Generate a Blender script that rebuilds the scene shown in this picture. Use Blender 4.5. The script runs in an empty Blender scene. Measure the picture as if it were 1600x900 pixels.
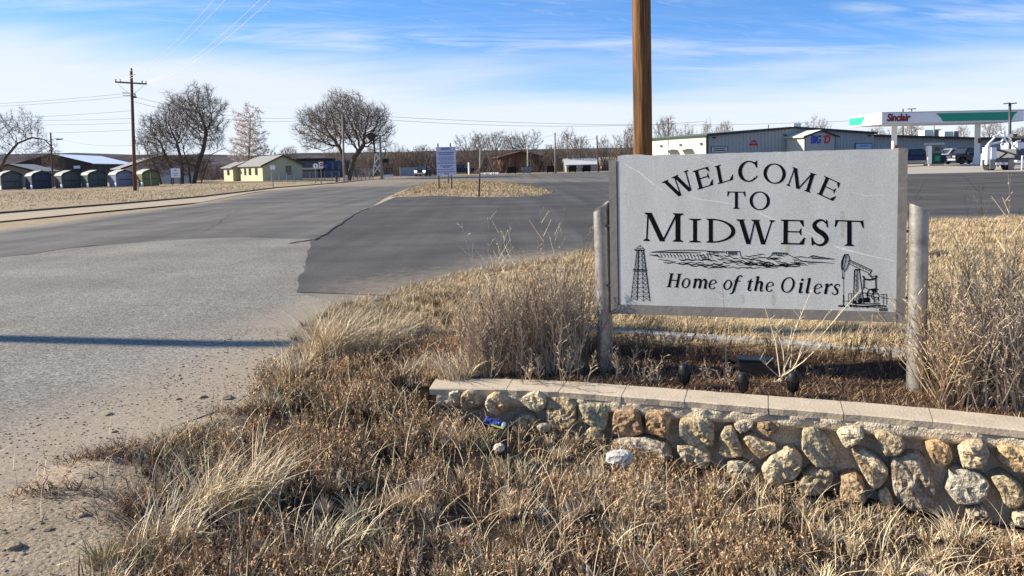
import bpy, bmesh, math, random
import numpy as np
from mathutils import Vector, Matrix, geometry
random.seed(7)
RNG = np.random.default_rng(11)
S = bpy.context.scene
COL = S.collection
PI = math.pi

# ------------------------------------------------------------------ camera
FOC, PPX, PPY, EYE = 1155.0, 800.0, 345.0, 1.65
PITCH, ROLL = math.radians(4.4), 0.025
_X = Vector((1, 0, 0))
FW = Vector((0, math.cos(PITCH), -math.sin(PITCH)))
_U0 = Vector((0, math.sin(PITCH), math.cos(PITCH)))
RT = math.cos(ROLL) * _X - math.sin(ROLL) * _U0
UP = math.cos(ROLL) * _U0 + math.sin(ROLL) * _X
cd = bpy.data.cameras.new('camera')
cam = bpy.data.objects.new('camera', cd)
COL.objects.link(cam)
M = Matrix((RT, UP, -FW)).transposed().to_4x4()
M.translation = Vector((0, 0, EYE))
cam.matrix_world = M
cd.sensor_width = 36.0
cd.lens = 36.0 * FOC / 1600.0
cd.shift_y = -(450.0 - PPY) / 1600.0
cd.clip_start, cd.clip_end = 0.05, 20000.0
S.camera = cam

# ------------------------------------------------------------------ sun, sky, exposure
SUN_EL = math.radians(28.0)
SUN_H = Vector((-0.9946, 0.104, 0)).normalized()       # horizontal direction towards the sun
TO_SUN = Vector((SUN_H.x * math.cos(SUN_EL), SUN_H.y * math.cos(SUN_EL), math.sin(SUN_EL)))
sl = bpy.data.lights.new('sun', 'SUN')
sl.energy, sl.angle, sl.color = 5.0, math.radians(0.53), (1.0, 0.915, 0.77)
sun = bpy.data.objects.new('sun', sl)
COL.objects.link(sun)
sun.rotation_euler = TO_SUN.to_track_quat('Z', 'Y').to_euler()
sun.location = (-40, 10, 40)

W = bpy.data.worlds.new('World')
S.world = W
W.use_nodes = True
wt = W.node_tree
for n in list(wt.nodes): wt.nodes.remove(n)
def wn(t, **k):
    n = wt.nodes.new(t)
    for a, b in k.items(): setattr(n, a, b)
    return n
def wl(a, b): wt.links.new(a, b)
def wmath(op, a, b=None, c=None, clamp=False):
    n = wn('ShaderNodeMath', operation=op, use_clamp=clamp)
    for i, v in enumerate((a, b, c)):
        if v is None: continue
        if isinstance(v, (int, float)): n.inputs[i].default_value = v
        else: wl(v, n.inputs[i])
    return n.outputs[0]
def wramp(v, a, b, o0=0.0, o1=1.0):
    n = wn('ShaderNodeMapRange', interpolation_type='SMOOTHSTEP')
    wl(v, n.inputs[0])
    for i, q in enumerate((a, b, o0, o1)): n.inputs[i + 1].default_value = q
    return n.outputs[0]
tc = wn('ShaderNodeTexCoord')
sep = wn('ShaderNodeSeparateXYZ'); wl(tc.outputs['Generated'], sep.inputs[0])
zc = wmath('MAXIMUM', sep.outputs[2], 0.0)
# sky looked up a little higher than the true direction: thin dry air, deep blue low down
comb = wn('ShaderNodeCombineXYZ')
wl(sep.outputs[0], comb.inputs[0]); wl(sep.outputs[1], comb.inputs[1])
wl(wmath('MULTIPLY_ADD', zc, 2.6, 0.10), comb.inputs[2])
nrm = wn('ShaderNodeVectorMath', operation='NORMALIZE'); wl(comb.outputs[0], nrm.inputs[0])
sky = wn('ShaderNodeTexSky', sky_type='NISHITA')
sky.sun_disc = False
sky.sun_elevation = SUN_EL
sky.sun_rotation = math.atan2(SUN_H.x, SUN_H.y)
sky.altitude = 1500; sky.air_density = 1.0; sky.dust_density = 0.3; sky.ozone_density = 2.0
wl(nrm.outputs[0], sky.inputs['Vector'])
hs = wn('ShaderNodeHueSaturation'); hs.inputs['Saturation'].default_value = 1.20; hs.inputs['Value'].default_value = 2.75
wl(sky.outputs[0], hs.inputs['Color'])
# cirrus: streaks on a high plane, a pale deck low down
den = wmath('ADD', zc, 0.10)
px_ = wmath('DIVIDE', sep.outputs[0], den); py_ = wmath('DIVIDE', sep.outputs[1], den)
def streak(ax, ay, ox, scale, rot, detail, dist, rough=0.6):
    c = wn('ShaderNodeCombineXYZ')
    r, s = math.cos(rot), math.sin(rot)
    u = wmath('ADD', wmath('MULTIPLY', px_, r * ax), wmath('MULTIPLY', py_, s * ax))
    v = wmath('ADD', wmath('MULTIPLY', px_, -s * ay), wmath('MULTIPLY', py_, r * ay))
    wl(u, c.inputs[0]); wl(v, c.inputs[1]); c.inputs[2].default_value = ox
    n = wn('ShaderNodeTexNoise'); n.inputs['Scale'].default_value = scale
    n.inputs['Detail'].default_value = detail; n.inputs['Roughness'].default_value = rough; n.inputs['Distortion'].default_value = dist
    wl(c.outputs[0], n.inputs['Vector']); return n.outputs['Fac']
n1 = streak(0.55, 1.5, 3.1, 0.75, 0.25, 8, 0.7)
n2 = streak(0.30, 0.9, 8.7, 0.45, -0.3, 5, 0.4)
n3 = streak(1.2, 5.0, 5.3, 0.7, 0.12, 9, 1.2, 0.68)
tilt = wmath('MULTIPLY', sep.outputs[0], 0.035)       # the deck stands a little higher on the left
deck = wramp(wmath('ADD', wmath('ADD', zc, tilt), wmath('MULTIPLY', wmath('SUBTRACT', n2, 0.5), -0.16)), 0.155, 0.085)
deck = wmath('MULTIPLY', deck, wmath('ADD', 0.76, wmath('MULTIPLY', n3, 0.30)), clamp=True)
n4 = streak(2.2, 9.0, 2.2, 0.9, 0.42, 9, 1.6, 0.7)
wisp = wmath('MULTIPLY', wramp(n1, 0.40, 0.70), wmath('MULTIPLY', wramp(n3, 0.30, 0.70), wramp(zc, 0.22, 0.6, 0.62, 0.22)))  # wisps thinned towards the unseen zenith to lower the fill light
wisp = wmath('MAXIMUM', wisp, wmath('MULTIPLY', wramp(n4, 0.50, 0.78), wmath('MULTIPLY', wramp(n2, 0.42, 0.6), wramp(zc, 0.22, 0.6, 0.42, 0.15))))
hor = wramp(zc, 0.085, 0.0, 0.0, 0.72)
cm = wmath('MAXIMUM', wmath('MAXIMUM', deck, wisp), hor, clamp=True)
cm = wmath('MINIMUM', cm, 0.97)
mix = wn('ShaderNodeMix', data_type='RGBA')
wl(cm, mix.inputs[0]); wl(hs.outputs[0], mix.inputs[6])
mix.inputs[7].default_value = (7.0, 7.35, 7.75, 1)
bg = wn('ShaderNodeBackground'); bg.inputs[1].default_value = 0.066
wl(mix.outputs[2], bg.inputs[0])
wo = wn('ShaderNodeOutputWorld'); wl(bg.outputs[0], wo.inputs[0])

S.view_settings.view_transform = 'Standard'
S.view_settings.look = 'None'
S.view_settings.exposure = 0.95
S.view_settings.gamma = 1.0
S.cycles.max_bounces = 5
S.cycles.transparent_max_bounces = 8

# ------------------------------------------------------------------ pixel -> place (a point of the photo at a known depth or height)
def ray(x, y): return FW + RT * ((x - PPX) / FOC) - UP * ((y - PPY) / FOC)
def gp(x, y, z=0.0):
    d = ray(x, y); t = (z - EYE) / d.z
    return Vector((d.x * t, d.y * t, z))
def at(x, y, Y):
    d = ray(x, y); t = Y / d.y
    return Vector((d.x * t, Y, EYE + d.z * t))
def on_plane(x, y, p, n):
    d = ray(x, y); o = Vector((0, 0, EYE))
    return o + d * ((p - o).dot(n) / d.dot(n))

# ------------------------------------------------------------------ helpers
ORIG = {}
def tag(o, label=None, cat=None, group=None, kind=None):
    if label: o['label'] = label
    if cat: o['category'] = cat
    if group: o['group'] = group
    if kind: o['kind'] = kind
    return o
def thing(name, label, cat, loc=(0, 0, 0), group=None, rz=0.0):
    o = bpy.data.objects.new(name, None); COL.objects.link(o)
    o.empty_display_size = 0.2
    o.location = loc; o.rotation_euler = (0, 0, rz)
    ORIG[o.name] = Vector(loc) if rz == 0.0 else None
    return tag(o, label, cat, group)
class MB:
    def __init__(s): s.v = []; s.f = []; s.c = []; s.col = None
    def add(s, vs, fs):
        b = len(s.v); s.v += [tuple(v) for v in vs]; s.f += [tuple(b + i for i in f) for f in fs]
        if s.col is not None: s.c += [s.col] * len(vs)
        return s
    def box(s, c, d, rz=0.0, taper=1.0):
        x, y, z = d[0] / 2, d[1] / 2, d[2] / 2; cr, sr = math.cos(rz), math.sin(rz); vs = []
        for k, t in ((-1, 1.0), (1, taper)):
            for a, b in ((-1, -1), (1, -1), (1, 1), (-1, 1)):
                X, Y = a * x * t, b * y * t
                vs.append((c[0] + X * cr - Y * sr, c[1] + X * sr + Y * cr, c[2] + k * z))
        return s.add(vs, [(3, 2, 1, 0), (4, 5, 6, 7), (0, 1, 5, 4), (1, 2, 6, 5), (2, 3, 7, 6), (3, 0, 4, 7)])
    def bar(s, a, b, w, h=None, up=None):
        h = w if h is None else h
        a, b = Vector(a), Vector(b); d = (b - a).normalized()
        u = Vector(up) if up is not None else (Vector((0, 0, 1)) if abs(d.z) < 0.9 else Vector((0, 1, 0)))
        r = d.cross(u).normalized(); u = r.cross(d).normalized()
        vs = []
        for p in (a, b):
            for i, j in ((-1, -1), (1, -1), (1, 1), (-1, 1)): vs.append(p + r * (i * w / 2) + u * (j * h / 2))
        return s.add(vs, [(3, 2, 1, 0), (4, 5, 6, 7), (0, 1, 5, 4), (1, 2, 6, 5), (2, 3, 7, 6), (3, 0, 4, 7)])
    def tube(s, pts, rad, n=6, cap=True):
        pts = [Vector(p) for p in pts]; rad = rad if isinstance(rad, (list, tuple)) else [rad] * len(pts)
        b = len(s.v); vs = []; fs = []
        d0 = (pts[1] - pts[0]).normalized()
        u = Vector((0, 0, 1)) if abs(d0.z) < 0.9 else Vector((1, 0, 0))
        for i, p in enumerate(pts):
            d = (pts[min(i + 1, len(pts) - 1)] - pts[max(i - 1, 0)])
            d = d.normalized() if d.length > 1e-9 else d0
            r = d.cross(u)
            r = r.normalized() if r.length > 1e-6 else Vector((1, 0, 0))
            u = r.cross(d).normalized()
            for k in range(n):
                a = 2 * PI * k / n
                vs.append(p + (r * math.cos(a) + u * math.sin(a)) * rad[i])
        for i in range(len(pts) - 1):
            for k in range(n):
                k2 = (k + 1) % n
                fs.append((i * n + k, i * n + k2, (i + 1) * n + k2, (i + 1) * n + k))
        if cap:
            fs.append(tuple(range(n - 1, -1, -1))); fs.append(tuple((len(pts) - 1) * n + k for k in range(n)))
        return s.add(vs, fs)
    def lathe(s, prof, n=12, c=(0, 0, 0), axis='z'):
        vs = []; fs = []
        for r, z in prof:
            for k in range(n):
                a = 2 * PI * k / n; x, y = r * math.cos(a), r * math.sin(a)
                q = (x, y, z) if axis == 'z' else (z, x, y) if axis == 'x' else (x, z, y)
                vs.append((c[0] + q[0], c[1] + q[1], c[2] + q[2]))
        m = len(prof)
        for i in range(m - 1):
            for k in range(n):
                k2 = (k + 1) % n; fs.append((i * n + k, i * n + k2, (i + 1) * n + k2, (i + 1) * n + k))
        fs.append(tuple(range(n - 1, -1, -1))); fs.append(tuple((m - 1) * n + k for k in range(n)))
        return s.add(vs, fs)
    def prism(s, poly, f0, f1):
        """poly: list of 2-tuples; f0, f1 map a 2-tuple to 3-D at the two ends"""
        n = len(poly)
        vs = [f0(p) for p in poly] + [f1(p) for p in poly]
        fs = [tuple(range(n - 1, -1, -1)), tuple(range(n, 2 * n))] + [(i, (i + 1) % n, n + (i + 1) % n, n + i) for i in range(n)]
        return s.add(vs, fs)
    def poly(s, pts): return s.add(pts, [tuple(range(len(pts)))])
    def build(s, name, mat, parent=None, smooth=False, world=True, loc=None, bevel=0.0, fixn=True):
        me = bpy.data.meshes.new(name)
        vs = s.v; off = None
        if parent is not None and world:
            off = ORIG.get(parent.name)
        elif loc is not None: off = Vector(loc)
        if off is not None: vs = [(v[0] - off[0], v[1] - off[1], v[2] - off[2]) for v in vs]
        me.from_pydata(vs, [], s.f)
        if fixn:
            bm = bmesh.new(); bm.from_mesh(me)
            bmesh.ops.recalc_face_normals(bm, faces=bm.faces); bm.to_mesh(me); bm.free()
        if s.c:
            ca = me.color_attributes.new('Col', 'FLOAT_COLOR', 'POINT')
            ca.data.foreach_set('color', np.array([(c[0], c[1], c[2], 1.0) for c in s.c], dtype=np.float32).ravel())
        for m in (mat if isinstance(mat, (list, tuple)) else [mat]): me.materials.append(m)
        if smooth: me.polygons.foreach_set('use_smooth', [True] * len(me.polygons))
        o = bpy.data.objects.new(name, me); COL.objects.link(o)
        if parent is not None:
            o.parent = parent
            ORIG[o.name] = off if off is not None else ORIG.get(parent.name)
        elif loc is not None:
            o.location = loc; ORIG[o.name] = Vector(loc)
        if bevel:
            b = o.modifiers.new('bevel', 'BEVEL'); b.width = bevel; b.segments = 2; b.limit_method = 'ANGLE'
        return o
def copy_tree(src, loc=None, rz=None, scale=None, label=None):
    c = src.copy(); COL.objects.link(c)
    if loc is not None: c.location = loc
    if rz is not None: c.rotation_euler = (0, 0, rz)
    if scale is not None: c.scale = scale
    if label: c['label'] = label
    for ch in src.children:
        d = ch.copy(); COL.objects.link(d); d.parent = c
        for g in ch.children:
            e = g.copy(); COL.objects.link(e); e.parent = d
    return c

# value noise for terrain, plants and colours
def _hash(ix, iy, seed):
    h = (ix.astype(np.int64) * 374761393 + iy.astype(np.int64) * 668265263 + seed * 974634777) & 0x7fffffff
    h = ((h ^ (h >> 13)) * 1274126177) & 0x7fffffff
    return ((h ^ (h >> 16)) & 0xffff) / 65535.0
def vnoise(x, y, sc, seed=0):
    x = np.asarray(x, float) * sc; y = np.asarray(y, float) * sc
    ix, iy = np.floor(x), np.floor(y); fx, fy = x - ix, y - iy
    fx = fx * fx * (3 - 2 * fx); fy = fy * fy * (3 - 2 * fy)
    a, b = _hash(ix, iy, seed), _hash(ix + 1, iy, seed); c, d = _hash(ix, iy + 1, seed), _hash(ix + 1, iy + 1, seed)
    return (a + (b - a) * fx) * (1 - fy) + (c + (d - c) * fx) * fy
def fbm(x, y, sc, seed=0, oct=4):
    r = 0; a = 0.5; t = 0
    for i in range(oct): r = r + a * vnoise(x, y, sc * 2 ** i, seed + i * 17); t += a; a *= 0.5
    return r / t
def sstep(a, b, x): t = np.clip((x - a) / (b - a), 0, 1); return t * t * (3 - 2 * t)

# ------------------------------------------------------------------ materials
def nodes_of(name):
    m = bpy.data.materials.new(name); m.use_nodes = True
    t = m.node_tree
    return m, t, t.nodes['Principled BSDF']
def mat(name, col, rough=0.75, var=0.25, scale=6.0, detail=6, bump=0.0, bscale=None, metal=0.0, attr=False, streak=None, spec=0.35, speck=None, obj=False, trans=0.0):
    """colour with procedural grain; attr multiplies the 'Col' colour of the mesh; speck=(scale, amount) adds fine grains"""
    m, t, b = nodes_of(name)
    L = t.links.new; N = t.nodes.new
    b.inputs['Roughness'].default_value = rough; b.inputs['Metallic'].default_value = metal
    b.inputs['Specular IOR Level'].default_value = spec
    tcd = N('ShaderNodeTexCoord'); geo = N('ShaderNodeNewGeometry')
    src = tcd.outputs['Object'] if obj else geo.outputs['Position']
    if streak is not None:
        mp = N('ShaderNodeMapping'); mp.inputs['Scale'].default_value = streak; L(src, mp.inputs[0]); src2 = mp.outputs[0]
    else: src2 = src
    nz = N('ShaderNodeTexNoise'); nz.inputs['Scale'].default_value = scale; nz.inputs['Detail'].default_value = detail; nz.inputs['Roughness'].default_value = 0.62
    L(src2, nz.inputs['Vector'])
    mr = N('ShaderNodeMapRange'); mr.inputs[1].default_value = 0.25; mr.inputs[2].default_value = 0.75
    mr.inputs[3].default_value = 1 - var; mr.inputs[4].default_value = 1 + var
    L(nz.outputs['Fac'], mr.inputs[0])
    fac = mr.outputs[0]
    if speck:
        vz = N('ShaderNodeTexNoise'); vz.inputs['Scale'].default_value = speck[0]; vz.inputs['Detail'].default_value = 2; L(src, vz.inputs['Vector'])
        m2 = N('ShaderNodeMapRange'); m2.inputs[1].default_value = 0.3; m2.inputs[2].default_value = 0.7
        m2.inputs[3].default_value = 1 - speck[1]; m2.inputs[4].default_value = 1 + speck[1]; L(vz.outputs['Fac'], m2.inputs[0])
        mu = N('ShaderNodeMath'); mu.operation = 'MULTIPLY'; L(fac, mu.inputs[0]); L(m2.outputs[0], mu.inputs[1]); fac = mu.outputs[0]
    mx = N('ShaderNodeVectorMath'); mx.operation = 'SCALE'
    if attr:
        at_ = N('ShaderNodeAttribute'); at_.attribute_name = 'Col'; L(at_.outputs['Color'], mx.inputs[0])
    else: mx.inputs[0].default_value = col[:3]
    L(fac, mx.inputs['Scale'])
    L(mx.outputs[0], b.inputs['Base Color'])
    if bump:
        bn = N('ShaderNodeTexNoise'); bn.inputs['Scale'].default_value = bscale or scale * 4; bn.inputs['Detail'].default_value = 5; L(src2, bn.inputs['Vector'])
        bp = N('ShaderNodeBump'); bp.inputs['Strength'].default_value = min(1.0, bump); bp.inputs['Distance'].default_value = 0.01 * max(1.0, bump)
        L(bn.outputs['Fac'], bp.inputs['Height']); L(bp.outputs[0], b.inputs['Normal'])
    if trans:
        tr = N('ShaderNodeBsdfTranslucent'); L(mx.outputs[0], tr.inputs['Color'])
        ms = N('ShaderNodeMixShader'); ms.inputs[0].default_value = trans
        L(b.outputs[0], ms.inputs[1]); L(tr.outputs[0], ms.inputs[2])
        L(ms.outputs[0], t.nodes['Material Output'].inputs['Surface'])
    return m
def emit(name, col, k):
    m, t, b = nodes_of(name); b.inputs['Emission Color'].default_value = (*col, 1); b.inputs['Emission Strength'].default_value = k
    b.inputs['Base Color'].default_value = (*col, 1); return m

M_ground = mat('ground', (1, 1, 1), 0.95, 0.22, 1.7, 10, bump=1.0, bscale=45, attr=True, speck=(60, 0.28), spec=0.1)
M_dirtlump = mat('dirt_clod', (0.27, 0.21, 0.145), 0.95, 0.3, 30, bump=0.6, bscale=90, spec=0.1)
M_grass = mat('dry_grass', (1, 1, 1), 0.8, 0.12, 9, 3, attr=True, trans=0.0, spec=0.10)
M_weed = mat('dry_weed', (1, 1, 1), 0.85, 0.18, 14, 3, attr=True, spec=0.12)
M_bark = mat('bark', (0.115, 0.088, 0.068), 0.95, 0.35, 3, bump=0.6, bscale=9, spec=0.1)
M_twig = mat('twig', (0.185, 0.138, 0.102), 0.95, 0.3, 0.9, spec=0.1)
M_twig_far = mat('far_twig', (0.185, 0.14, 0.106), 0.95, 0.3, 0.4, spec=0.1)
M_leafpale = mat('pale_leaf', (0.58, 0.47, 0.385), 0.9, 0.3, 1.2, trans=0.3, spec=0.1)
M_polewood = mat('pole_wood', (0.155, 0.078, 0.032), 0.88, 0.9, 13, 9, bump=1.6, bscale=30, streak=(1, 1, 0.07), spec=0.15)
M_polefar = mat('weathered_pole_wood', (0.13, 0.075, 0.05), 0.9, 0.3, 6, streak=(1, 1, 0.1))
M_polegrey = mat('grey_pole_wood', (0.24, 0.20, 0.16), 0.9, 0.3, 6, streak=(1, 1, 0.1))
M_galv = mat('galvanised_pipe', (0.36, 0.335, 0.30), 0.40, 0.40, 9, 7, bump=0.25, bscale=30, metal=0.55, spec=0.4, speck=(45, 0.12))
M_frame = mat('frame_metal', (0.27, 0.24, 0.205), 0.6, 0.22, 10, bump=0.2, bscale=40, metal=0.2)
M_granite = mat('granite', (0.60, 0.59, 0.535), 0.55, 0.13, 5.0, 7, bump=0.06, bscale=160, speck=(140, 0.16), streak=(1, 1, 0.28))
M_ink = mat('black_engraving', (0.006, 0.006, 0.006), 0.8, 0.5, 14, spec=0.08)
M_black = mat('black_plastic', (0.014, 0.014, 0.015), 0.5, 0.2, 20, spec=0.25)
M_darkmetal = mat('dark_metal', (0.05, 0.052, 0.055), 0.5, 0.25, 8)
M_white = mat('white_paint', (0.80, 0.80, 0.78), 0.5, 0.07, 5)
M_glass = mat('dark_glass', (0.03, 0.035, 0.045), 0.12, 0.1, 3, spec=0.6)
M_tyre = mat('tyre_rubber', (0.022, 0.022, 0.022), 0.85, 0.2, 20)
M_chrome = mat('bright_metal', (0.62, 0.62, 0.62), 0.25, 0.1, 5, metal=0.8)
M_concrete = mat('concrete', (0.47, 0.385, 0.28), 0.9, 0.14, 5, 9, bump=0.4, bscale=60, speck=(90, 0.13))
M_mortar = mat('mortar', (0.53, 0.44, 0.315), 0.95, 0.22, 12, 8, bump=1.6, bscale=70, speck=(110, 0.22))
# ------------------------------------------------------------------ terrain
VERGE = [(-3.6, -6), (-3.4, 1.0), (-3.15, 3.0), (-2.85, 4.2), (-2.35, 5.1), (-2.2, 6.2), (-2.15, 6.84), (-2.3, 7.7), (-2.2, 8.6), (-1.9, 9.5),
         (-1.35, 10.6), (-0.5, 11.75), (1.5, 13.9), (5.0, 16.3), (10.3, 18.1), (14, 18.3), (45, 19.5), (45, -6)]
WALL = [(-0.60, 5.235), (-0.145, 5.186), (0.287, 5.10), (0.713, 4.96), (1.042, 4.847), (1.60, 4.66), (2.046, 4.505), (2.49, 4.34), (2.915, 4.15), (3.5, 3.86), (4.4, 3.40)]
WX = np.array([p[0] for p in WALL]); WY = np.array([p[1] for p in WALL])
CAPZ = 0.05
def wall_y(x): return np.interp(x, WX, WY)
def sdist(x, y, poly):
    x = np.asarray(x, float); y = np.asarray(y, float)
    d = np.full(x.shape, 1e9); ins = np.zeros(x.shape, bool); n = len(poly)
    for i in range(n):
        ax, ay = poly[i]; bx, by = poly[(i + 1) % n]
        ex, ey = bx - ax, by - ay
        t = np.clip(((x - ax) * ex + (y - ay) * ey) / (ex * ex + ey * ey), 0, 1)
        d = np.minimum(d, np.hypot(x - ax - t * ex, y - ay - t * ey))
        c = ((ay > y) != (by > y)) & (x < (bx - ax) * (y - ay) / (by - ay + 1e-12) + ax)
        ins ^= c
    return np.where(ins, d, -d)
def H(x, y, fine=True):
    x = np.asarray(x, float); y = np.asarray(y, float)
    d = sdist(x, y, VERGE) + 0.16 * (fbm(x, y, 2.2, 5) - 0.5)
    zb = 0.02 + 0.10 * sstep(0.4, 2.2, d)                                 # lawn
    zb = zb + (0.025 - zb) * sstep(1.55, 1.05, y - wall_y(x)) * sstep(-1.7, -0.6, x)   # bed behind the wall
    near = sstep(1.6, 0.2, wall_y(x) - y)
    zf = np.interp(x, [-2.4, -1.3, -0.6, 0.3, 1.0, 2.0, 3.0, 4.0], [0.03, -0.05, -0.15, -0.24, -0.32, -0.43, -0.52, -0.55]) - 0.055 * near * sstep(-1.0, 0.0, x)   # ditch in front of the wall
    s = y - wall_y(x)
    step = np.where(s > 0.14, 1.0, 0.0)
    soft = sstep(-1.1, 0.7, s)
    k = sstep(-0.58, -1.1, x)
    w = step * (1 - k) + soft * k
    z = zf + (zb - zf) * w
    edge = sstep(0.0, 0.55, d)
    z = -0.03 + (z + 0.03) * edge
    if fine: s_r = np.where((s > 0) & (s < 1.4) & (x > -0.5), 0.035, 0.035 + 0.12 * np.maximum(sstep(-1.9, -1.1, x), sstep(4.9, 5.8, y))); z = z + s_r * (fbm(x, y, 1.9, 2) - 0.5) * edge + 0.012 * (fbm(x, y, 11, 8) - 0.5) * sstep(-0.05, 0.2, d)
    lf = sstep(-15.5, -24.0, x + 0.06 * (y - 22) * (y > 22))                # field across the road lies a little higher
    far = np.where(d > -0.2, z, -0.035 + 0.05 * lf)
    return far
def crown(x, y):
    xc = -9.6 - 0.075 * (y - 6)
    return 0.10 * max(0.0, 1 - ((x - xc) / 6.6) ** 2)

def lines(segs):
    r = []
    for a, b, st in segs: r += list(np.arange(a, b, st))
    return np.array(sorted(set(np.round(r, 4))))
gx = lines([(-4000, -400, 400), (-400, -80, 40), (-80, -22, 4), (-22, -4, 0.5), (-4, 4.4, 0.05), (4.4, 14, 0.25), (14, 60, 2.5), (60, 400, 40), (400, 4001, 400)])
gy = lines([(-400, -10, 60), (-10, 2, 1.0), (2, 8.2, 0.05), (8.2, 20, 0.2), (20, 60, 1.5), (60, 150, 5), (150, 600, 50), (600, 4601, 500)])
GX, GY = np.meshgrid(gx, gy)
gz = H(GX, GY)
nx, ny = len(gx), len(gy)
co = np.stack([GX, GY, gz], -1).reshape(-1, 3).astype(np.float32)
idx = (np.arange(ny - 1)[:, None] * nx + np.arange(nx - 1)[None, :]).ravel()
quads = np.stack([idx, idx + 1, idx + 1 + nx, idx + nx], 1).astype(np.int32)
def np_mesh(name, co, faces, cols, mt, smooth=False, per=4):
    me = bpy.data.meshes.new(name)
    me.vertices.add(len(co)); me.vertices.foreach_set('co', co.astype(np.float32).ravel())
    nf = len(faces)
    me.loops.add(nf * per); me.loops.foreach_set('vertex_index', faces.astype(np.int32).ravel())
    me.polygons.add(nf); me.polygons.foreach_set('loop_start', np.arange(nf, dtype=np.int32) * per)
    me.update(calc_edges=True)
    if cols is not None:
        ca = me.color_attributes.new('Col', 'FLOAT_COLOR', 'POINT')
        ca.data.foreach_set('color', np.concatenate([cols, np.ones((len(cols), 1))], 1).astype(np.float32).ravel())
    me.materials.append(mt)
    if smooth: me.polygons.foreach_set('use_smooth', [True] * nf)
    o = bpy.data.objects.new(name, me); COL.objects.link(o); return o
# soil colours: bare dirt by the road, dark litter under the grass, straw lawn, reddish mulch in the bed, dry field
fx, fy = GX.ravel(), GY.ravel()
dV = sdist(fx, fy, VERGE)
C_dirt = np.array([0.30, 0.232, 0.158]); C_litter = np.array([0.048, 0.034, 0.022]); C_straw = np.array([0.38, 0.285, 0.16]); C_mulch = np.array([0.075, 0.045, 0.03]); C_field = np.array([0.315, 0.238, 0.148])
nn = fbm(fx, fy, 1.3, 3); n2_ = fbm(fx, fy, 5.0, 9)
gcol = np.repeat(C_field[None], len(fx), 0)
gcol = gcol * (0.82 + 0.36 * fbm(fx, fy, 0.11, 21))[:, None]
inV = dV > -0.3
s_ = fy - wall_y(fx)
def dirt_w(x, y):
    """1 where the shoulder is bare dirt, 0 where plants grow"""
    d = sdist(x, y, VERGE)
    wid = np.interp(y, [1.5, 3.0, 3.9, 4.6, 5.1, 5.8, 6.6, 7.4, 9.0, 12, 19], [1.55, 1.38, 0.85, 0.62, 0.50, 0.30, 0.10, 0.02, 0.05, 0.08, 0.10])
    return sstep(wid + 0.16, wid - 0.16, d + 0.5 * (fbm(x, y, 2.4, 31) - 0.5))
dw = dirt_w(fx, fy)
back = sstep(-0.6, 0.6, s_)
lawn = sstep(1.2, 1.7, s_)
bed = (s_ > 0) & (s_ < 1.35) & (fx > -0.5)
bed &= fbm(fx, fy, 3.0, 88) + 0.5 * sstep(-0.5, 0.3, fx) > 0.5
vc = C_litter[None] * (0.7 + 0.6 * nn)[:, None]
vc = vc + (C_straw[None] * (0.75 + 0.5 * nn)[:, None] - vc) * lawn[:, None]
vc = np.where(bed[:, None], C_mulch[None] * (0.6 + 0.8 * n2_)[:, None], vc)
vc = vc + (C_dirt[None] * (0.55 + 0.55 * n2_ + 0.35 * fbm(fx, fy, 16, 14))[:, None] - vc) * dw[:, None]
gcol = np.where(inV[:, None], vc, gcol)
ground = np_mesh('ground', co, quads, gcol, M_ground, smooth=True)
tag(ground, 'bare dirt shoulder and dry ground', kind='structure')

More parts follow.
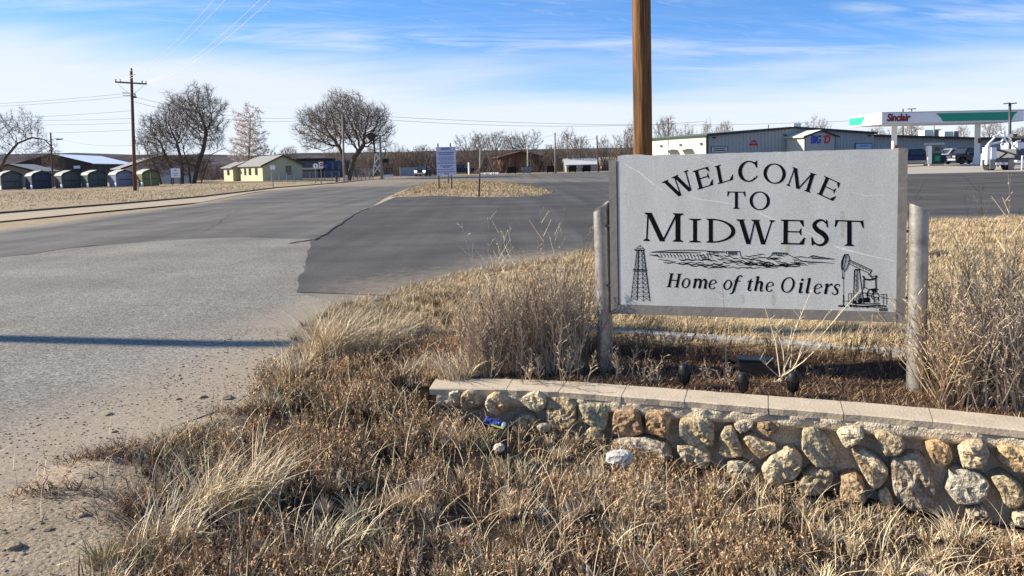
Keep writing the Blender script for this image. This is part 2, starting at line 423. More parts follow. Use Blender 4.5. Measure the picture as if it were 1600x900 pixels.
# ------------------------------------------------------------------ asphalt
def asphalt(name, col, agg, ascale, dust=0.0, tracks=0.12, bump=0.8):
    m, t, b = nodes_of(name); L = t.links.new; N = t.nodes.new
    b.inputs['Roughness'].default_value = 0.82; b.inputs['Specular IOR Level'].default_value = 0.22
    g = N('ShaderNodeNewGeometry')
    def noise(sc, det, st=None, rough=0.6):
        n = N('ShaderNodeTexNoise'); n.inputs['Scale'].default_value = sc; n.inputs['Detail'].default_value = det; n.inputs['Roughness'].default_value = rough
        if st:
            mp = N('ShaderNodeMapping'); mp.inputs['Scale'].default_value = st; mp.inputs['Rotation'].default_value = (0, 0, 0.085); L(g.outputs['Position'], mp.inputs[0]); L(mp.outputs[0], n.inputs['Vector'])
        else: L(g.outputs['Position'], n.inputs['Vector'])
        return n.outputs['Fac']
    def rng(v, a, b_, lo, hi):
        q = N('ShaderNodeMapRange'); L(v, q.inputs[0])
        for i, k in enumerate((a, b_, lo, hi)): q.inputs[i + 1].default_value = k
        return q.outputs[0]
    def mul(a, b_):
        q = N('ShaderNodeMath'); q.operation = 'MULTIPLY'; L(a, q.inputs[0]); L(b_, q.inputs[1]); return q.outputs[0]
    vo = N('ShaderNodeTexVoronoi'); vo.inputs['Scale'].default_value = ascale; L(g.outputs['Position'], vo.inputs['Vector'])
    sx = N('ShaderNodeSeparateColor'); L(vo.outputs['Color'], sx.inputs[0])
    f = rng(sx.outputs[0], 0, 1, 1 - agg, 1 + agg)
    f = mul(f, rng(noise(0.55, 8), 0.3, 0.7, 0.80, 1.20))
    f = mul(f, rng(noise(1.0, 5, (0.9, 0.035, 1)), 0.3, 0.7, 1 - tracks, 1 + tracks))
    f = mul(f, rng(noise(9, 4), 0.3, 0.7, 0.93, 1.07))
    f = mul(f, rng(noise(1.0, 6, (0.05, 0.42, 1)), 0.3, 0.7, 1 - tracks * 0.9, 1 + tracks * 0.9))
    sc = N('ShaderNodeVectorMath'); sc.operation = 'SCALE'; sc.inputs[0].default_value = col; L(f, sc.inputs['Scale'])
    out = sc.outputs[0]
    if dust:
        at_ = N('ShaderNodeAttribute'); at_.attribute_name = 'Col'
        sr = N('ShaderNodeSeparateColor'); L(at_.outputs['Color'], sr.inputs[0])
        dn = N('ShaderNodeMath'); dn.operation = 'MULTIPLY_ADD'; L(noise(6, 8), dn.inputs[0]); dn.inputs[1].default_value = 1.1; dn.inputs[2].default_value = -0.55
        ad = N('ShaderNodeMath'); ad.operation = 'ADD'; L(sr.outputs[0], ad.inputs[0]); L(dn.outputs[0], ad.inputs[1])
        fac = rng(ad.outputs[0], 0.15, 0.95, 0, dust)
        mx = N('ShaderNodeMix'); mx.data_type = 'RGBA'; dz = N('ShaderNodeVectorMath'); dz.operation = 'SCALE'; dz.inputs[0].default_value = (0.33, 0.255, 0.175); L(rng(noise(38, 6), 0.3, 0.7, 0.72, 1.25), dz.inputs['Scale']); L(fac, mx.inputs[0]); L(out, mx.inputs[6]); L(dz.outputs[0], mx.inputs[7])
        out = mx.outputs[2]
    L(out, b.inputs['Base Color'])
    bp = N('ShaderNodeBump'); bp.inputs['Strength'].default_value = bump; bp.inputs['Distance'].default_value = 0.012
    L(sx.outputs[1], bp.inputs['Height']); L(bp.outputs[0], b.inputs['Normal'])
    return m
M_road = asphalt('old_asphalt', (0.116, 0.104, 0.086), 0.20, 70, dust=0.85, tracks=0.30, bump=0.35)
M_chip = asphalt('chip_seal', (0.208, 0.186, 0.152), 0.62, 78, dust=0.72, tracks=0.12, bump=0.6)
M_lot = asphalt('lot_asphalt', (0.074, 0.066, 0.056), 0.24, 75, dust=0.8, tracks=0.30, bump=0.4)
M_strip = mat('dusty_path', (0.38, 0.305, 0.215), 0.95, 0.14, 1.2, 8, speck=(30, 0.12), spec=0.1)

def sheet(name, poly, zf, mt, step=1.0, dust=None, label=None, far=60.0, kind='structure'):
    pts = [Vector((p[0], p[1])) for p in poly]; n = len(pts)
    edges = [(i, (i + 1) % n) for i in range(n)]
    xs = [p.x for p in pts]; ys = [p.y for p in pts]
    x0, x1, y0, y1 = max(-40, min(xs)), min(60, max(xs)), min(ys), min(max(ys), far)
    g1 = []
    y = y0
    while y < y1:
        st = step * (1 + max(0, y - 10) * 0.05)
        g1.append(np.stack([np.arange(x0, x1, st), np.full(len(np.arange(x0, x1, st)), y)], 1)); y += st
    if g1:
        g2 = np.concatenate(g1); q = sdist(g2[:, 0], g2[:, 1], poly) > step * 0.3
        pts += [Vector((a, b)) for a, b in g2[q]]
    v, e, f, *_ = geometry.delaunay_2d_cdt(pts, edges, [], 1, 1e-5)
    co = np.array([(p.x, p.y, zf(p.x, p.y)) for p in v])
    cols = None
    if dust is not None:
        dd = dust(co[:, 0], co[:, 1]); cols = np.stack([dd, dd, dd], 1)
    f = [t for t in f if len(t) == 3]
    o = np_mesh(name, co, np.array(f), cols, mt, smooth=True, per=3)
    if kind: o['kind'] = kind
    if label: o['label'] = label
    return o
def jag(pts, n, amp, seed):
    r = random.Random(seed); out = []
    for a, b in zip(pts[:-1], pts[1:]):
        for i in range(n):
            t = i / n; out.append((a[0] + (b[0] - a[0]) * t + r.uniform(-amp, amp), a[1] + (b[1] - a[1]) * t + r.uniform(-amp, amp)))
    return out + [pts[-1]]
def xy(x, y, z=0.0): p = gp(x, y, z); return (p.x, p.y)
left_edge = [(-16.5, -10), (-15.8, 12)] + [xy(*p) for p in [(0, 362), (120, 344), (300, 321), (400, 301.5), (500, 291.5), (562, 284), (625, 277.6)]] + [(-28, 240), (-44, 420)]
verge_edge = [(-3.0, -10), (-3.0, 1.0), (-2.8, 3.0), (-2.5, 4.2), (-2.0, 5.1), (-1.9, 6.2), (-1.85, 6.84), (-2.0, 7.7), (-1.9, 8.6), (-1.6, 9.4)]
verge_edge2 = [(-1.05, 10.4), (-0.2, 11.5), (1.7, 13.6), (5.1, 16.0), (10.3, 17.8), (14, 18.0), (44, 19.2), (95, 20)]
def road_dust(x, y):
    d = np.abs(sdist(x, y, VERGE)); d = d - 0.5 * np.interp(y, [2, 4, 5.5, 7], [1.2, 0.9, 0.6, 0.1])
    le = np.interp(y, [p[1] for p in left_edge], [p[0] for p in left_edge])
    return np.maximum(sstep(1.1, -0.2, d), sstep(1.6, 0.0, x - le) * 0.9)
road = sheet('road', left_edge + [(-33, 420), (-18, 240), (-12.5, 119)] + [(96, 119), (96, 20)] + verge_edge2[::-1][1:] + verge_edge[::-1], lambda x, y: crown(x, y), M_road, 0.8, road_dust, 'worn grey two-lane asphalt road')
seam = [xy(466, 457), xy(471, 430), xy(478, 405), xy(486, 381), xy(520, 357), xy(545, 340), xy(590, 320), xy(648, 290)]
seam_n = jag(seam[:4], 5, 0.05, 3)
far_chip = [xy(*p, 0.06) for p in [(484, 371), (440, 372), (380, 371), (340, 373), (300, 375), (240, 379), (190, 384), (120, 390), (60, 394), (0, 397)]]
chip = sheet('chip_seal', [(-15.5, -8), (-3.0, -8)] + verge_edge[1:-1] + seam_n + far_chip + [(-15.0, 14)], lambda x, y: crown(x, y) + 0.005, M_chip, 0.6, road_dust, 'pale gravelly chip seal nearest the camera')
lot = sheet('parking_lot', jag(seam, 4, 0.05, 3) + [(-10.2, 118.5), (95.5, 118.5), (95.5, 20.6)] + verge_edge2[::-1][1:] + [verge_edge[-1]], lambda x, y: crown(x, y) + 0.008, M_lot, 1.0, road_dust, 'dark asphalt lot beside the road')
# broken asphalt lip along the seam between the two surfaces
mb = MB()
sp = [xy(456, 383), xy(470, 380), xy(488, 378), xy(508, 368), xy(530, 353), xy(552, 337), xy(576, 326)]
for (a, b) in zip(jag(sp, 4, 0.05, 4)[:-1], jag(sp, 4, 0.05, 4)[1:]):
    w = random.uniform(0.03, 0.09) if a[1] < 17.2 else random.uniform(0.01, 0.03)
    z = crown(a[0], a[1]) + 0.02
    mb.add([(a[0] - w, a[1] - 0.03, z - 0.012), (b[0] - w, b[1] - 0.03, z - 0.012), (b[0] + w * .5, b[1] + 0.04, z + 0.006), (a[0] + w * .5, a[1] + 0.04, z + 0.006)], [(0, 1, 2, 3)])
o = mb.build('broken_asphalt_edge', mat('tar', (0.03, 0.028, 0.025), 0.9, 0.3, 9)); tag(o, 'dark broken lip where two asphalt layers meet', kind='structure')
sheet('asphalt_patch', [xy(*p, .05) for p in [(-40, 412), (0, 406), (45, 402), (95, 393.5), (150, 387), (190, 384.5), (120, 388), (62, 393), (0, 397), (-40, 400)]], lambda x, y: crown(x, y) + 0.010, M_road, 0.5, None, 'dark tongue of asphalt lapping over the pale chip seal')
mb = MB(); rc = random.Random(9)
for pts, w in [([(555, 372), (640, 366), (760, 357), (900, 349)], .012), ([(610, 400), (700, 388), (800, 384)], .010), ([(180, 352), (300, 338), (430, 318), (520, 305)], .016), ([(60, 372), (200, 360), (330, 352), (470, 338)], .013), ([(700, 330), (790, 326), (920, 322)], .015), ([(300, 376), (330, 360), (352, 345), (380, 330)], .012), ([(240, 430), (330, 424), (440, 400)], .008)]:
    q = jag([xy(*p) for p in pts], 9, .06, rc.randrange(99))
    for a, b in zip(q[:-1], q[1:]):
        ww = w * rc.uniform(.25, .8); d = Vector((b[0] - a[0], b[1] - a[1])).normalized(); n_ = Vector((-d.y, d.x)) * ww
        mb.add([(a[0] - n_.x, a[1] - n_.y, crown(*a) + .0125), (b[0] - n_.x, b[1] - n_.y, crown(*b) + .0125), (b[0] + n_.x, b[1] + n_.y, crown(*b) + .0125), (a[0] + n_.x, a[1] + n_.y, crown(*a) + .0125)], [(0, 1, 2, 3)])
o = mb.build('asphalt_crack', bpy.data.materials['tar']); tag(o, 'thin dark cracks wandering across the old asphalt', kind='structure')
strip_top = [xy(*p) for p in [(-120, 345), (0, 335), (187, 320), (312, 309), (431, 294.5), (520, 287.5), (600, 279.6)]]
strip_bot = [xy(*p) for p in [(-120, 357), (0, 347), (156, 331.5), (312, 317), (400, 300.5), (500, 291), (600, 280.4)]]
walk = sheet('sidewalk', [p for p in strip_bot] + strip_top[::-1], lambda x, y: 0.03, M_strip, 2.0, None, 'pale dusty sidewalk across the road', far=100)
# kerb lip at the far side of the sidewalk; its dark colour paints the edge shadow
mb = MB()
for a, b in zip(strip_top[:-1], strip_top[1:]): mb.bar((a[0], a[1], 0.05), (b[0], b[1], 0.05), 0.16, 0.13)
o = mb.build('kerb', mat('kerb_edge_shade', (0.12, 0.095, 0.065), 0.95, 0.3, 3)); tag(o, 'low kerb coloured dark as its edge shadow between the sidewalk and the dry field', kind='structure')
# traffic island: a low mound of dry grass in the asphalt
ISL = [xy(*p) for p in [(600, 311), (640, 308), (680, 306.5), (740, 309), (800, 308.5), (850, 306), (872, 301), (850, 295), (815, 289), (770, 284.5), (720, 282), (690, 282.5), (655, 289), (630, 297)]]
def isl_z(x, y):
    d = float(sdist(np.array([x]), np.array([y]), ISL)[0]); k = float(sstep(0, 2.5, np.array([d]))[0])
    return -0.05 if d < 0.02 else 0.03 + 0.16 * k * (0.5 + float(fbm(np.array([x]), np.array([y]), 0.5, 4)[0]))
M_isl = mat('island_soil', (0.32, 0.245, 0.155), 0.95, 0.35, 0.8, 9, bump=0.8, bscale=20, speck=(9, 0.3), spec=0.1)
isl = sheet('traffic_island', ISL, isl_z, M_isl, 0.5, None, 'low mound of dry grass between road and lot', far=100)
dst = sheet('dirt_strip', [xy(*p) for p in [(556, 333), (590, 321), (620, 308), (648, 295), (662, 286), (690, 282), (655, 290), (628, 299), (602, 311), (580, 325)]], lambda x, y: crown(x, y) + 0.014, M_strip, 1.0, None, 'pale dirt along the road edge', far=100)
pad = sheet('station_pad', [(32, 60.5), (44, 59.5), (60, 58.5), (80, 58), (80, 93), (32, 93)], lambda x, y: 0.02 + 0.33 * float(sstep(61, 78, np.array([y]))[0]), mat('pale_concrete', (0.36, 0.32, 0.265), 0.9, 0.14, 0.6, 8, spec=0.2), 3.0, None, 'pale concrete apron of the fuel station', far=100)
def PADZ(y): return 0.02 + 0.33 * float(sstep(61, 78, np.array([y]))[0])

# distant ridge
def ridge(name, Yd, pts, colr, label, thick=400):
    mb = MB(); n = 160; r0 = []
    xs = np.linspace(-2300, 3900, n)
    for px in xs:
        top = np.interp(px, [p[0] for p in pts], [p[1] for p in pts])
        top += 1.6 * (fbm(np.array([px]), np.array([1.0]), 0.013, 5, 5)[0] - 0.5) * 2
        p = at(px, top, Yd); r0.append((p.x, p.z))
    rows = 7
    for k in range(rows):
        t = k / (rows - 1)
        for i, (x, z) in enumerate(r0):
            hh = z * (1 - (1 - t) ** 2) - 8 * (1 - t)
            nz = 7.0 * (float(fbm(np.array([x]), np.array([k * 90.0]), 0.012, 3, 5)[0]) - 0.5) * (0 < k < rows - 1)
            mb.v.append((x, Yd - thick * (1 - t), hh + nz))
    for k in range(rows - 1):
        for i in range(n - 1): mb.f.append((k * n + i, k * n + i + 1, (k + 1) * n + i + 1, (k + 1) * n + i))
    b = len(mb.v)
    for (x, z) in r0: mb.v.append((x, Yd + 300, -10))
    for i in range(n - 1): mb.f.append(((rows - 1) * n + i, (rows - 1) * n + i + 1, b + i + 1, b + i))
    o = mb.build(name, colr, smooth=True); tag(o, label, kind='structure'); return o
ridge('hill', 1900, [(-2300, 300), (0, 241), (60, 240), (125, 239), (180, 241), (250, 243), (330, 241.5), (400, 244), (470, 239), (540, 238), (640, 238), (700, 236), (800, 234), (900, 231.5), (1000, 229), (1600, 213), (3900, 160)],
      mat('scrub_hill', (0.088, 0.077, 0.074), 1.0, 0.7, 0.02, 10, spec=0.0), 'low brown scrub ridge along the horizon')
# ------------------------------------------------------------------ the welcome sign
PL, PR = Vector((0.715, 5.63, 0)), Vector((2.785, 5.045, 0))
SDIR = (PR - PL).normalized(); SN = Vector((SDIR.y, -SDIR.x, 0)).normalized()     # SN faces the camera
if SN.y > 0: SN = -SN
SP = PL + SN * 0.015
def sp(x, y, off=0.0): return on_plane(x, y, SP, SN) + SN * off
sign = thing('welcome_sign', 'grey granite welcome sign in a metal frame between two pipe posts', 'sign', (PL + PR) / 2)
z_top = sp(1185, 238).z; z_bot = (sp(967, 472).z + sp(1402, 492).z) / 2
aL, aR = sp(966.5, 350), sp(1402, 350)
uL, uR = (aL - SP).dot(SDIR), (aR - SP).dot(SDIR)
def spt(u, z, off=0.0): p = SP + SDIR * u + SN * off; return Vector((p.x, p.y, z))
# panel with a chipped, uneven top edge
mb = MB(); rr = random.Random(5); top = []
n = 46
for i in range(n + 1):
    t = i / n; u = uL + (uR - uL) * t
    top.append((u, z_top + rr.uniform(-0.0016, 0.0016) + (0.007 if 1 <= i <= 4 else 0)))
outl = [(uL, z_bot)] + [(uR, z_bot)] + top[::-1]
mb.prism(outl, lambda p: spt(p[0], p[1], -0.06), lambda p: spt(p[0], p[1], 0))
mb.build('panel', M_granite, sign)
mb = MB(); mb.bar(spt(uL - 0.040, z_bot - 0.075, -0.046), spt(uL - 0.040, z_top - 0.03, -0.046), 0.056, 0.10, up=SN); mb.build('frame_rail', M_frame, sign)
mb = MB(); mb.bar(spt(uR + 0.030, z_bot - 0.075, -0.046), spt(uR + 0.030, z_top + 0.002, -0.046), 0.056, 0.10, up=SN); mb.build('frame_rail', M_frame, sign)
mb = MB(); mb.bar(spt(uL - 0.010, z_bot - 0.037, -0.044), spt(uR + 0.001, z_bot - 0.037, -0.044), 0.10, 0.068, up=(0, 0, 1)); mb.build('frame_rail', M_frame, sign)
# pale scratches and stains across the stone
M_scr = mat('pale_scratch', (0.80, 0.76, 0.66), 0.7, 0.2, 60); M_stain = mat('rust_stain', (0.52, 0.49, 0.39), 0.7, 0.25, 50)
def sline(mb, pts, w, off=0.0006):
    """flat stroke through photo points on the panel; w = width in photo pixels (one or a list)"""
    P = [sp(x, y, off) for x, y in pts]; ws = w if isinstance(w, (list, tuple)) else [w] * len(P)
    k = 5.3 / FOC; L = []; Rr = []
    for i, p in enumerate(P):
        d = (P[min(i + 1, len(P) - 1)] - P[max(i - 1, 0)]).normalized(); s = d.cross(SN).normalized()
        L.append(p + s * (ws[i] * k / 2)); Rr.append(p - s * (ws[i] * k / 2))
    b = len(mb.v); mb.v += [tuple(q) for q in L + Rr]; m = len(P)
    mb.f += [(b + i, b + i + 1, b + m + i + 1, b + m + i) for i in range(m - 1)]
def spoly(mb, pts, off=0.0006): mb.poly([sp(x, y, off) for x, y in pts])
for pts, w in [([(975, 256), (1000, 270), (1020, 287), (1042, 303)], [1, 2, 2.2, .6]), ([(1072, 304), (1095, 312), (1130, 316), (1155, 322)], [.8, 1.6, 1.4, .5]), ([(1180, 330), (1196, 337), (1217, 346)], [1, 2.6, 1]),
               ([(1250, 359), (1268, 366), (1290, 377)], [.8, 1.4, .6]), ([(1305, 385), (1325, 391), (1352, 398), (1398, 408)], [2, 3, 1.6, 1]), ([(1090, 245), (1110, 254), (1130, 262)], [.7, 1.2, .5]), ([(1230, 444), (1260, 447), (1290, 452)], [.6, 1, .6]), ([(1330, 300), (1352, 306), (1380, 304)], [.5, 1, .5])]:
    mb = MB(); sline(mb, pts, w, 0.0003); mb.build('scratch', M_scr, sign)
for x, y0, y1, w in [(1208, 455, 478, 6), (1160, 460, 474, 5), (1316, 330, 372, 8), (1230, 372, 396, 7)]:
    mb = MB(); sline(mb, [(x, y0), (x + 1, (y0 + y1) / 2), (x, y1)], [w * .6, w, w * .5], 0.0002); mb.build('stain', M_stain, sign)

# --- lettering: strokes of a bold roman face, built in cap-height units and laid on the panel
def ring(cx, cy, rx, ry, ix, iy, a0=0, a1=360, sx=0.0, n=30, rot=0.0):
    """crescent strip between an outer and an inner ellipse -> list of quads"""
    out = []
    def pt(a, X, Y, s):
        x, y = X * math.cos(a), Y * math.sin(a); c, q = math.cos(rot), math.sin(rot)
        return (cx + s + x * c - y * q, cy + x * q + y * c)
    for i in range(n):
        a, b = math.radians(a0 + (a1 - a0) * i / n), math.radians(a0 + (a1 - a0) * (i + 1) / n)
        out.append([pt(a, rx, ry, 0), pt(b, rx, ry, 0), pt(b, ix, iy, sx), pt(a, ix, iy, sx)])
    return out
def rect(x0, y0, x1, y1): return [[(x0, y0), (x1, y0), (x1, y1), (x0, y1)]]
def serif(xc, y, w, up=True, t=0.045):
    """slab with bracketed corners; up = sits at the foot of a stem"""
    s = 1 if up else -1
    return [[(xc - w / 2, y), (xc + w / 2, y), (xc + w / 2 - 0.01, y + s * t * .7), (xc + w * 0.25, y + s * t * 1.7), (xc - w * 0.25, y + s * t * 1.7), (xc - w / 2 + 0.01, y + s * t * .7)]]
def diag(x0, y0, x1, y1, w): return [[(x0 - w / 2, y0), (x0 + w / 2, y0), (x1 + w / 2, y1), (x1 - w / 2, y1)]]
def stroke(pts, n=6):
    """Catmull-Rom through (x, y, width)"""
    P = [pts[0]] + list(pts) + [pts[-1]]; c = []
    for i in range(1, len(P) - 2):
        for k in range(n):
            t = k / n; q = []
            for j in range(3):
                a, b, d, e = P[i - 1][j], P[i][j], P[i + 1][j], P[i + 2][j]
                q.append(0.5 * (2 * b + (d - a) * t + (2 * a - 5 * b + 4 * d - e) * t * t + (3 * b - a - 3 * d + e) * t ** 3))
            c.append(q)
    c.append(list(pts[-1])); L = []; R_ = []
    for i, p in enumerate(c):
        a, b = c[max(i - 1, 0)], c[min(i + 1, len(c) - 1)]
        dx, dy = b[0] - a[0], b[1] - a[1]; l = math.hypot(dx, dy) or 1
        L.append((p[0] - dy / l * p[2] / 2, p[1] + dx / l * p[2] / 2)); R_.append((p[0] + dy / l * p[2] / 2, p[1] - dx / l * p[2] / 2))
    return [[L[i], L[i + 1], R_[i + 1], R_[i]] for i in range(len(c) - 1)]
TH = 0.175; TN = 0.06
def cap(ch, a):
    """a = width of the ink box in cap heights"""
    if ch == 'I': return rect(a / 2 - TH / 2, 0, a / 2 + TH / 2, 1) + serif(a / 2, 0, a) + serif(a / 2, 1, a, False)
    if ch == 'T':
        return (rect(a / 2 - TH / 2, 0, a / 2 + TH / 2, 1) + serif(a / 2, 0, TH + 0.22) + rect(0.03, 0.945, a - 0.03, 1.0)
                + [[(0.03, 1.0), (0.0, 0.72), (0.05, 0.72), (0.15, 0.95)], [(a - 0.03, 1.0), (a, 0.72), (a - 0.05, 0.72), (a - 0.15, 0.95)], [(0.03, 1.03), (0.03, 0.96), (0.12, 0.96)], [(a - 0.03, 1.03), (a - 0.03, 0.96), (a - 0.12, 0.96)]])
    if ch in 'EL':
        x0 = 0.10
        r = rect(x0, 0, x0 + TH, 1) + rect(0, 0, a - 0.06, 0.06) + [[(a - 0.24, 0.06), (a - 0.06, 0.0), (a, 0.29), (a - 0.05, 0.29)]] + serif(x0 + TH / 2, 0, TH + .2)
        if ch == 'L': return r + serif(x0 + TH / 2, 1, TH + 0.2, False)
        return (r + rect(0, 0.945, a - 0.10, 1.0) + [[(a - 0.24, 0.945), (a - 0.08, 1.0), (a - 0.055, 0.74), (a - 0.10, 0.74)]]
                + rect(x0, 0.49, a - 0.25, 0.545) + [[(a - 0.25, 0.49), (a - 0.19, 0.38), (a - 0.155, 0.38), (a - 0.155, 0.66), (a - 0.19, 0.66), (a - 0.25, 0.545)]] + serif(x0 + TH / 2, 1, TH + .2, False))
    if ch == 'O': return ring(a / 2, 0.5, a / 2, 0.525, a / 2 - TH * 1.0, 0.465, n=44)
    if ch == 'C':
        return ring(a * 0.54, 0.5, a * 0.54, 0.525, a * 0.54 - TH, 0.462, 47, 318, 0.02, n=36) + [[(a * .84, 0.93), (a * .985, 1.02), (a * .985, 0.66), (a * .93, 0.66), (a * .86, .80)], [(a * .88, 0.12), (a * 1.0, 0.20), (a * .97, 0.27), (a * .90, 0.22)]]
    if ch == 'D':
        x0 = 0.10; k = a - x0 - TH * 0.6
        return rect(x0, 0, x0 + TH, 1) + serif(x0 + TH / 2, 0, TH + 0.2) + serif(x0 + TH / 2, 1, TH + 0.2, False) + ring(x0 + TH * .6, 0.5, k, 0.5, k - TH, 0.445, -90, 90, 0.0, n=26) + rect(x0, 0, x0 + TH, 0.055) + rect(x0, 0.945, x0 + TH, 1.0)
    if ch == 'M':
        xr = a - 0.11 - TH / 2; xl = 0.13; xm = (xl + xr) / 2 - 0.01
        return (diag(xl - 0.03, 0, xl + 0.02, 1, TN) + rect(xr - TH / 2, 0, xr + TH / 2, 1) + diag(xl + 0.05, 1, xm, 0, TH * 1.08) + diag(xr - 0.03, 1, xm + 0.03, 0.04, TN * 1.2)
                + serif(xl - 0.03, 0, 0.24) + serif(xr, 0, TH + 0.2) + serif(xl + 0.0, 1, 0.22, False) + serif(xr + 0.01, 1, TH + 0.2, False))
    if ch == 'W':
        h = a / 2 + 0.04; t = TH * 1.05
        return (diag(0.17, 1, 0.40 * a / 1.3, 0, t) + diag(0.62 * a / 1.3, 1, 0.43 * a / 1.3, 0, TN) + diag(0.66 * a / 1.3, 1, 0.90 * a / 1.3, 0, t) + diag(a - 0.12, 1, 0.93 * a / 1.3, 0, TN * 1.1)
                + serif(0.16, 1, TH + 0.18, False) + serif(0.64 * a / 1.3, 1, TH + 0.2, False) + serif(a - 0.12, 1, 0.24, False))
    if ch == 'S':
        return stroke([(a * .86, .86, .07), (a * .62, .985, .075), (a * .34, .95, .11), (a * .17, .78, .165), (a * .33, .60, .19), (a * .64, .46, .20), (a * .84, .27, .175), (a * .70, .07, .11), (a * .40, .012, .075), (a * .12, .12, .07)], 6) + [[(a * .80, 1.03), (a * .90, .98), (a * .92, .70), (a * .83, .74)], [(a * .0, .31), (a * .06, .31), (a * .20, .08), (a * .08, -.01), (a * .02, .0)]]
    return []
INK = MB(); _lo = [0]
def put(polys, o, ex, ey, mb):
    """glyph units -> panel: origin o, unit vectors ex, ey given in photo pixels per cap height"""
    for q in polys:
        _lo[0] = (_lo[0] + 1) % 9
        mb.poly([sp(o[0] + x * ex[0] + y * ey[0], o[1] + x * ex[1] + y * ey[1], 0.0005 + _lo[0] * 0.00006) for x, y in q])
def put_box(ch, bl, br, tl, name='letter'):
    ey = (tl[0] - bl[0], tl[1] - bl[1]); h = math.hypot(*ey); w = math.hypot(br[0] - bl[0], br[1] - bl[1]); a = w / h
    ex = ((br[0] - bl[0]) / a, (br[1] - bl[1]) / a)
    mb = MB(); put(cap(ch, a), bl, ex, ey, mb); mb.build(name, M_ink, sign)
put_box('W', (1050.5, 312), (1091, 292), (1034, 285))
put_box('E', (1090, 296.5), (1116, 288.5), (1082, 267.5))
put_box('L', (1121.5, 288), (1147, 280.5), (1116, 260))
put_box('C', (1153.5, 284.5), (1184, 282.5), (1153, 253))
put_box('O', (1193, 286), (1228, 287), (1192.5, 255.5))
put_box('M', (1228.5, 289.5), (1267, 301.5), (1237.5, 260.5))
put_box('E', (1276, 302.5), (1303, 315), (1288, 274.5))
put_box('T', (1136, 326), (1165, 326.5), (1136, 299))
put_box('O', (1171, 327.5), (1203, 328), (1171, 299.5))
put_box('M', (1006, 376.5), (1068, 378), (1006, 332))
put_box('I', (1076, 378.5), (1096, 379), (1076, 341.5))
put_box('D', (1103.5, 379), (1149, 380), (1103.5, 341.5))
put_box('W', (1151, 381), (1211, 382.5), (1151, 342.5))
put_box('E', (1220, 381.5), (1258, 382.5), (1220.5, 343))
put_box('S', (1267.5, 383), (1296, 384), (1267.5, 343))
put_box('T', (1304, 383.5), (1350, 385), (1304, 343.5))
# italic line: unit = ascender height, x height 0.66, drawn upright and slanted when placed
def itl(ch):
    T, N = 0.18, 0.06
    if ch == 'H': return rect(.10, 0, .10 + T, 1) + rect(.66, 0, .66 + T, 1) + rect(.2, .47, .7, .54) + serif(.18, 0, .36) + serif(.74, 0, .36) + serif(.18, 1, .36, False) + serif(.74, 1, .36, False)
    if ch == 'O': return ring(.46, .5, .46, .53, .46 - .16, .46, n=34, rot=0.0)
    if ch == 'o': return ring(.31, .34, .31, .36, .31 - .14, .29, n=26)
    if ch == 'm':
        r = rect(.06, 0, .06 + T, .68) + [[(-.03, .58), (.07, .70), (.21, .70), (.12, .60)]]
        for x in (.06, .44): r += stroke([(x + T * .7, .42, .05), (x + .27, .66, .10), (x + .38 + T * .35, .55, T), (x + .38 + T * .5, .3, T), (x + .38 + T * .5, 0, T)], 4)
        return r + [[(.82, 0), (1.04, .0), (1.07, .09), (.97, .05)]]
    if ch == 'e': return ring(.29, .33, .29, .35, .29 - .13, .29, 20, 325, 0.01, n=26) + stroke([(.12, .30, .05), (.32, .36, .05), (.54, .47, .06)], 3)
    if ch == 'f': return stroke([(-.14, -.25, .06), (-.02, -.24, .09), (.07, -.1, T * .9), (.12, .3, T), (.16, .75, T), (.26, .98, .10), (.42, .99, .10), (.48, .92, .07)], 5) + rect(-.02, .60, .42, .66)
    if ch == 't': return rect(.07, .10, .07 + T, .66) + [[(.07, .66), (.22, .88), (.22, .66)]] + stroke([(.145, .2, T), (.17, .06, .12), (.28, .0, .07), (.38, .10, .05)], 4) + rect(-.02, .60, .36, .67)
    if ch == 'h': return rect(.04, 0, .04 + T, 1) + [[(-.05, .9), (.04, 1.02), (.19, 1.02), (.10, .92)]] + stroke([(.15, .38, .05), (.30, .64, .10), (.46, .55, T), (.47, .25, T), (.50, .04, .12), (.60, .02, .06), (.66, .1, .05)], 4)
    if ch == 'i': return rect(.05, .06, .05 + T, .68) + [[(-.05, .57), (.05, .70), (.20, .70), (.10, .60)]] + stroke([(.125, .15, T), (.15, .03, .12), (.25, .02, .06), (.32, .1, .05)], 3) + ring(.135, .88, .095, .095, 0.005, 0.005, n=12)
    if ch == 'l': return rect(.05, .06, .05 + T, 1) + [[(-.05, .9), (.05, 1.02), (.20, 1.02), (.10, .92)]] + stroke([(.125, .15, T), (.15, .03, .12), (.25, .02, .06), (.32, .1, .05)], 3)
    if ch == 'r': return rect(.05, 0, .05 + T, .68) + [[(-.05, .57), (.05, .70), (.20, .70), (.10, .60)]] + stroke([(.19, .40, .05), (.32, .62, .09), (.42, .66, .12), (.47, .57, .09)], 4)
    if ch == 's': return stroke([(.42, .53, .06), (.34, .66, .07), (.18, .64, .09), (.11, .52, .12), (.22, .38, .14), (.35, .24, .14), (.36, .08, .11), (.22, .0, .08), (.06, .05, .06), (.02, .15, .06)], 5)
    return []
def bl_y(x): return 448.4 + (x - 1041) * 0.0446
for ch, x in [('H', 1041), ('o', 1063.5), ('m', 1081), ('e', 1105.5), ('o', 1128.5), ('f', 1144.5), ('t', 1165.5), ('h', 1177), ('e', 1194.5), ('O', 1218), ('i', 1246), ('l', 1257), ('e', 1269.5), ('r', 1286), ('s', 1299)]:
    h = 21.6 + (x - 1041) * 0.0085
    mb = MB(); put(itl(ch), (x, bl_y(x)), (h, h * 0.0446), (h * 0.21, -h), mb); mb.build('letter', M_ink, sign)
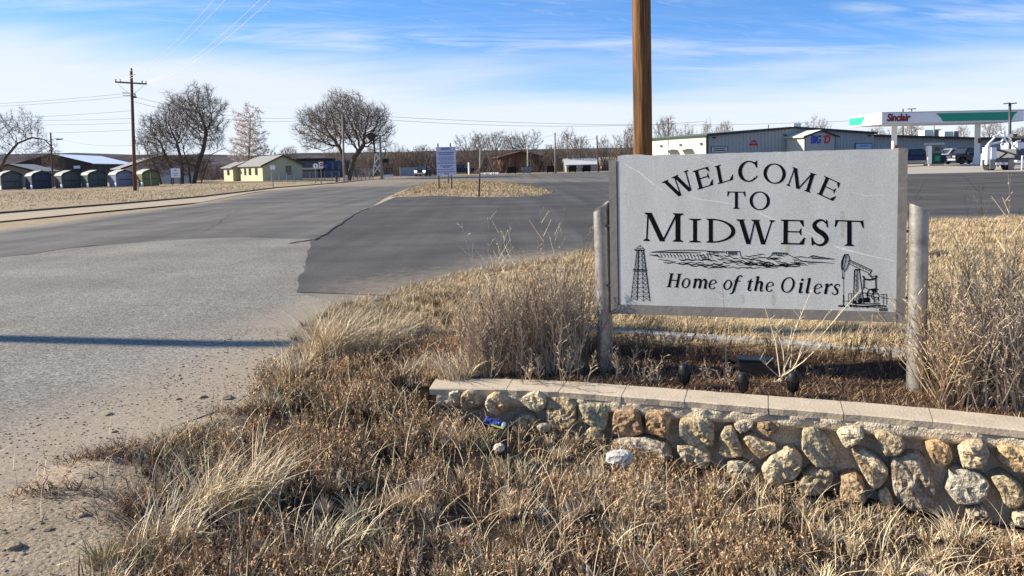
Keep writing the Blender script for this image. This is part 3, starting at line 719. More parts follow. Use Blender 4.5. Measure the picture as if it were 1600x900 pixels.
# --- engraved pictures: mesa landscape
mb = MB(); rr = random.Random(12)
def s2(pts, w, j=0.0): sline(mb, [(x + rr.uniform(-j, j), y + rr.uniform(-j, j)) for x, y in pts], w, 0.0006 + rr.random() * 0.0005)
s2([(1016, 394), (1030, 392.5), (1050, 391), (1080, 391), (1105, 392), (1130, 394)], [.6, 1, 1.3, 1.4, 1.3, 1])
s2([(1018, 394.5), (1035, 394), (1060, 394.5), (1095, 395)], [.5, 1.8, 2.2, 1])
s2([(1014, 398), (1024, 399), (1034, 402)], [.6, 2, .7]); s2([(1028, 405), (1042, 407), (1056, 409)], [.5, 1.5, .6])
for i in range(17):
    x = 1026 + i * 5.2; y = 396.5 + i * .08 + rr.uniform(-.5, .5); s2([(x, y), (x + 2.4, y + 3.2), (x + 3.2, y + 6 + rr.random() * 2)], [1.6, 1.2, .5], .3)
for i in range(30):
    x = 1090 + i * 4.4 + rr.uniform(-1, 1); lo = 395 + max(0, (x - 1150)) * .02; y = lo + rr.uniform(0, 13)
    s2([(x, y), (x + 4, y + 1.6), (x + 9, y + 1.2), (x + 14, y + 3.2)], [.5, 1.5, 1.3, .4], .5)
for x0, x1, y in [(1037, 1100, 409.5), (1060, 1130, 412), (1078, 1140, 414.5), (1100, 1175, 417), (1130, 1200, 410), (1150, 1230, 413.5), (1170, 1215, 417.5), (1190, 1250, 415), (1060, 1110, 405)]:
    n = int((x1 - x0) / 7); s2([(x0 + (x1 - x0) * k / n, y + (k % 2) * 1.5 + k * .04) for k in range(n + 1)], [rr.uniform(.5, 2.2) for _ in range(n + 1)], .5)
for x in np.arange(1106, 1136, 2.6): s2([(x, 392.5), (x + .5, 394.5 + rr.random() * 3)], [2.0, .9], .3)
for x in np.arange(1137.5, 1152, 2.1): spoly(mb, [(x, 392.8), (x + 1.6, 392.8), (x + 1.3, 399 + rr.random() * 1.4), (x + .3, 398 + rr.random())], 0.0011)
s2([(1136, 393), (1157, 393)], 1.3); s2([(1156, 393), (1157.5, 400), (1162, 403.5), (1172, 405), (1182, 403.5), (1190, 402), (1200, 403), (1207, 398)], [1.5, 1.2, 1, .9, 1.2, .9, 1, 1.2])
for x in np.arange(1207, 1229, 2.7): spoly(mb, [(x, 395), (x + 1.9, 395), (x + 1.2, 399 + rr.random()), (x + .5, 398.6)], 0.0011)
s2([(1205, 397.5), (1208, 394.6), (1229, 395.3), (1232, 398), (1240, 402), (1250, 406)], [1.2, 1.3, 1.3, 1.2, 1, 1.2])
s2([(1240, 402), (1252, 401), (1262, 403), (1270, 399.5), (1280, 401.5), (1304, 404.8)], [.7, 1.4, .8, 2.0, 1.6, .6])
s2([(1268, 403), (1284, 404), (1303, 405)], [2.4, 1.2, .4]); s2([(1250, 408), (1268, 409.5), (1285, 410), (1304, 411.5)], [1, 2, 1.2, .5]); s2([(1262, 412), (1275, 412.6)], [1.2, .5])
for i in range(26):
    x = 1160 + rr.uniform(0, 98); y = 404 + rr.uniform(0, 11) * (1 - abs(x - 1205) / 140)
    s2([(x, y), (x + 4, y + 2), (x + 9, y + 2.2), (x + 12, y + 4)], [.5, 1.5, 1.2, .4], .6)
s2([(1200, 417), (1225, 415), (1250, 416.5)], [.6, 2, .5]); s2([(1215, 412), (1235, 413), (1262, 414.5)], [.6, 1.8, .5])
mb.build('engraved_mesa', M_ink, sign)
# derrick
mb = MB()
def s3(pts, w): sline(mb, pts, w, 0.0006 + rr.random() * 0.0005)
s3([(995.2, 390), (985.5, 469)], 0.9); s3([(1005.5, 390), (1015.5, 470.5)], 1.5); s3([(998, 391), (995.5, 469)], 1.7); s3([(1002.5, 391), (1005, 471)], 0.8)
s3([(992, 390.5), (1006.5, 391)], 2.2); s3([(991.5, 388.5), (992.5, 392)], 1); s3([(1007, 389), (1006, 393)], 1); s3([(994, 388), (997, 385), (1000, 383), (1003, 385.5), (1006, 388.5)], .8); s3([(1000, 383), (1000, 390)], .7); s3([(994, 388), (1006, 388.6)], .8)
s3([(989, 421), (1011, 421.8)], 2.0); s3([(989, 423.6), (1010.5, 424.2)], 0.9)
N_ = 11
for i in range(N_):
    y0 = 393 + i * 7.0; y1 = y0 + 7.0
    xl = lambda y: 995.2 - (y - 390) * .123; xr = lambda y: 1005.5 + (y - 390) * .124
    xm = lambda y: 998 - (y - 391) * .032; xn = lambda y: 1002.5 + (y - 391) * .031
    s3([(xl(y0), y0), (xr(y0), y0 + .5)], .55)
    s3([(xn(y0), y0), (xr(y1), y1)], .65); s3([(xr(y0), y0), (xn(y1), y1)], .65); s3([(xl(y0), y0), (xm(y1), y1)], .55); s3([(xm(y0), y0), (xl(y1), y1)], .55); s3([(xm(y0), y0), (xn(y1), y1)], .4)
mb.build('engraved_derrick', M_ink, sign)
# pumpjack
mb = MB()
def q2(x, y): return (1140 + x / 5.714, 370 + y / 5.714)
def s4(pts, w): s3([q2(*p) for p in pts], w)
def p4(pts): spoly(mb, [q2(*p) for p in pts], 0.0007 + rr.random() * 0.0005)
s4([(1045, 155), (1068, 175), (1068, 220), (1050, 275), (1022, 312)], 1.3); s4([(1030, 155), (1012, 200), (1003, 260), (1005, 300)], 2.2); s4([(1018, 168), (998, 225), (997, 270), (1003, 300)], 1.0); s4([(1018, 160), (1062, 155)], 1.2); s4([(1042, 165), (1030, 230), (1016, 300)], 1.2)
for y in range(170, 300, 12): s4([(1046 - (y - 170) * .12, y), (1066 - (y - 170) * .22, y + 3)], .55)
s4([(1004, 305), (1006, 372)], .8); s4([(1021, 305), (1020, 372)], .8); p4([(1003, 360), (1024, 360), (1024, 375), (1003, 375)]); s4([(1016, 372), (1018, 600)], .7)
s4([(1062, 238), (1255, 332)], 1.1); s4([(1072, 208), (1268, 298)], 1.4); s4([(1268, 298), (1255, 332)], 1.4); s4([(1060, 222), (1072, 208)], 1.4)
for i in range(6):
    x = 1082 + i * 29; y = 222 + i * 13.5; p4([(x, y), (x + 26, y + 12), (x + 20, y + 22)]); s4([(x, y), (x - 5, y + 16)], .6)
s4([(1110, 300), (1170, 290)], 1.4); p4([(1120, 285), (1160, 290), (1165, 305), (1118, 300)])
s4([(1118, 300), (1100, 595)], 1.1); s4([(1135, 305), (1128, 595)], .8); s4([(1142, 305), (1150, 590)], .8); s4([(1158, 305), (1200, 600)], 1.4); s4([(1112, 305), (1108, 430)], .8)
for y in range(330, 590, 42): s4([(1116 - (y - 300) * .05, y), (1148, y + 40)], .5); s4([(1142, y), (1112, y + 40)], .5)
s4([(1240, 330), (1262, 360), (1295, 350), (1316, 345)], 1.2); s4([(1190, 348), (1206, 378), (1252, 384), (1300, 372), (1316, 348)], 2.6); s4([(1258, 340), (1280, 375)], 1.0)
s4([(1195, 380), (1195, 455)], 1.1); s4([(1205, 380), (1205, 455)], .8); s4([(1300, 375), (1306, 480)], 1.1); s4([(1311, 372), (1312, 480)], .8)
s4([(1190, 470), (1198, 450), (1215, 455), (1240, 470), (1300, 462), (1330, 470)], 1.3); s4([(1185, 480), (1160, 520), (1156, 560)], 1.0)
for c in [(1200, 530, 30), (1255, 500, 26), (1300, 530, 34), (1165, 570, 20), (1310, 560, 22)]:
    s4([(c[0] + c[2] * math.cos(a), c[1] + c[2] * math.sin(a)) for a in np.linspace(0, 2 * PI, 14)], 1.1)
p4([(1195, 545), (1250, 540), (1255, 585), (1200, 585)]); p4([(1155, 560), (1180, 548), (1186, 590), (1150, 592)]); p4([(1262, 470), (1312, 466), (1316, 492), (1270, 490)]); p4([(1098, 565), (1130, 572), (1130, 592), (1098, 592)])
s4([(1200, 500), (1320, 510)], 1.1); s4([(1210, 520), (1330, 545)], 1.0); s4([(1240, 480), (1225, 580)], 1.0); s4([(1282, 480), (1290, 590)], 1.0)
s4([(1095, 592), (1200, 600), (1340, 596)], 1.6); s4([(1070, 610), (1200, 622), (1320, 612), (1400, 620)], 2.2)
for x in (1085, 1062, 1372, 1402): s4([(x, 510 if x > 1200 else 505), (x, 605 if x > 1200 else 590)], .9)
s4([(1342, 515), (1402, 514)], .8); s4([(1062, 508), (1112, 506)], .7); s4([(1017, 572), (1060, 575)], .8)
for i in range(16):
    x = 972 + i * 3.7 + rr.uniform(-2, 2); y = 618 + rr.uniform(-4, 4); s4([(x, y + 6), (x + 4, y - 6)], 1.0)
for i in range(42):
    x = 1070 + i * 8.2 + rr.uniform(-3, 3); y = 622 + max(0, i - 24) * .9 + rr.uniform(-5, 5); s4([(x, y), (x + 9, y + rr.uniform(1, 9))], rr.uniform(.7, 1.8))
for i in range(7): x = 1340 + i * 11; s4([(x, 640), (x - 4, 655), (x + 6, 662)], 1.1)
s4([(970, 620), (1010, 616), (1045, 632)], 1.2); s4([(1016, 520), (1016, 610)], 1.6); s4([(1340, 530), (1400, 548)], .6); s4([(1345, 545), (1425, 550)], .5)
mb.build('engraved_pumpjack', M_ink, sign)
# the two pipe posts, cut at a slant, and the bolts that carry the frame
for (px_t, py_hi, py_lo, px_b, py_b, side) in [(939.5, 314, 331, 947.5, 585, -1), (1436, 318, 333, 1431.5, 603, 1)]:
    P = (PL if side < 0 else PR) + SN * (-0.052 if side < 0 else 0.012)
    r = 0.062
    top = on_plane(px_t, (py_hi + py_lo) / 2, P, SN); bot = on_plane(px_b, py_b, P, SN)
    bot.z = -0.35; k = (py_lo - py_hi) / 2 / FOC * P.y
    mb = MB(); n = 28; vs = []
    ax = (top - bot)
    for j, zt in ((0, 0), (1, 1)):
        for i in range(n):
            a = 2 * PI * i / n; dx, dy = r * math.cos(a), r * math.sin(a)
            p = bot + ax * zt + Vector((dx, dy, 0))
            if j: p.z += (dx / r) * k * (-side) * (1 if side > 0 else 1) * 1.0
            vs.append(p)
    for i in range(n):     # inner wall, so that the pipe is open at the top
        p = Vector(vs[n + i]); c = bot + ax; q = c + (p - c) * 0.9; q.z = p.z; vs.append(q)
    for i in range(n):
        q = Vector(vs[2 * n + i]); vs.append(q - Vector((0, 0, 0.25)))
    fs = []
    for a in range(3): fs += [(a * n + i, a * n + (i + 1) % n, (a + 1) * n + (i + 1) % n, (a + 1) * n + i) for i in range(n)]
    fs.append(tuple(3 * n + i for i in range(n)))
    mb.add(vs, fs); o = mb.build('post', M_galv, sign, smooth=True)
    for e in (0,):
        try: o.data.set_sharp_from_angle(angle=0.7)
        except Exception: pass
    for py in ((353, 447) if side < 0 else (362, 466)):
        u = uL - 0.07 if side < 0 else uR + 0.058
        zz = sp(960 if side < 0 else 1418, py).z
        a = spt(u, zz, -0.02); q = spt((P - SP).dot(SDIR), zz, -0.02)
        mb = MB(); mb.tube([a, q], 0.009, 8); mb.build('bolt', M_darkmetal, sign, smooth=False)

# ------------------------------------------------------------------ the stone retaining wall
wallT = thing('stone_wall', 'low retaining wall of rough field stones with a concrete cap', 'wall', (1.2, 4.8, -0.3))
def wpt(px, py):
    """point on the (vertical, slightly bent) front face under a photo pixel -> (s along the wall, z)"""
    d = ray(px, py); best = None
    for (a, b) in zip(WALL[:-1], WALL[1:]):
        A, B = Vector((a[0], a[1], 0)), Vector((b[0], b[1], 0)); e = (B - A); nrm = Vector((-e.y, e.x, 0))
        den = d.dot(nrm)
        if abs(den) < 1e-9: continue
        p = Vector((0, 0, EYE)); p = p + d * ((A - p).dot(nrm) / den)
        t = (p - A).dot(e) / e.length_squared
        lo, hi = (-9 if a is WALL[0] else 0), (9 if b is WALL[-1] else 1)
        if lo <= t <= hi: best = (p, e.normalized())
    return best
def wall_frame(x):
    i = min(max(int(np.searchsorted(WX, x)) - 1, 0), len(WALL) - 2)
    e = Vector((WALL[i + 1][0] - WALL[i][0], WALL[i + 1][1] - WALL[i][1], 0)).normalized()
    return e, Vector((e.y, -e.x, 0))       # along, outward (towards the camera)
M_stone = mat('field_stone', (1, 1, 1), 0.9, 0.34, 14, 9, bump=2.6, bscale=34, attr=True, speck=(55, 0.42), spec=0.12)
# mortar body: recessed, lumpy face with a rough band under the cap
mb = MB(); nu, nv = 230, 40
xs = np.linspace(-0.58, 4.32, nu)
for j in range(nv):
    z = -0.95 + 0.95 * j / (nv - 1)
    for x in xs:
        e, nrm = wall_frame(x); y = float(wall_y(x))
        nz = float(fbm(np.array([x]), np.array([z]), 9, 3)[0] - 0.5) * 0.022 + float(fbm(np.array([x]), np.array([z]), 34, 6)[0] - 0.5) * 0.014
        band = float(sstep(-0.115, -0.075, z + 0.025 * (fbm(np.array([x]), np.array([0.]), 5, 2)[0] - .5)))
        off = -0.070 + band * 0.066 + nz * (1 + 1.1 * band)
        mb.v.append((x + nrm.x * off, y + nrm.y * off, z))
for j in range(nv - 1):
    for i in range(nu - 1): mb.f.append((j * nu + i, j * nu + i + 1, (j + 1) * nu + i + 1, (j + 1) * nu + i))
b = len(mb.v)
for x in xs:
    e, nrm = wall_frame(x); y = float(wall_y(x))
    mb.v.append((x - nrm.x * 0.24, y - nrm.y * 0.24, 0.0)); mb.v.append((x - nrm.x * 0.24, y - nrm.y * 0.24, -0.95))
for i in range(nu - 1):
    t = (nv - 1) * nu + i; mb.f.append((t, t + 1, b + 2 * (i + 1), b + 2 * i)); mb.f.append((b + 2 * i, b + 2 * i + 2, b + 2 * i + 3, b + 2 * i + 1))
mb.build('mortar', M_mortar, wallT, smooth=True)
# concrete cap blocks, joints where the photo has them
jx = [-0.63, -0.07, 0.30, 0.72, 1.12, 1.62, 2.04, 2.50, 2.95, 3.46, 3.92, 4.36]
jx = [gp(x, 622, CAPZ).x if x > 100 else x for x in jx]
rr = random.Random(3)
for x0, x1 in zip(jx[:-1], jx[1:]):
    if x1 - x0 < 0.2: continue
    mb = MB(); n = 5; g = 0.003
    for k in range(n + 1):
        x = x0 + g + (x1 - x0 - 2 * g) * k / n; e, nrm = wall_frame(x); y = float(wall_y(x)); j = rr.uniform(-.006, .006)
        for off, z in ((0.0 + j, 0.0), (0.006 + j, CAPZ - 0.008), (-0.004 + j, CAPZ), (-0.225 + j, CAPZ + 0.004), (-0.235, 0.0)):
            mb.v.append((x + nrm.x * off, y + nrm.y * off, z))
    for k in range(n):
        for q in range(5): mb.f.append((k * 5 + q, k * 5 + (q + 1) % 5, (k + 1) * 5 + (q + 1) % 5, (k + 1) * 5 + q))
    mb.f.append((4, 3, 2, 1, 0)); mb.f.append(tuple(n * 5 + q for q in range(5)))
    mb.build('cap_block', M_concrete, wallT)
    e, nrm = wall_frame(x1); y = float(wall_y(x1)); c_ = Vector((x1, y, 0)); q = MB()
    q.prism([(-0.001, 0.0), (-0.001, CAPZ - 0.004), (-0.22, CAPZ - 0.001), (-0.22, 0.0)], lambda p: c_ + nrm * p[0] - e * 0.0028 + Vector((0, 0, p[1])), lambda p: c_ + nrm * p[0] + e * 0.0028 + Vector((0, 0, p[1]))); q.build('joint', M_mortar, wallT)
tan, org, gry, brn, pal, olv = (0.42, 0.33, 0.205), (0.44, 0.285, 0.145), (0.38, 0.335, 0.26), (0.30, 0.20, 0.12), (0.54, 0.45, 0.30), (0.33, 0.28, 0.18)
Z1 = lambda p: (650 + p[0] / 4, 560 + p[1] / 4); Z2 = lambda p: (1000 + p[0] / 4, 580 + p[1] / 4); Z3 = lambda p: (1300 + p[0] / 4.09, 600 + p[1] / 4.09)
STONES = [
 (Z1, gry, .05, [(205, 210), (270, 195), (285, 240), (275, 285), (215, 275)]),
 (Z1, tan, .07, [(285, 225), (330, 195), (400, 205), (415, 250), (380, 300), (320, 320), (285, 290)]),
 (Z1, org, .08, [(450, 235), (500, 205), (555, 225), (590, 270), (565, 325), (510, 345), (460, 310), (445, 270)]),
 (Z1, pal, .05, [(645, 265), (700, 220), (770, 200), (812, 235), (808, 300), (750, 330), (690, 290)]),
 (Z1, tan, .07, [(620, 375), (680, 345), (735, 350), (745, 400), (700, 440), (630, 425)]),
 (Z1, olv, .06, [(824, 250), (960, 250), (1005, 290), (1000, 390), (940, 437), (850, 437), (826, 380)]),
 (Z1, olv, .06, [(1020, 290), (1185, 285), (1195, 330), (1190, 430), (1150, 445), (1080, 400), (1025, 380)]),
 (Z1, pal, .06, [(1055, 460), (1100, 420), (1150, 430), (1175, 500), (1150, 540), (1060, 530)]),
 (Z1, brn, .06, [(1225, 420), (1250, 325), (1370, 312), (1402, 340), (1422, 460), (1330, 482), (1220, 467)]),
 (Z1, org, .06, [(1438, 340), (1560, 330), (1592, 365), (1577, 470), (1540, 487), (1442, 452)]),
 (Z1, gry, .08, [(1215, 515), (1300, 490), (1440, 492), (1560, 525), (1590, 610), (1400, 640), (1230, 620)]),
 (Z2, tan, .07, [(255, 300), (420, 290), (455, 330), (460, 440), (420, 470), (310, 442), (257, 380)]),
 (Z2, tan, .06, [(492, 420), (530, 350), (575, 345), (640, 480), (630, 530), (540, 537), (495, 500)]),
 (Z2, gry, .05, [(582, 330), (640, 302), (715, 310), (695, 362), (625, 385)]),
 (Z2, brn, .05, [(735, 322), (830, 310), (872, 332), (860, 380), (800, 395), (735, 360)]),
 (Z2, org, .06, [(642, 410), (690, 390), (780, 440), (845, 450), (850, 490), (750, 537), (700, 490)]),
 (Z2, tan, .09, [(765, 600), (830, 510), (950, 478), (1012, 540), (992, 640), (900, 690), (800, 690)]),
 (Z2, olv, .06, [(1025, 362), (1090, 355), (1180, 420), (1225, 520), (1200, 585), (1100, 582), (1015, 482)]),
 (Z2, tan, .08, [(985, 690), (1060, 612), (1150, 595), (1195, 622), (1192, 730), (1080, 760), (1000, 750)]),
 (Z2, gry, .06, [(545, 560), (640, 565), (720, 600), (710, 690), (560, 670)]),
 (Z2, pal, .06, [(240, 460), (400, 450), (440, 520), (420, 600), (260, 590)]),
 (Z2, pal, .09, [(1228, 380), (1270, 342), (1370, 345), (1400, 390), (1355, 432), (1282, 467)]),
 (Z2, brn, .07, [(1325, 502), (1400, 490), (1500, 550), (1550, 610), (1530, 692), (1450, 722), (1390, 622)]),
 (Z2, brn, .09, [(1250, 640), (1350, 637), (1395, 680), (1400, 800), (1250, 810)]),
 (Z2, pal, .06, [(1485, 742), (1545, 725), (1582, 800), (1572, 870), (1490, 800)]),
 (Z3, tan, .07, [(272, 300), (330, 290), (440, 330), (462, 390), (402, 452), (340, 442), (292, 372)]),
 (Z3, gry, .07, [(385, 470), (560, 450), (602, 500), (652, 690), (640, 770), (500, 790), (402, 692), (385, 600)]),
 (Z3, org, .08, [(590, 372), (670, 350), (742, 380), (772, 462), (722, 512), (642, 482)]),
 (Z3, pal, .10, [(805, 402), (860, 355), (950, 350), (1000, 430), (950, 522), (830, 522)]),
 (Z3, gry, .07, [(720, 662), (760, 602), (745, 542), (860, 535), (982, 602), (987, 692), (930, 742), (800, 765)]),
 (Z3, org, .06, [(1065, 402), (1110, 390), (1240, 420), (1260, 550), (1160, 557), (1060, 472)]),
 (Z3, tan, .07, [(1000, 582), (1090, 552), (1200, 642), (1222, 722), (1170, 797), (1090, 742), (1055, 652)]),
 (Z3, pal, .07, [(1150, 812), (1240, 800), (1300, 850), (1280, 900), (1160, 890)]),
 (Z3, gry, .06, [(860, 780), (960, 770), (1000, 830), (960, 880), (870, 860)]),
 (Z3, tan, .07, [(1275, 410), (1390, 420), (1400, 560), (1290, 560)]), (Z3, gry, .07, [(1260, 600), (1400, 590), (1430, 740), (1270, 760)]),
]
_r = random.Random(31)
for cx_, cy_, rr_ in [(1668, 742, 30), (1712, 800, 36), (1752, 748, 30), (1800, 812, 38), (1846, 770, 32), (1690, 872, 34), (1768, 888, 36), (1880, 840, 36), (1640, 820, 26), (1850, 905, 36)]:
    STONES.append((lambda p: p, _r.choice([tan, gry, pal, org, brn]), _r.uniform(.05, .08), [(cx_ + rr_ * _r.uniform(.8, 1.1) * math.cos(a), cy_ + rr_ * _r.uniform(.75, 1.0) * math.sin(a)) for a in np.linspace(0, 2 * PI, 8)[:-1]]))
def noise3(p, sc, seed):
    x, y, z = p.x * sc, p.y * sc, p.z * sc
    return float(vnoise(np.array([x + z * .7]), np.array([y - z * .6 + seed]), 1.0, seed)[0]) - 0.5
rr = random.Random(8)
for si, (zf, colr, prot, poly) in enumerate(STONES):
    P = []
    for q in poly:
        r_ = wpt(*zf(q)); P.append(r_[0])
    c = sum(P, Vector()) / len(P); e, nrm = wall_frame(c.x)
    # finer outline with chipped edges
    out = []
    for i, p in enumerate(P):
        q = P[(i + 1) % len(P)]; L = (q - p).length; k = max(2, int(L / 0.028))
        for j in range(k):
            t = j / k; w = p.lerp(q, t); w = w + (c - w) * rr.uniform(-0.13, -0.03); out.append(w)
    out = [o + (((out[i - 1] + out[(i + 1) % len(out)]) / 2) - o) * 0.35 for i, o in enumerate(out)]
    n = len(out); prot = prot * 0.85 - 0.015; tilt = (rr.uniform(-.16, .16), rr.uniform(-.16, .16))
    mb = MB(); cv = 0.9 + 0.25 * rr.random(); alt = [colr, tan, tan, pal, brn][rr.randrange(5)]
    rings = [(1.0, -0.10), (1.0, prot * 0.25), (0.95, prot * 0.80), (0.82, prot * 1.0), (0.58, prot * 1.1), (0.30, prot * 1.12)]
    for ri, (sc, dp) in enumerate(rings):
        for o in out:
            p = c + (o - c) * sc
            d = dp + (((p - c).dot(e)) * tilt[0] + (p.z - c.z) * tilt[1]) * (ri > 1)
            d += noise3(p, 16, si) * 0.05 * (ri > 0) + noise3(p, 45, si + 50) * 0.022 * (ri > 1)
            p = p + nrm * d
            w = min(1, max(0, 0.6 + 1.0 * noise3(p, 20, si + 9)))
            mb.v.append(tuple(p)); mb.c.append(tuple((colr[k] * w + alt[k] * (1 - w)) * cv for k in range(3)))
    p = c + nrm * prot * 1.12; mb.v.append(tuple(p)); mb.c.append(tuple(x * cv for x in colr))
    for ri in range(len(rings) - 1):
        for i in range(n): mb.f.append((ri * n + i, ri * n + (i + 1) % n, (ri + 1) * n + (i + 1) % n, (ri + 1) * n + i))
    for i in range(n): mb.f.append(((len(rings) - 1) * n + i, (len(rings) - 1) * n + (i + 1) % n, len(rings) * n))
    mb.build('stone', M_stone, wallT)
# rear edging of the bed: weathered timbers
edg = thing('bed_edging', 'weathered grey edging beam along the back of the sign bed', 'edging', (2.0, 6.15, 0.03))
ea, eb = Vector((0.55, 6.72, 0.06)), Vector((3.55, 5.38, 0.06))
for t0, t1 in ((0, .33), (.336, .66), (.666, 1)):
    mb = MB(); mb.bar(ea.lerp(eb, t0), ea.lerp(eb, t1), 0.13, 0.16); mb.build('beam', mat('grey_timber', (0.36, 0.33, 0.29), 0.9, 0.25, 7, bump=0.5, bscale=40) if t0 == 0 else bpy.data.materials['grey_timber'], edg)

# ------------------------------------------------------------------ ground lights of the bed
def bullet_light(base, lean, label, s=1.0):
    t = thing('bullet_spotlight', label, 'spotlight', base, 'black bullet spotlights in the sign bed')
    b = Vector(base); ax = Vector((lean[0], lean[1], 1)).normalized()
    mb = MB(); mb.tube([b + Vector((0, 0, -0.06)), b + ax * 0.05 * s], [0.006, 0.012], 8); mb.build('stake', M_black, t)
    mb = MB()
    P = [b + ax * h * s for h in (0.03, 0.045, 0.08, 0.13, 0.165, 0.178, 0.182)]; mb.tube(P, [x * s for x in (0.016, 0.026, 0.036, 0.042, 0.036, 0.024, 0.010)], 18); mb.build('housing', M_black, t, smooth=True)
    u = ax.cross(Vector((0, 1, 0))).normalized(); v = ax.cross(u)
    for k in range(14):
        a = 2 * PI * k / 14; d = u * math.cos(a) + v * math.sin(a)
        mb = MB(); mb.bar(b + ax * 0.045 * s + d * 0.028 * s, b + ax * 0.115 * s + d * 0.041 * s, 0.004 * s, 0.012 * s, up=d); mb.build('fin', M_black, t)
    return t
def bedpt(px, py): p = gp(px, py, 0.035); return (p.x, p.y, 0.03)
bullet_light(bedpt(1070, 606), (-0.02, 0.0), 'black bullet spotlight standing alone left in the bed')
bullet_light(bedpt(1161, 618), (-0.02, -0.02), 'black bullet spotlight in front of the black junction box', 0.92)
bullet_light(bedpt(1238, 618), (0.03, -0.02), 'black bullet spotlight right of the black junction box', 0.95)
bp = bedpt(1185, 592); t = thing('junction_box', 'black box on the mulch behind the middle spotlight', 'box', bp)
mb = MB(); mb.box((bp[0], bp[1] + 0.06, 0.095), (0.25, 0.12, 0.14), rz=-0.27); mb.build('housing', M_black, t, bevel=0.008)
mb = MB(); mb.box((bp[0], bp[1] + 0.06, 0.1715), (0.26, 0.13, 0.012), rz=-0.27); mb.build('lid', M_black, t, bevel=0.003)
q = Vector(bp); mb = MB(); mb.tube([q + Vector((-.15, .1, 0.10)), q + Vector((-.19, .09, .13)), q + Vector((-.23, .08, .09)), q + Vector((-.25, .08, 0.0))], 0.012, 8); mb.build('cable', M_black, t, smooth=True)

# ------------------------------------------------------------------ the near wooden pole and the wires it carries
WPX, WPY = 2.02, 11.2
p0, p1 = at(1004.6, 236, WPY), at(1002, 0, WPY)
ax = (p1 - p0) / (p1.z - p0.z)
def polept(z): return p0 + ax * (z - p0.z)
pole = thing('utility_pole', 'thick brown wooden utility pole rising behind the welcome sign', 'utility pole', polept(0.0))
mb = MB(); nseg = 44
zs = [-0.4 + 11.0 * i / nseg for i in range(nseg + 1)]
mb.tube([polept(z) for z in zs], [0.146 - 0.0022 * z + random.uniform(-.0012, .0012) for z in zs], 28); mb.build('pole', M_polewood, pole, smooth=True)
for k in range(9):    # long drying cracks, proud slivers of dark wood
    a = -PI / 2 + random.uniform(-1.2, 1.2); z = random.uniform(1.6, 3.2); L = random.uniform(0.5, 1.6)
    pts = [polept(z + L * t) + Vector((math.cos(a + .03 * math.sin(5 * t)), math.sin(a), 0)) * (0.144 - 0.0022 * z) for t in (0, .25, .5, .75, 1)]
    mb = MB(); mb.tube(pts, [.001, .004, .005, .003, .001], 4); mb.build('crack', bpy.data.materials['weathered_pole_wood'], pole)
arm_z = 10.2; c = polept(arm_z)
mb = MB(); mb.bar(c + Vector((-1.1, -0.12, 0)), c + Vector((1.1, -0.22, 0)), 0.09, 0.11); mb.build('crossarm', M_polegrey, pole)
# pole outside the frame on the far left whose shadow lies across the road
tp = thing('utility_pole', 'wooden utility pole at the left road edge casting a long shadow', 'utility pole', (-16.4, 8.4, 0))
mb = MB(); sxy = Vector((-16.4, 6.93 - 0.104 * (-16.4 + 2.26) - 0.02, 0)); tp.location = sxy; ORIG[tp.name] = Vector(sxy)
mb.tube([sxy + Vector((0, 0, -.3)), sxy + Vector((0, 0, 11.2))], [0.17, 0.12], 14); mb.build('pole', M_polefar, tp, smooth=True)
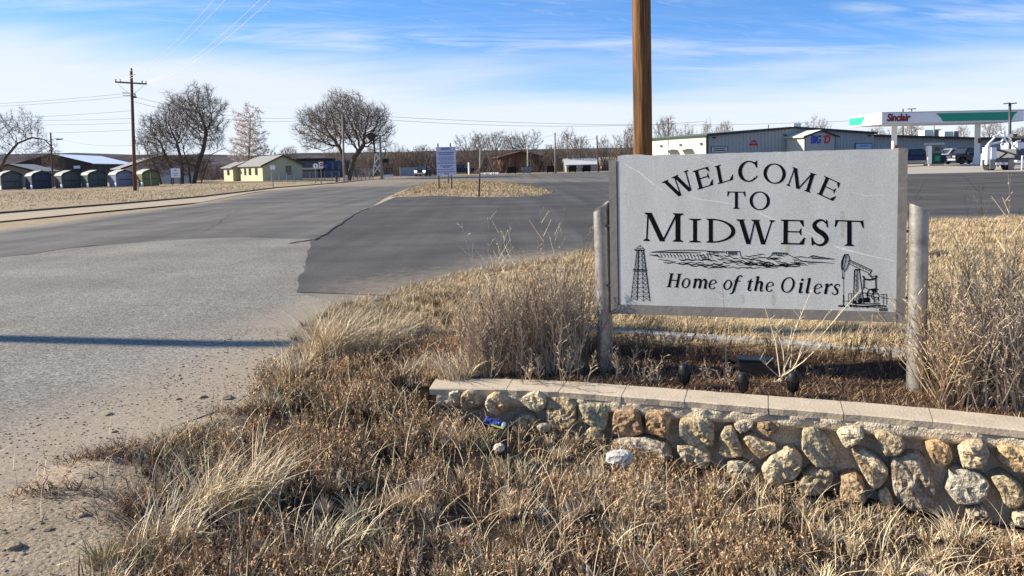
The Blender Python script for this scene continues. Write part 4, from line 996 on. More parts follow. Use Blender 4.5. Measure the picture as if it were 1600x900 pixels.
# ------------------------------------------------------------------ bare trees
from mathutils import kdtree
def sc_tree(seed, blobs, stems, natt, D, dk=1.6, di=9.0, up=0.05, wig=0.25, shell=0.55, rmin=0.012, rexp=2.06, rtop=0.35, twigs=3, twl=0.5, droop=0.0):
    """branches that grow into a cloud of points; blobs = ellipsoids (cx, cy, cz, rx, ry, rz, weight); stems = start polylines. Metres."""
    R = random.Random(seed); rs = np.random.default_rng(seed); att = []
    W_ = sum(b[6] for b in blobs)
    for b in blobs:
        n = int(natt * b[6] / W_); v = rs.normal(0, 1, (n, 3)); v /= np.linalg.norm(v, axis=1)[:, None]
        r = rs.random(n) ** shell
        lump = 0.82 + 0.22 * np.sin(v[:, 0] * 5 + seed) * np.sin(v[:, 2] * 6 + 2 * seed) + 0.12 * np.sin(v[:, 1] * 9 + seed)
        att.append(v * (r * lump)[:, None] * np.array(b[3:6]) + np.array(b[:3]))
    att = np.concatenate(att); att = att[att[:, 2] > 0.4]
    P = []; par = []
    for st in stems:
        prev = -1
        for q in st:
            P.append(Vector(q)); par.append(prev); prev = len(P) - 1
    alive = [Vector(a) for a in att]; kids = {}
    for it in range(240):
        if not alive: break
        kd = kdtree.KDTree(len(P))
        for i, p in enumerate(P): kd.insert(p, i)
        kd.balance(); pull = {}; nxt = []
        for a in alive:
            co_, i, d = kd.find(a)
            if d < dk: continue
            nxt.append(a)
            if d < di: pull.setdefault(i, []).append((a - P[i]).normalized())
        alive = nxt
        if not pull: di *= 1.6; 
        new = 0
        for i, ds in pull.items():
            d = sum(ds, Vector())
            if d.length < 1e-6: continue
            d = d.normalized() + Vector((R.gauss(0, wig), R.gauss(0, wig), R.gauss(0, wig) + up)); q = P[i] + d.normalized() * D
            if kids.get(i, 0) >= 3: continue
            P.append(q); par.append(i); kids[i] = kids.get(i, 0) + 1; new += 1
        if not new and pull: break
    n = len(P); ch = [[] for _ in range(n)]
    for i, p in enumerate(par):
        if p >= 0: ch[p].append(i)
    rad = [0.0] * n
    for i in range(n - 1, -1, -1):
        rad[i] = rmin if not ch[i] else sum(rad[c] ** rexp for c in ch[i]) ** (1 / rexp)
    out = []
    st = [i for i in range(n) if par[i] < 0]
    stack = [(i, None) for i in st]
    while stack:
        i, frm = stack.pop(); pts = [P[frm], P[i]] if frm is not None else [P[i]]; rr_ = [rad[i] * 1.05, rad[i]] if frm is not None else [rad[i]]
        j = i
        while ch[j]:
            c = sorted(ch[j], key=lambda k: -rad[k])
            for o_ in c[1:]: stack.append((o_, j))
            j = c[0]; pts.append(P[j]); rr_.append(rad[j])
        if len(pts) > 1: out.append((pts, rr_))
    tw = []
    for i in range(n):
        if rad[i] < rmin * 2.6:
            for _ in range(twigs):
                base_d = (P[i] - P[par[i]]).normalized() if par[i] >= 0 else Vector((0, 0, 1))
                d = (base_d * .8 + Vector((R.gauss(0, .6), R.gauss(0, .6), R.gauss(.12 - droop, .5)))).normalized(); L = twl * R.uniform(.5, 1.3)
                m = P[i] + d * L * .5 + Vector((R.gauss(0, .05), R.gauss(0, .05), 0)); tw.append(([P[i], m, P[i] + (d + Vector((0, 0, .15 - droop))).normalized() * L], [rmin * .8, rmin * .6, rmin * .35]))
    return out, tw
def tree_obj(name, label, loc, group, data, far=False, leaves=0, leafsize=.1, seed=1, split=0.05, cat='tree'):
    out, tw = data; t = thing(name, label, cat, loc, group); tr, cr, lv = MB(), MB(), MB(); R = random.Random(seed)
    for pts, rr_ in out:
        k = next((i for i, r in enumerate(rr_) if r < split), len(rr_))
        if k >= 2: tr.tube(pts[:k + 1] if k < len(pts) else pts, rr_[:k + 1] if k < len(pts) else rr_, 7 if rr_[0] > .12 else 5, cap=False)
        if k < len(pts) - 1: a = max(0, k - 0); cr.tube(pts[a:] if k >= 2 else pts, rr_[a:] if k >= 2 else rr_, 4 if rr_[a] > .03 else 3, cap=False)
    for pts, rr_ in tw:
        cr.tube(pts, rr_, 3, cap=False)
        for _ in range(leaves):
            q = pts[0].lerp(pts[2], R.random()) + Vector((R.gauss(0, .1), R.gauss(0, .1), R.gauss(0, .1))); a = Vector((R.gauss(0, 1), R.gauss(0, 1), R.gauss(0, 1))).normalized(); b = a.orthogonal().normalized() * leafsize; a = a * leafsize
            lv.add([q - a, q + b * .6, q + a, q - b * .6], [(0, 1, 2, 3)])
    tr.build('trunk', M_bark, t, smooth=True, world=False, fixn=False); cr.build('crown', M_twig_far if far else M_twig, t, world=False, fixn=False)
    if leaves: lv.build('leaves', M_leafpale, t, world=False, fixn=False)
    return t
GT = 'bare trees of the town'
def tp(px, py, Yd, bx_): p = at(px, py, Yd); return (p.x - bx_, p.z)
def big_tree(label, bx_px, Yd, blobs_px, stems_px, natt, D, **k):
    """blobs_px: (x, y, rx, ry, weight) in photo pixels at depth Yd; stems_px: polylines of photo points"""
    b = at(bx_px, 285, Yd); bx_ = b.x; s = Yd / FOC; B = []; name = k.pop('name', 'bare_tree'); grp = k.pop('group', GT); lf = k.pop('leaves', 0); ls = k.pop('leafsize', .1); dep = k.pop('depth', .85); fr = k.pop('far', False); sp_ = k.pop('split', .05)
    for x, y, rx, ry, w in blobs_px: q = tp(x, y, Yd, bx_); B.append((q[0], 0, q[1] + .05, rx * s, rx * s * dep, ry * s, w))
    ST = []; R = random.Random(k.get('seed', 1))
    for st in stems_px:
        pts = []; dy = R.uniform(-.3, .3)
        for i, (x, y) in enumerate(st): q = tp(x, y, Yd, bx_); pts.append((q[0], dy * i, max(q[1] + .05, 0.0) if i else -.1))
        f = [Vector(pts[0])]
        for a, c in zip(pts[:-1], pts[1:]):
            a, c = Vector(a), Vector(c); m = max(1, int((c - a).length / D))
            for j in range(1, m + 1): f.append(a.lerp(c, j / m))
        ST.append(f)
    return tree_obj(name, label, (bx_, Yd, -.05), grp, sc_tree(k.pop('seed'), B, ST, natt, D, **k), fr, lf, ls, split=sp_)
big_tree('large spreading bare tree with heavy limbs behind the white board', 300, 104, [(302, 183, 54, 57, 5), (250, 212, 40, 50, 4.0), (330, 205, 26, 36, 1.4), (245, 258, 34, 26, 2.2), (295, 258, 44, 22, 1.4)],
         [[(298, 290), (296, 262), (288, 235)], [(303, 290), (308, 262), (318, 232), (322, 205)], [(270, 290), (268, 262), (256, 235)], [(252, 290), (246, 268), (238, 252)], [(285, 290), (284, 255), (276, 225)], [(312, 262), (330, 242), (352, 232), (362, 238)]], 6800, .36, seed=3, dk=.44, di=7, up=.10, twigs=6, twl=.8, rmin=.018)
big_tree('wide dome-shaped bare tree beside the road, right of the yellow house', 541, 98, [(540, 190, 80, 50, 6), (497, 208, 42, 32, 1.5), (588, 205, 34, 32, 1.4)],
         [[(543, 284), (541, 266), (535, 240)], [(544, 268), (553, 246), (566, 228)]], 5600, .37, seed=8, dk=.46, di=7, up=.03, twigs=5, twl=.8, rmin=.0175, shell=.42)
big_tree('bare tree at the left edge with one long arching limb', 2, 100, [(-10, 205, 40, 45, 3), (40, 200, 34, 34, 1.6), (62, 232, 36, 24, 1.2), (-60, 210, 40, 50, 2)],
         [[(-2, 290), (2, 262), (10, 245), (28, 224), (50, 215), (70, 218), (84, 232)], [(-6, 288), (-14, 250), (-20, 225)]], 2300, .42, seed=12, dk=.6, di=7, up=.05, twigs=5, twl=.7, rmin=.017)
big_tree('slender tree still holding pale pinkish leaves', 388, 122, [(388, 212, 30, 48, 4), (378, 235, 28, 26, 2), (400, 235, 26, 24, 1.5), (388, 180, 12, 22, .8)], [[(388, 285), (388, 262), (389, 235), (390, 205), (390, 180)]], 1700, .42, seed=5, dk=.58, di=6, up=.35, twigs=3, twl=.55, rmin=.017, group=None, name='pale_leaf_tree', leaves=5, leafsize=.085, wig=.15)
big_tree('small dark bushy bare tree behind the yellow house', 415, 126, [(415, 242, 28, 22, 2), (450, 250, 24, 16, 1)], [[(415, 285), (415, 262)], [(446, 285), (448, 268)]], 600, .5, seed=6, dk=.8, di=7, twigs=3, twl=.7, rmin=.02, far=True)
# farther trees: a few shapes shared by many copies
SHP = [dict(blobs=[(0, 0, 6.6, 3.8, 3.4, 3.6, 3), (1.5, 0, 7.6, 2.6, 2.6, 2.4, 1)], stems=[[(0, 0, -.1), (.1, 0, 1.5), (.0, 0, 2.8)]], natt=900, seed=21),
       dict(blobs=[(0, 0, 6.0, 3.2, 3.0, 4.2, 3), (-1, 0, 7.6, 2.0, 2.0, 2.4, 1), (1.8, 0, 4.2, 2.6, 2.2, 2.0, 1)], stems=[[(0, 0, -.1), (-.1, 0, 1.2), (.1, 0, 2.2)], [(.3, 0, 0), (.9, .2, 1.6)]], natt=1050, seed=22),
       dict(blobs=[(-2.2, 0, 6.6, 2.2, 2, 2.8, 2), (2.0, 0, 7.0, 2.4, 2, 3.0, 2), (0, .5, 5.5, 2, 2, 2, .6)], stems=[[(0, 0, -.1), (0, 0, 1.6), (-.4, 0, 2.8), (-1.2, 0, 4.2)], [(0, 0, 1.7), (.6, .1, 3.0), (1.3, 0, 4.4)]], natt=620, seed=23),
       dict(blobs=[(0, 0, 5.0, 4.4, 3.6, 4.4, 3), (-2.4, 0, 3.4, 2.4, 2, 2.4, 1), (2.5, 0, 3.2, 2.2, 2, 2.4, 1)], stems=[[(0, 0, -.1), (0, 0, 1.2)], [(-.6, 0, 0), (-1.2, .3, 1.2)], [(.5, .2, 0), (1.1, .2, 1.4)]], natt=1200, seed=24)]
far_src = {}
def far_tree(k, L, T, Rr, Yd, label, group):
    top = at((L + Rr) / 2, T, Yd); w = at(Rr, T, Yd).x - at(L, T, Yd).x; z0 = -0.1; h = top.z - z0
    x = at((L + Rr) / 2, T + 20, Yd).x
    if k not in far_src:
        q = dict(SHP[k]); t = tree_obj('bare_tree', label, (x, Yd, z0), group, sc_tree(q['seed'], q['blobs'], q['stems'], q['natt'], .45, dk=.62, di=6, up=.16, twigs=5, twl=.75, rmin=.024, wig=.3), far=True, split=.07)
        far_src[k] = t
    else:
        t = copy_tree(far_src[k], (x, Yd, z0), random.uniform(-.6, .6), label=label)
    t.scale = (w / 8.6, (w / 8.6 + h / 10) / 2, h / 10.0)
    return t
G2 = 'far bare trees along the skyline'
for a in [(2, 706, 202, 758, 128, 'crooked bare tree with a white painted trunk right of the lavender board'), (0, 748, 202, 800, 150, 'bare tree left of the brown building, tallest of its row'), (1, 776, 206, 826, 158, 'bare tree behind the brown building roof'),
          (2, 800, 200, 850, 150, 'forked bare tree above the right end of the brown building'), (3, 836, 222, 872, 140, 'low bushy bare tree right of the brown building'), (1, 862, 200, 912, 136, 'dense upright bare tree left of the grey garage'),
          (3, 905, 222, 940, 165, 'bare tree behind the grey garage roof'), (1, 926, 212, 962, 150, 'bare tree right of the dark pole, left of the welcome sign'), (3, 952, 196, 1000, 140, 'bushy bare tree just left of the thick wooden pole'),
          (0, 1014, 178, 1062, 160, 'bare tree just right of the thick wooden pole'), (3, 1050, 184, 1092, 165, 'bare tree above the cream wall of the metal building'), (1, 1090, 186, 1120, 175, 'narrow bare tree above the corner of the metal building'), (0, 1112, 186, 1148, 178, 'small bare tree above the left part of the metal roof'),
          (3, 1238, 172, 1304, 140, 'round bare tree above the peak of the metal building'), (0, 1348, 196, 1384, 170, 'bare tree below the left end of the canopy'), (2, 1374, 194, 1414, 165, 'bare tree behind the left canopy column'), (0, 1400, 190, 1446, 160, 'bare tree right of the left canopy column'),
          (1, 1488, 192, 1518, 165, 'bare tree between the roof units and the right canopy column'), (2, 1520, 180, 1580, 150, 'wide bare tree right of the right canopy column'), (0, 1570, 196, 1620, 160, 'bare tree behind the white rig truck'),
          (3, 596, 218, 640, 130, 'reddish bushy tree right of the lattice stand'), (2, 630, 228, 690, 150, 'low spreading bare tree at the end of the road'), (3, 668, 236, 716, 175, 'far low tree behind the lavender board'), (1, 560, 226, 600, 150, 'bare tree behind the dome-shaped tree trunk'), (3, 500, 222, 540, 160, 'bare tree behind the blue store'),
          (0, 430, 226, 470, 170, 'bare tree behind the roof of the yellow house'), (3, 60, 226, 100, 130, 'small bare tree beside the street light'), (1, 716, 226, 745, 170, 'thin bare tree at the far end of the lot'),
          (3, 690, 224, 732, 150, 'brown bushy tree directly behind the lavender board'), (0, 728, 206, 772, 165, 'bare tree between the crooked tree and the tallest of its row'), (3, 758, 222, 806, 145, 'bushy bare tree behind the grey cottage'), (2, 786, 204, 832, 172, 'thin-limbed bare tree behind the ridge of the brown building'), (3, 846, 214, 890, 155, 'bushy bare tree left of the grey wooden pole'),
          (0, 884, 210, 926, 150, 'bare tree right above the grey garage roof'), (3, 930, 220, 985, 165, 'broad bushy tree behind the pink house'), (1, 968, 190, 1004, 150, 'upright bare tree touching the thick wooden pole'), (3, 604, 226, 660, 142, 'broad brown bushy tree beyond the panel fence'), (0, 640, 224, 676, 165, 'bare tree above the lit car'), (3, 552, 232, 604, 128, 'brown bushy tree behind the hopper tower')]:
    far_tree(a[0], a[1], a[2], a[3], a[4], a[5], G2)
# scrub belt below the tree line: one mass nobody could count
mb = MB(); R = random.Random(4)
for (x0, x1, n, yt) in [(536, 740, 640, 236), (740, 1000, 860, 232), (230, 345, 320, 256), (-20, 230, 260, 258), (345, 470, 160, 252), (1330, 1600, 260, 222)]:
    for i in range(n):
        px = R.uniform(x0, x1); Yd = R.uniform(135, 200)
        b = at(px, 262, Yd); b.z = -0.1; hh = max(0.8, at(px, yt + R.uniform(-4, 18), Yd).z); 
        for k in range(5):
            d = Vector((R.gauss(0, .28), R.gauss(0, .28), 1)); m = b + Vector((R.gauss(0, .8), R.gauss(0, .8), 0)); L = hh * R.uniform(.6, 1)
            e = m + d * L; mb.tube([m, m.lerp(e, .5) + Vector((R.gauss(0, .15), 0, 0)), e], [0.05, 0.035, 0.015], 3, cap=False)
o = mb.build('scrub', M_twig_far, fixn=False); tag(o, 'brown leafless scrub below the far trees', 'scrub', kind='stuff')

# ------------------------------------------------------------------ buildings
def hmat(name, c, **k): return mat(name, c, **{**dict(rough=0.8, var=0.12, scale=3, obj=False), **k})
M_shing = hmat('grey_shingle', (0.24, 0.235, 0.22), var=0.3, scale=2.5)
M_dkfascia = hmat('dark_fascia', (0.035, 0.035, 0.038))
def frame2(px, Yd, ang):
    """local frame: origin on the ground under px at depth Yd, u along the front (to the right), v to the back"""
    o = at(px, 265, Yd); o.z = 0.0
    u = Vector((math.cos(ang), math.sin(ang), 0)); v = Vector((-u.y, u.x, 0)); return o, u, v
def bx(mb, o, u, v, a0, a1, b0, b1, z0, z1):
    vs = [o + u * a + v * b + Vector((0, 0, z)) for z in (z0, z1) for a, b in ((a0, b0), (a1, b0), (a1, b1), (a0, b1))]
    mb.add(vs, [(3, 2, 1, 0), (4, 5, 6, 7), (0, 1, 5, 4), (1, 2, 6, 5), (2, 3, 7, 6), (3, 0, 4, 7)])
def gable_house(name, label, cat, px, Yd, ang, w, dep, eave, peak, mwall, mroof, oh=0.35, th=0.12, wins=(), mtrim=None, z0=0.0):
    o, u, v = frame2(px, Yd, ang); o = o + Vector((0, 0, z0))
    t = thing(name, label, cat, o)
    mb = MB(); prof = [(0, -0.1), (w, -0.1), (w, eave), (w / 2, peak), (0, eave)]
    mb.prism(prof, lambda p: o + u * p[0] + Vector((0, 0, p[1])), lambda p: o + u * p[0] + v * dep + Vector((0, 0, p[1])))
    mb.build('wall', mwall, t)
    s = (peak - eave) / (w / 2)
    for sg in (0, 1):
        mb = MB(); xe = -oh if sg == 0 else w + oh; ze = eave - s * oh
        pr = [(xe, ze + 0.03), (w / 2, peak + 0.03), (w / 2, peak + 0.03 + th), (xe, ze + 0.03 + th)]
        mb.prism(pr, lambda p: o + u * p[0] - v * oh + Vector((0, 0, p[1])), lambda p: o + u * p[0] + v * (dep + oh) + Vector((0, 0, p[1])))
        r = mb.build('roof', mroof, t)
        mb = MB(); pr = [(xe, ze - 0.10), (w / 2, peak - 0.06), (w / 2, peak + 0.05 + th), (xe, ze + 0.05 + th)]
        mb.prism(pr, lambda p: o + u * p[0] - v * (oh + 0.06) + Vector((0, 0, p[1])), lambda p: o + u * p[0] - v * (oh + 0.005) + Vector((0, 0, p[1])))
        mb.build('fascia', mtrim or M_dkfascia, r)
    for side, a, z, ww, wh in wins:      # side 'f' front, 'l' left
        mb = MB(); gl = MB()
        if side == 'f': bx(mb, o, u, v, a - .07, a + ww + .07, -0.05, 0.02, z - .07, z + wh + .07); bx(gl, o, u, v, a, a + ww, -0.075, 0.0, z, z + wh)
        else: bx(mb, o, u, v, -0.05, 0.02, a - .07, a + ww + .07, z - .07, z + wh + .07); bx(gl, o, u, v, -0.075, 0.0, a, a + ww, z, z + wh)
        f = mb.build('window', M_white if mtrim is None else mtrim, t); gl.build('pane', M_glass, f)
    return t, o, u, v
# the row of small barn-roofed sheds
def shed(px0, px1, base_y, pk_y, wallc, label, seam=None, Yd=90):
    ang = math.radians(54); wpx = px1 - px0
    w = wpx / FOC * Yd / (math.cos(ang) - (px0 - PPX) / FOC * math.sin(ang))
    o, u, v = frame2(px0, Yd, ang)
    zt = at(px0, pk_y, Yd).z; zb = max(-0.25, at(px0, base_y, Yd).z); o.z = zb; h = zt - zb
    t = thing('storage_shed', label, 'shed', o, 'storage sheds in a row')
    mw = hmat('shed_wall', wallc, var=0.18, scale=2); dep = 1.7
    e1, e2 = h * 0.74, h * 0.85
    prof = [(0, 0), (w, 0), (w, e1), (w - .10 * w, e2), (w / 2, h), (.10 * w, e2), (0, e1)]
    mb = MB(); mb.prism(prof, lambda p: o + u * p[0] + Vector((0, 0, p[1])), lambda p: o + u * p[0] + v * dep + Vector((0, 0, p[1]))); mb.build('wall', mw, t)
    rp = [(-.06, e1 - .03), (.10 * w - .03, e2 + .02), (w / 2, h + .03), (w - .10 * w + .03, e2 + .02), (w + .06, e1 - .03)]
    mb = MB()
    out = rp + [(x * 1.0, z + 0.07) for x, z in rp[::-1]]
    mb.prism(out, lambda p: o + u * p[0] - v * .12 + Vector((0, 0, p[1])), lambda p: o + u * p[0] + v * (dep + .12) + Vector((0, 0, p[1]))); mb.build('roof', hmat('shed_roof', (0.40, 0.39, 0.35)), t)
    mb = MB(); mb.prism([(x, z - .06) for x, z in rp] + [(x, z + 0.085) for x, z in rp[::-1]], lambda p: o + u * p[0] - v * .165 + Vector((0, 0, p[1])), lambda p: o + u * p[0] - v * .125 + Vector((0, 0, p[1]))); mb.build('fascia', M_dkfascia, t)
    for k in (0, 1):
        mb = MB(); a0 = w * (.14 if k == 0 else .505); bx(mb, o, u, v, a0, a0 + w * .355, -0.04, 0.01, 0.06, h * .80); d = mb.build('door', hmat('shed_door', tuple(c * 1.15 for c in wallc), var=0.2), t)
        m2 = MB(); bx(m2, o, u, v, a0 + .02, a0 + w * .355 - .02, -0.055, -0.03, h * .42, h * .46); m2.build('brace', M_dkfascia, d)
    if seam: mb = MB(); bx(mb, o, u, v, w * .47, w * .51, -0.065, -0.042, .1, h * .8); mb.build('door_strip', hmat('seam_light', seam), t)
    mb = MB(); bx(mb, o, u, v, -0.12, 0.02, -0.15, 0.15, 0, 0.5); mb.build('corner_block', M_white, t)
shed(0, 34, 296.5, 268, (0.10, 0.11, 0.105), 'grey-green storage shed at the left edge of the row')
shed(48, 80, 295.5, 268, (0.045, 0.055, 0.085), 'dark navy storage shed, second from left')
shed(95, 126, 294.5, 267.5, (0.075, 0.085, 0.085), 'charcoal storage shed right of the street light')
shed(136, 167, 293, 267, (0.065, 0.085, 0.085), 'dark teal-grey storage shed in the middle of the row')
shed(180, 208, 292, 266.5, (0.17, 0.19, 0.27), 'pale blue storage shed left of the tall utility pole')
shed(221, 248, 291, 265.5, (0.15, 0.155, 0.075), 'olive storage shed with a pale door strip, right of the tall utility pole', seam=(0.55, 0.5, 0.25))
# houses behind the sheds
GW = hmat('grey_siding', (0.20, 0.20, 0.175))
gable_house('grey_house', 'grey-green gabled house behind the leftmost sheds', 'house', -26, 106, math.radians(14), 6.6, 9, 2.6, 3.6, GW, M_shing, mtrim=None, z0=-.3)
t, o, u, v = gable_house('dark_building', 'long dark building with a bright white metal roof', 'building', 22, 150, math.radians(12), 14.2, 30, 3.9, 5.9, hmat('dark_brown_wall', (0.06, 0.048, 0.04)), hmat('white_roof', (0.88, 0.88, 0.86), rough=0.35), oh=0.5)
mb = MB(); bx(mb, o, u, v, 1, 14.6, -2.2, -0.3, 1.9, 2.1); mb.build('awning', M_dkfascia, t)
for a in (2.0, 6.0, 11.0): mb = MB(); bx(mb, o, u, v, a, a + 1.2, -0.12, 0, 2.9, 3.5); mb.build('vent_panel', M_white, t)
for a in (1.3, 5.4, 9.6, 14.1): mb = MB(); bx(mb, o, u, v, a - .06, a + .06, -2.1, -1.98, 0, 1.9); mb.build('awning_post', M_dkfascia, t)
gable_house('white_house', 'white-sided house with a grey roof behind the sheds', 'house', 192, 108, math.radians(36), 10.0, 9, 2.4, 4.1, hmat('white_siding', (0.62, 0.62, 0.60)), M_shing, wins=[('l', 2, 1.0, .9, .8), ('l', 5.5, 1.0, .9, .8), ('f', 7, 1.0, 1, .9)])
# pale sign board on posts
b = at(273, 291, 96); b.z = 0
t = thing('sign_board', 'small white sign board on two posts under the large bare tree', 'sign board', b)
l, r, tp_, bt = at(267, 270, 96), at(281.5, 270, 96), at(273, 263, 96).z, at(273, 277.5, 96).z
mb = MB(); mb.box(((l.x + r.x) / 2, 96, (tp_ + bt) / 2), (r.x - l.x, .08, tp_ - bt)); mb.build('board', M_white, t)
for x in (l.x + .1, r.x - .1): mb = MB(); mb.box((x, 96.09, bt / 2 - .1), (.09, .09, bt + .2 + .3)); mb.build('post', M_polegrey, t)
mb = MB()
for k, (w, z) in enumerate([(.3, .78), (.7, .45), (.55, .25)]): mb.box(((l.x + r.x) / 2, 95.955, bt + (tp_ - bt) * z), (w, .01, .10 if k else .16))
mb.build('lettering', hmat('faint_blue_ink', (0.25, 0.32, 0.40)), t)
# yellow house: side walls in the sun, gable front in shade, with a lower wing behind
YW = hmat('yellow_siding', (0.46, 0.45, 0.30), var=0.1)
t, o, u, v = gable_house('yellow_house', 'pale yellow house with grey shingle roof and dark window', 'house', 410, 111, math.radians(40), 6.3, 9.6, 2.35, 3.75, YW, M_shing, wins=[('f', 3.7, .95, .75, 1.2), ('l', 2.0, 1.0, .8, .9), ('l', 4.6, 1.0, .8, .9), ('l', 6.7, 1.0, .6, .9)], mtrim=hmat('dark_trim', (0.06, 0.065, 0.05)))
mb = MB()
pr = [(0.6, -.1), (3.8, -.1), (3.8, 2.1), (2.2, 2.85), (0.6, 2.1)]
w0 = o - u * 0.9 + v * 9.9
mb.prism([(0, -.1), (4, -.1), (4, 2.15), (2, 2.9), (0, 2.15)], lambda p: w0 + u * p[0] + Vector((0, 0, p[1])), lambda p: w0 + u * p[0] + v * 4.2 + Vector((0, 0, p[1]))); mb.build('wing', YW, t)
mb = MB(); mb.prism([(-.35, 2.08), (2, 2.95), (4.3, 2.08), (4.3, 2.2), (2, 3.08), (-.35, 2.2)], lambda p: w0 + u * p[0] - v * .25 + Vector((0, 0, p[1])), lambda p: w0 + u * p[0] + v * 4.6 + Vector((0, 0, p[1]))); mb.build('wing_roof', M_shing, t)
mb = MB(); bx(mb, w0, u, v, -.06, 0.0, 1.6, 2.5, 1.0, 1.8); mb.build('wing_window', M_glass, t)
for a in (2.6, 4.0):    # satellite dishes on the ridge
    c = o + u * 3.0 + v * a + Vector((0, 0, 4.1)); d = MB(); d.lathe([(.02, -.1), (.30, 0), (.33, .03)], 12, c, 'y'); dd = d.build('satellite_dish', M_white, t); d = MB(); d.tube([c, c - Vector((0, 0, .4))], .025, 6); d.build('mast', M_dkfascia, dd)
# blue store
t = thing('blue_store', 'dark flat-roofed store with a blue mural wall', 'store', at(500, 275, 130) * 1.0); t.location.z = 0; ORIG[t.name] = Vector(t.location)
def pxbox(mb, l, r, top, bot, Yd, dep, zfix=None):
    a, b2 = at(l, (top + bot) / 2, Yd), at(r, (top + bot) / 2, Yd); z1 = at((l + r) / 2, top, Yd).z; z0 = at((l + r) / 2, bot, Yd).z if zfix is None else zfix
    mb.add([(a.x, Yd, z0), (b2.x, Yd, z0), (b2.x, Yd + dep, z0), (a.x, Yd + dep, z0), (a.x, Yd, z1), (b2.x, Yd, z1), (b2.x, Yd + dep, z1), (a.x, Yd + dep, z1)], [(3, 2, 1, 0), (4, 5, 6, 7), (0, 1, 5, 4), (1, 2, 6, 5), (2, 3, 7, 6), (3, 0, 4, 7)])
for nm, l, r, tp_, bt, dy, dp, c in [('wall', 460, 505, 250, None, 0, 8, (0.10, 0.12, 0.14)), ('parapet', 458, 506, 247.5, 251, -.4, 8.6, (0.02, 0.02, 0.025)), ('light_band', 470, 504, 262, 264.5, -.25, .2, (0.55, 0.52, 0.45)), ('mural_wall', 505, 532, 251, None, .6, 7, (0.06, 0.085, 0.14)), ('doorway', 497, 505.2, 256, None, -.15, .4, (0.012, 0.012, 0.015))]:
    mb = MB(); pxbox(mb, l, r, tp_, bt or 280, 130 + dy, dp, None if bt else -.1); mb.build(nm, hmat('store_' + nm, c), t)
R = random.Random(2)
for k in range(5):
    mb = MB(); x = 508 + k * 5; pxbox(mb, x, x + 3.5, 254 + R.uniform(0, 4), 264, 130.5, .08); mb.build('mural_patch', hmat('mural_blue', (0.045, 0.07, 0.14) if k % 2 else (0.12, 0.16, 0.21)), t)
# brown building at the far side of the lot
t, o, u, v = gable_house('brown_building', 'low brown building with a shallow gabled roof across the lot', 'building', 783, 140, math.radians(10), 7.6, 12, 2.95, 3.85, hmat('brown_board', (0.17, 0.065, 0.035), var=0.2), hmat('brown_roof', (0.09, 0.05, 0.035)), oh=.7, wins=[('f', 5.2, .1, .8, 2.0)], mtrim=hmat('brown_trim', (0.10, 0.045, 0.03)))
gable_house('grey_cottage', 'small grey cottage left of the brown building', 'house', 750, 156, math.radians(-4), 6.4, 6, 1.9, 3.4, hmat('blue_grey_wall', (0.16, 0.18, 0.21)), M_shing, wins=[('f', 1, .9, .9, .9), ('f', 4, .9, .9, .9)])
# grey garage with its ridge along the front
def ridge_house(name, label, cat, l, r, base_y, eave_y, top_y, Yd, dep, mw, mr, doors=(), z0=0.0):
    a, b2 = at(l, 265, Yd), at(r, 265, Yd); ze = at((l + r) / 2, eave_y, Yd).z; zt = at((l + r) / 2, top_y, Yd + dep / 2).z
    t = thing(name, label, cat, ((a.x + b2.x) / 2, Yd, z0))
    mb = MB(); pr = [(0, -.1), (dep, -.1), (dep, ze), (dep / 2, zt), (0, ze)]
    mb.prism(pr, lambda p: Vector((a.x, Yd + p[0], p[1])), lambda p: Vector((b2.x, Yd + p[0], p[1]))); mb.build('wall', mw, t)
    for f in (0, 1):
        mb = MB(); pr = [(-.4, ze - .12), (dep / 2, zt + .03), (dep / 2, zt + .14), (-.4, ze)] if f == 0 else [(dep + .4, ze - .12), (dep / 2, zt + .03), (dep / 2, zt + .14), (dep + .4, ze)]
        mb.prism(pr, lambda p: Vector((a.x - .3, Yd + p[0], p[1])), lambda p: Vector((b2.x + .3, Yd + p[0], p[1]))); mb.build('roof', mr, t)
    for (dl, dr, dt) in doors:
        mb = MB(); pxbox(mb, dl, dr, dt, 272, Yd - .05, .15, 0.0); mb.build('garage_door', hmat('dark_door', (0.04, 0.045, 0.05)), t)  # doors in one even dark grey
    return t
ridge_house('grey_garage', 'long grey garage with pale roof across the lot', 'garage', 885, 933, 268, 257, 248.5, 132, 8, hmat('pale_grey_wall', (0.30, 0.30, 0.29)), hmat('pale_roof', (0.46, 0.46, 0.43)), [(889, 899, 259), (909, 921, 259)])
ridge_house('pink_house', 'small pinkish house partly behind the welcome sign', 'house', 940, 975, 268, 254, 246, 150, 7, hmat('pink_wall', (0.50, 0.36, 0.32)), hmat('buff_roof', (0.45, 0.38, 0.30)), [(944, 950, 254)])

# ------------------------------------------------------------------ the long metal building behind the sign
A0 = Vector((25.2, 95.0, 0.0)); bang = math.radians(24); bu = Vector((math.cos(bang), math.sin(bang), 0)); bv = Vector((-bu.y, bu.x, 0))
def bpx(px):      # distance along the front under a photo column
    k = (px - PPX) / FOC; return (k * A0.y - A0.x) / (bu.x - k * bu.y)
def bz(px, py): s = bpx(px); return at(px, py, A0.y + bu.y * s).z
mbld = thing('metal_building', 'long grey metal building with cream side wall and gabled entry', 'building', A0)
M_grey = hmat('grey_ribbed_panel', (0.36, 0.37, 0.355), var=0.06)
M_cream = hmat('cream_panel', (0.62, 0.575, 0.45), var=0.06)
M_gtrim = hmat('dark_green_trim', (0.03, 0.055, 0.04))
s0, sp_, s1, s2_ = 0.0, bpx(1240), bpx(1366), bpx(1640)
z0_, zp, z1_, z2a, z2b = bz(1107, 211), bz(1240, 199.5), bz(1366, 208), bz(1367, 212), bz(1640, 219.5)
DEP = 15.0
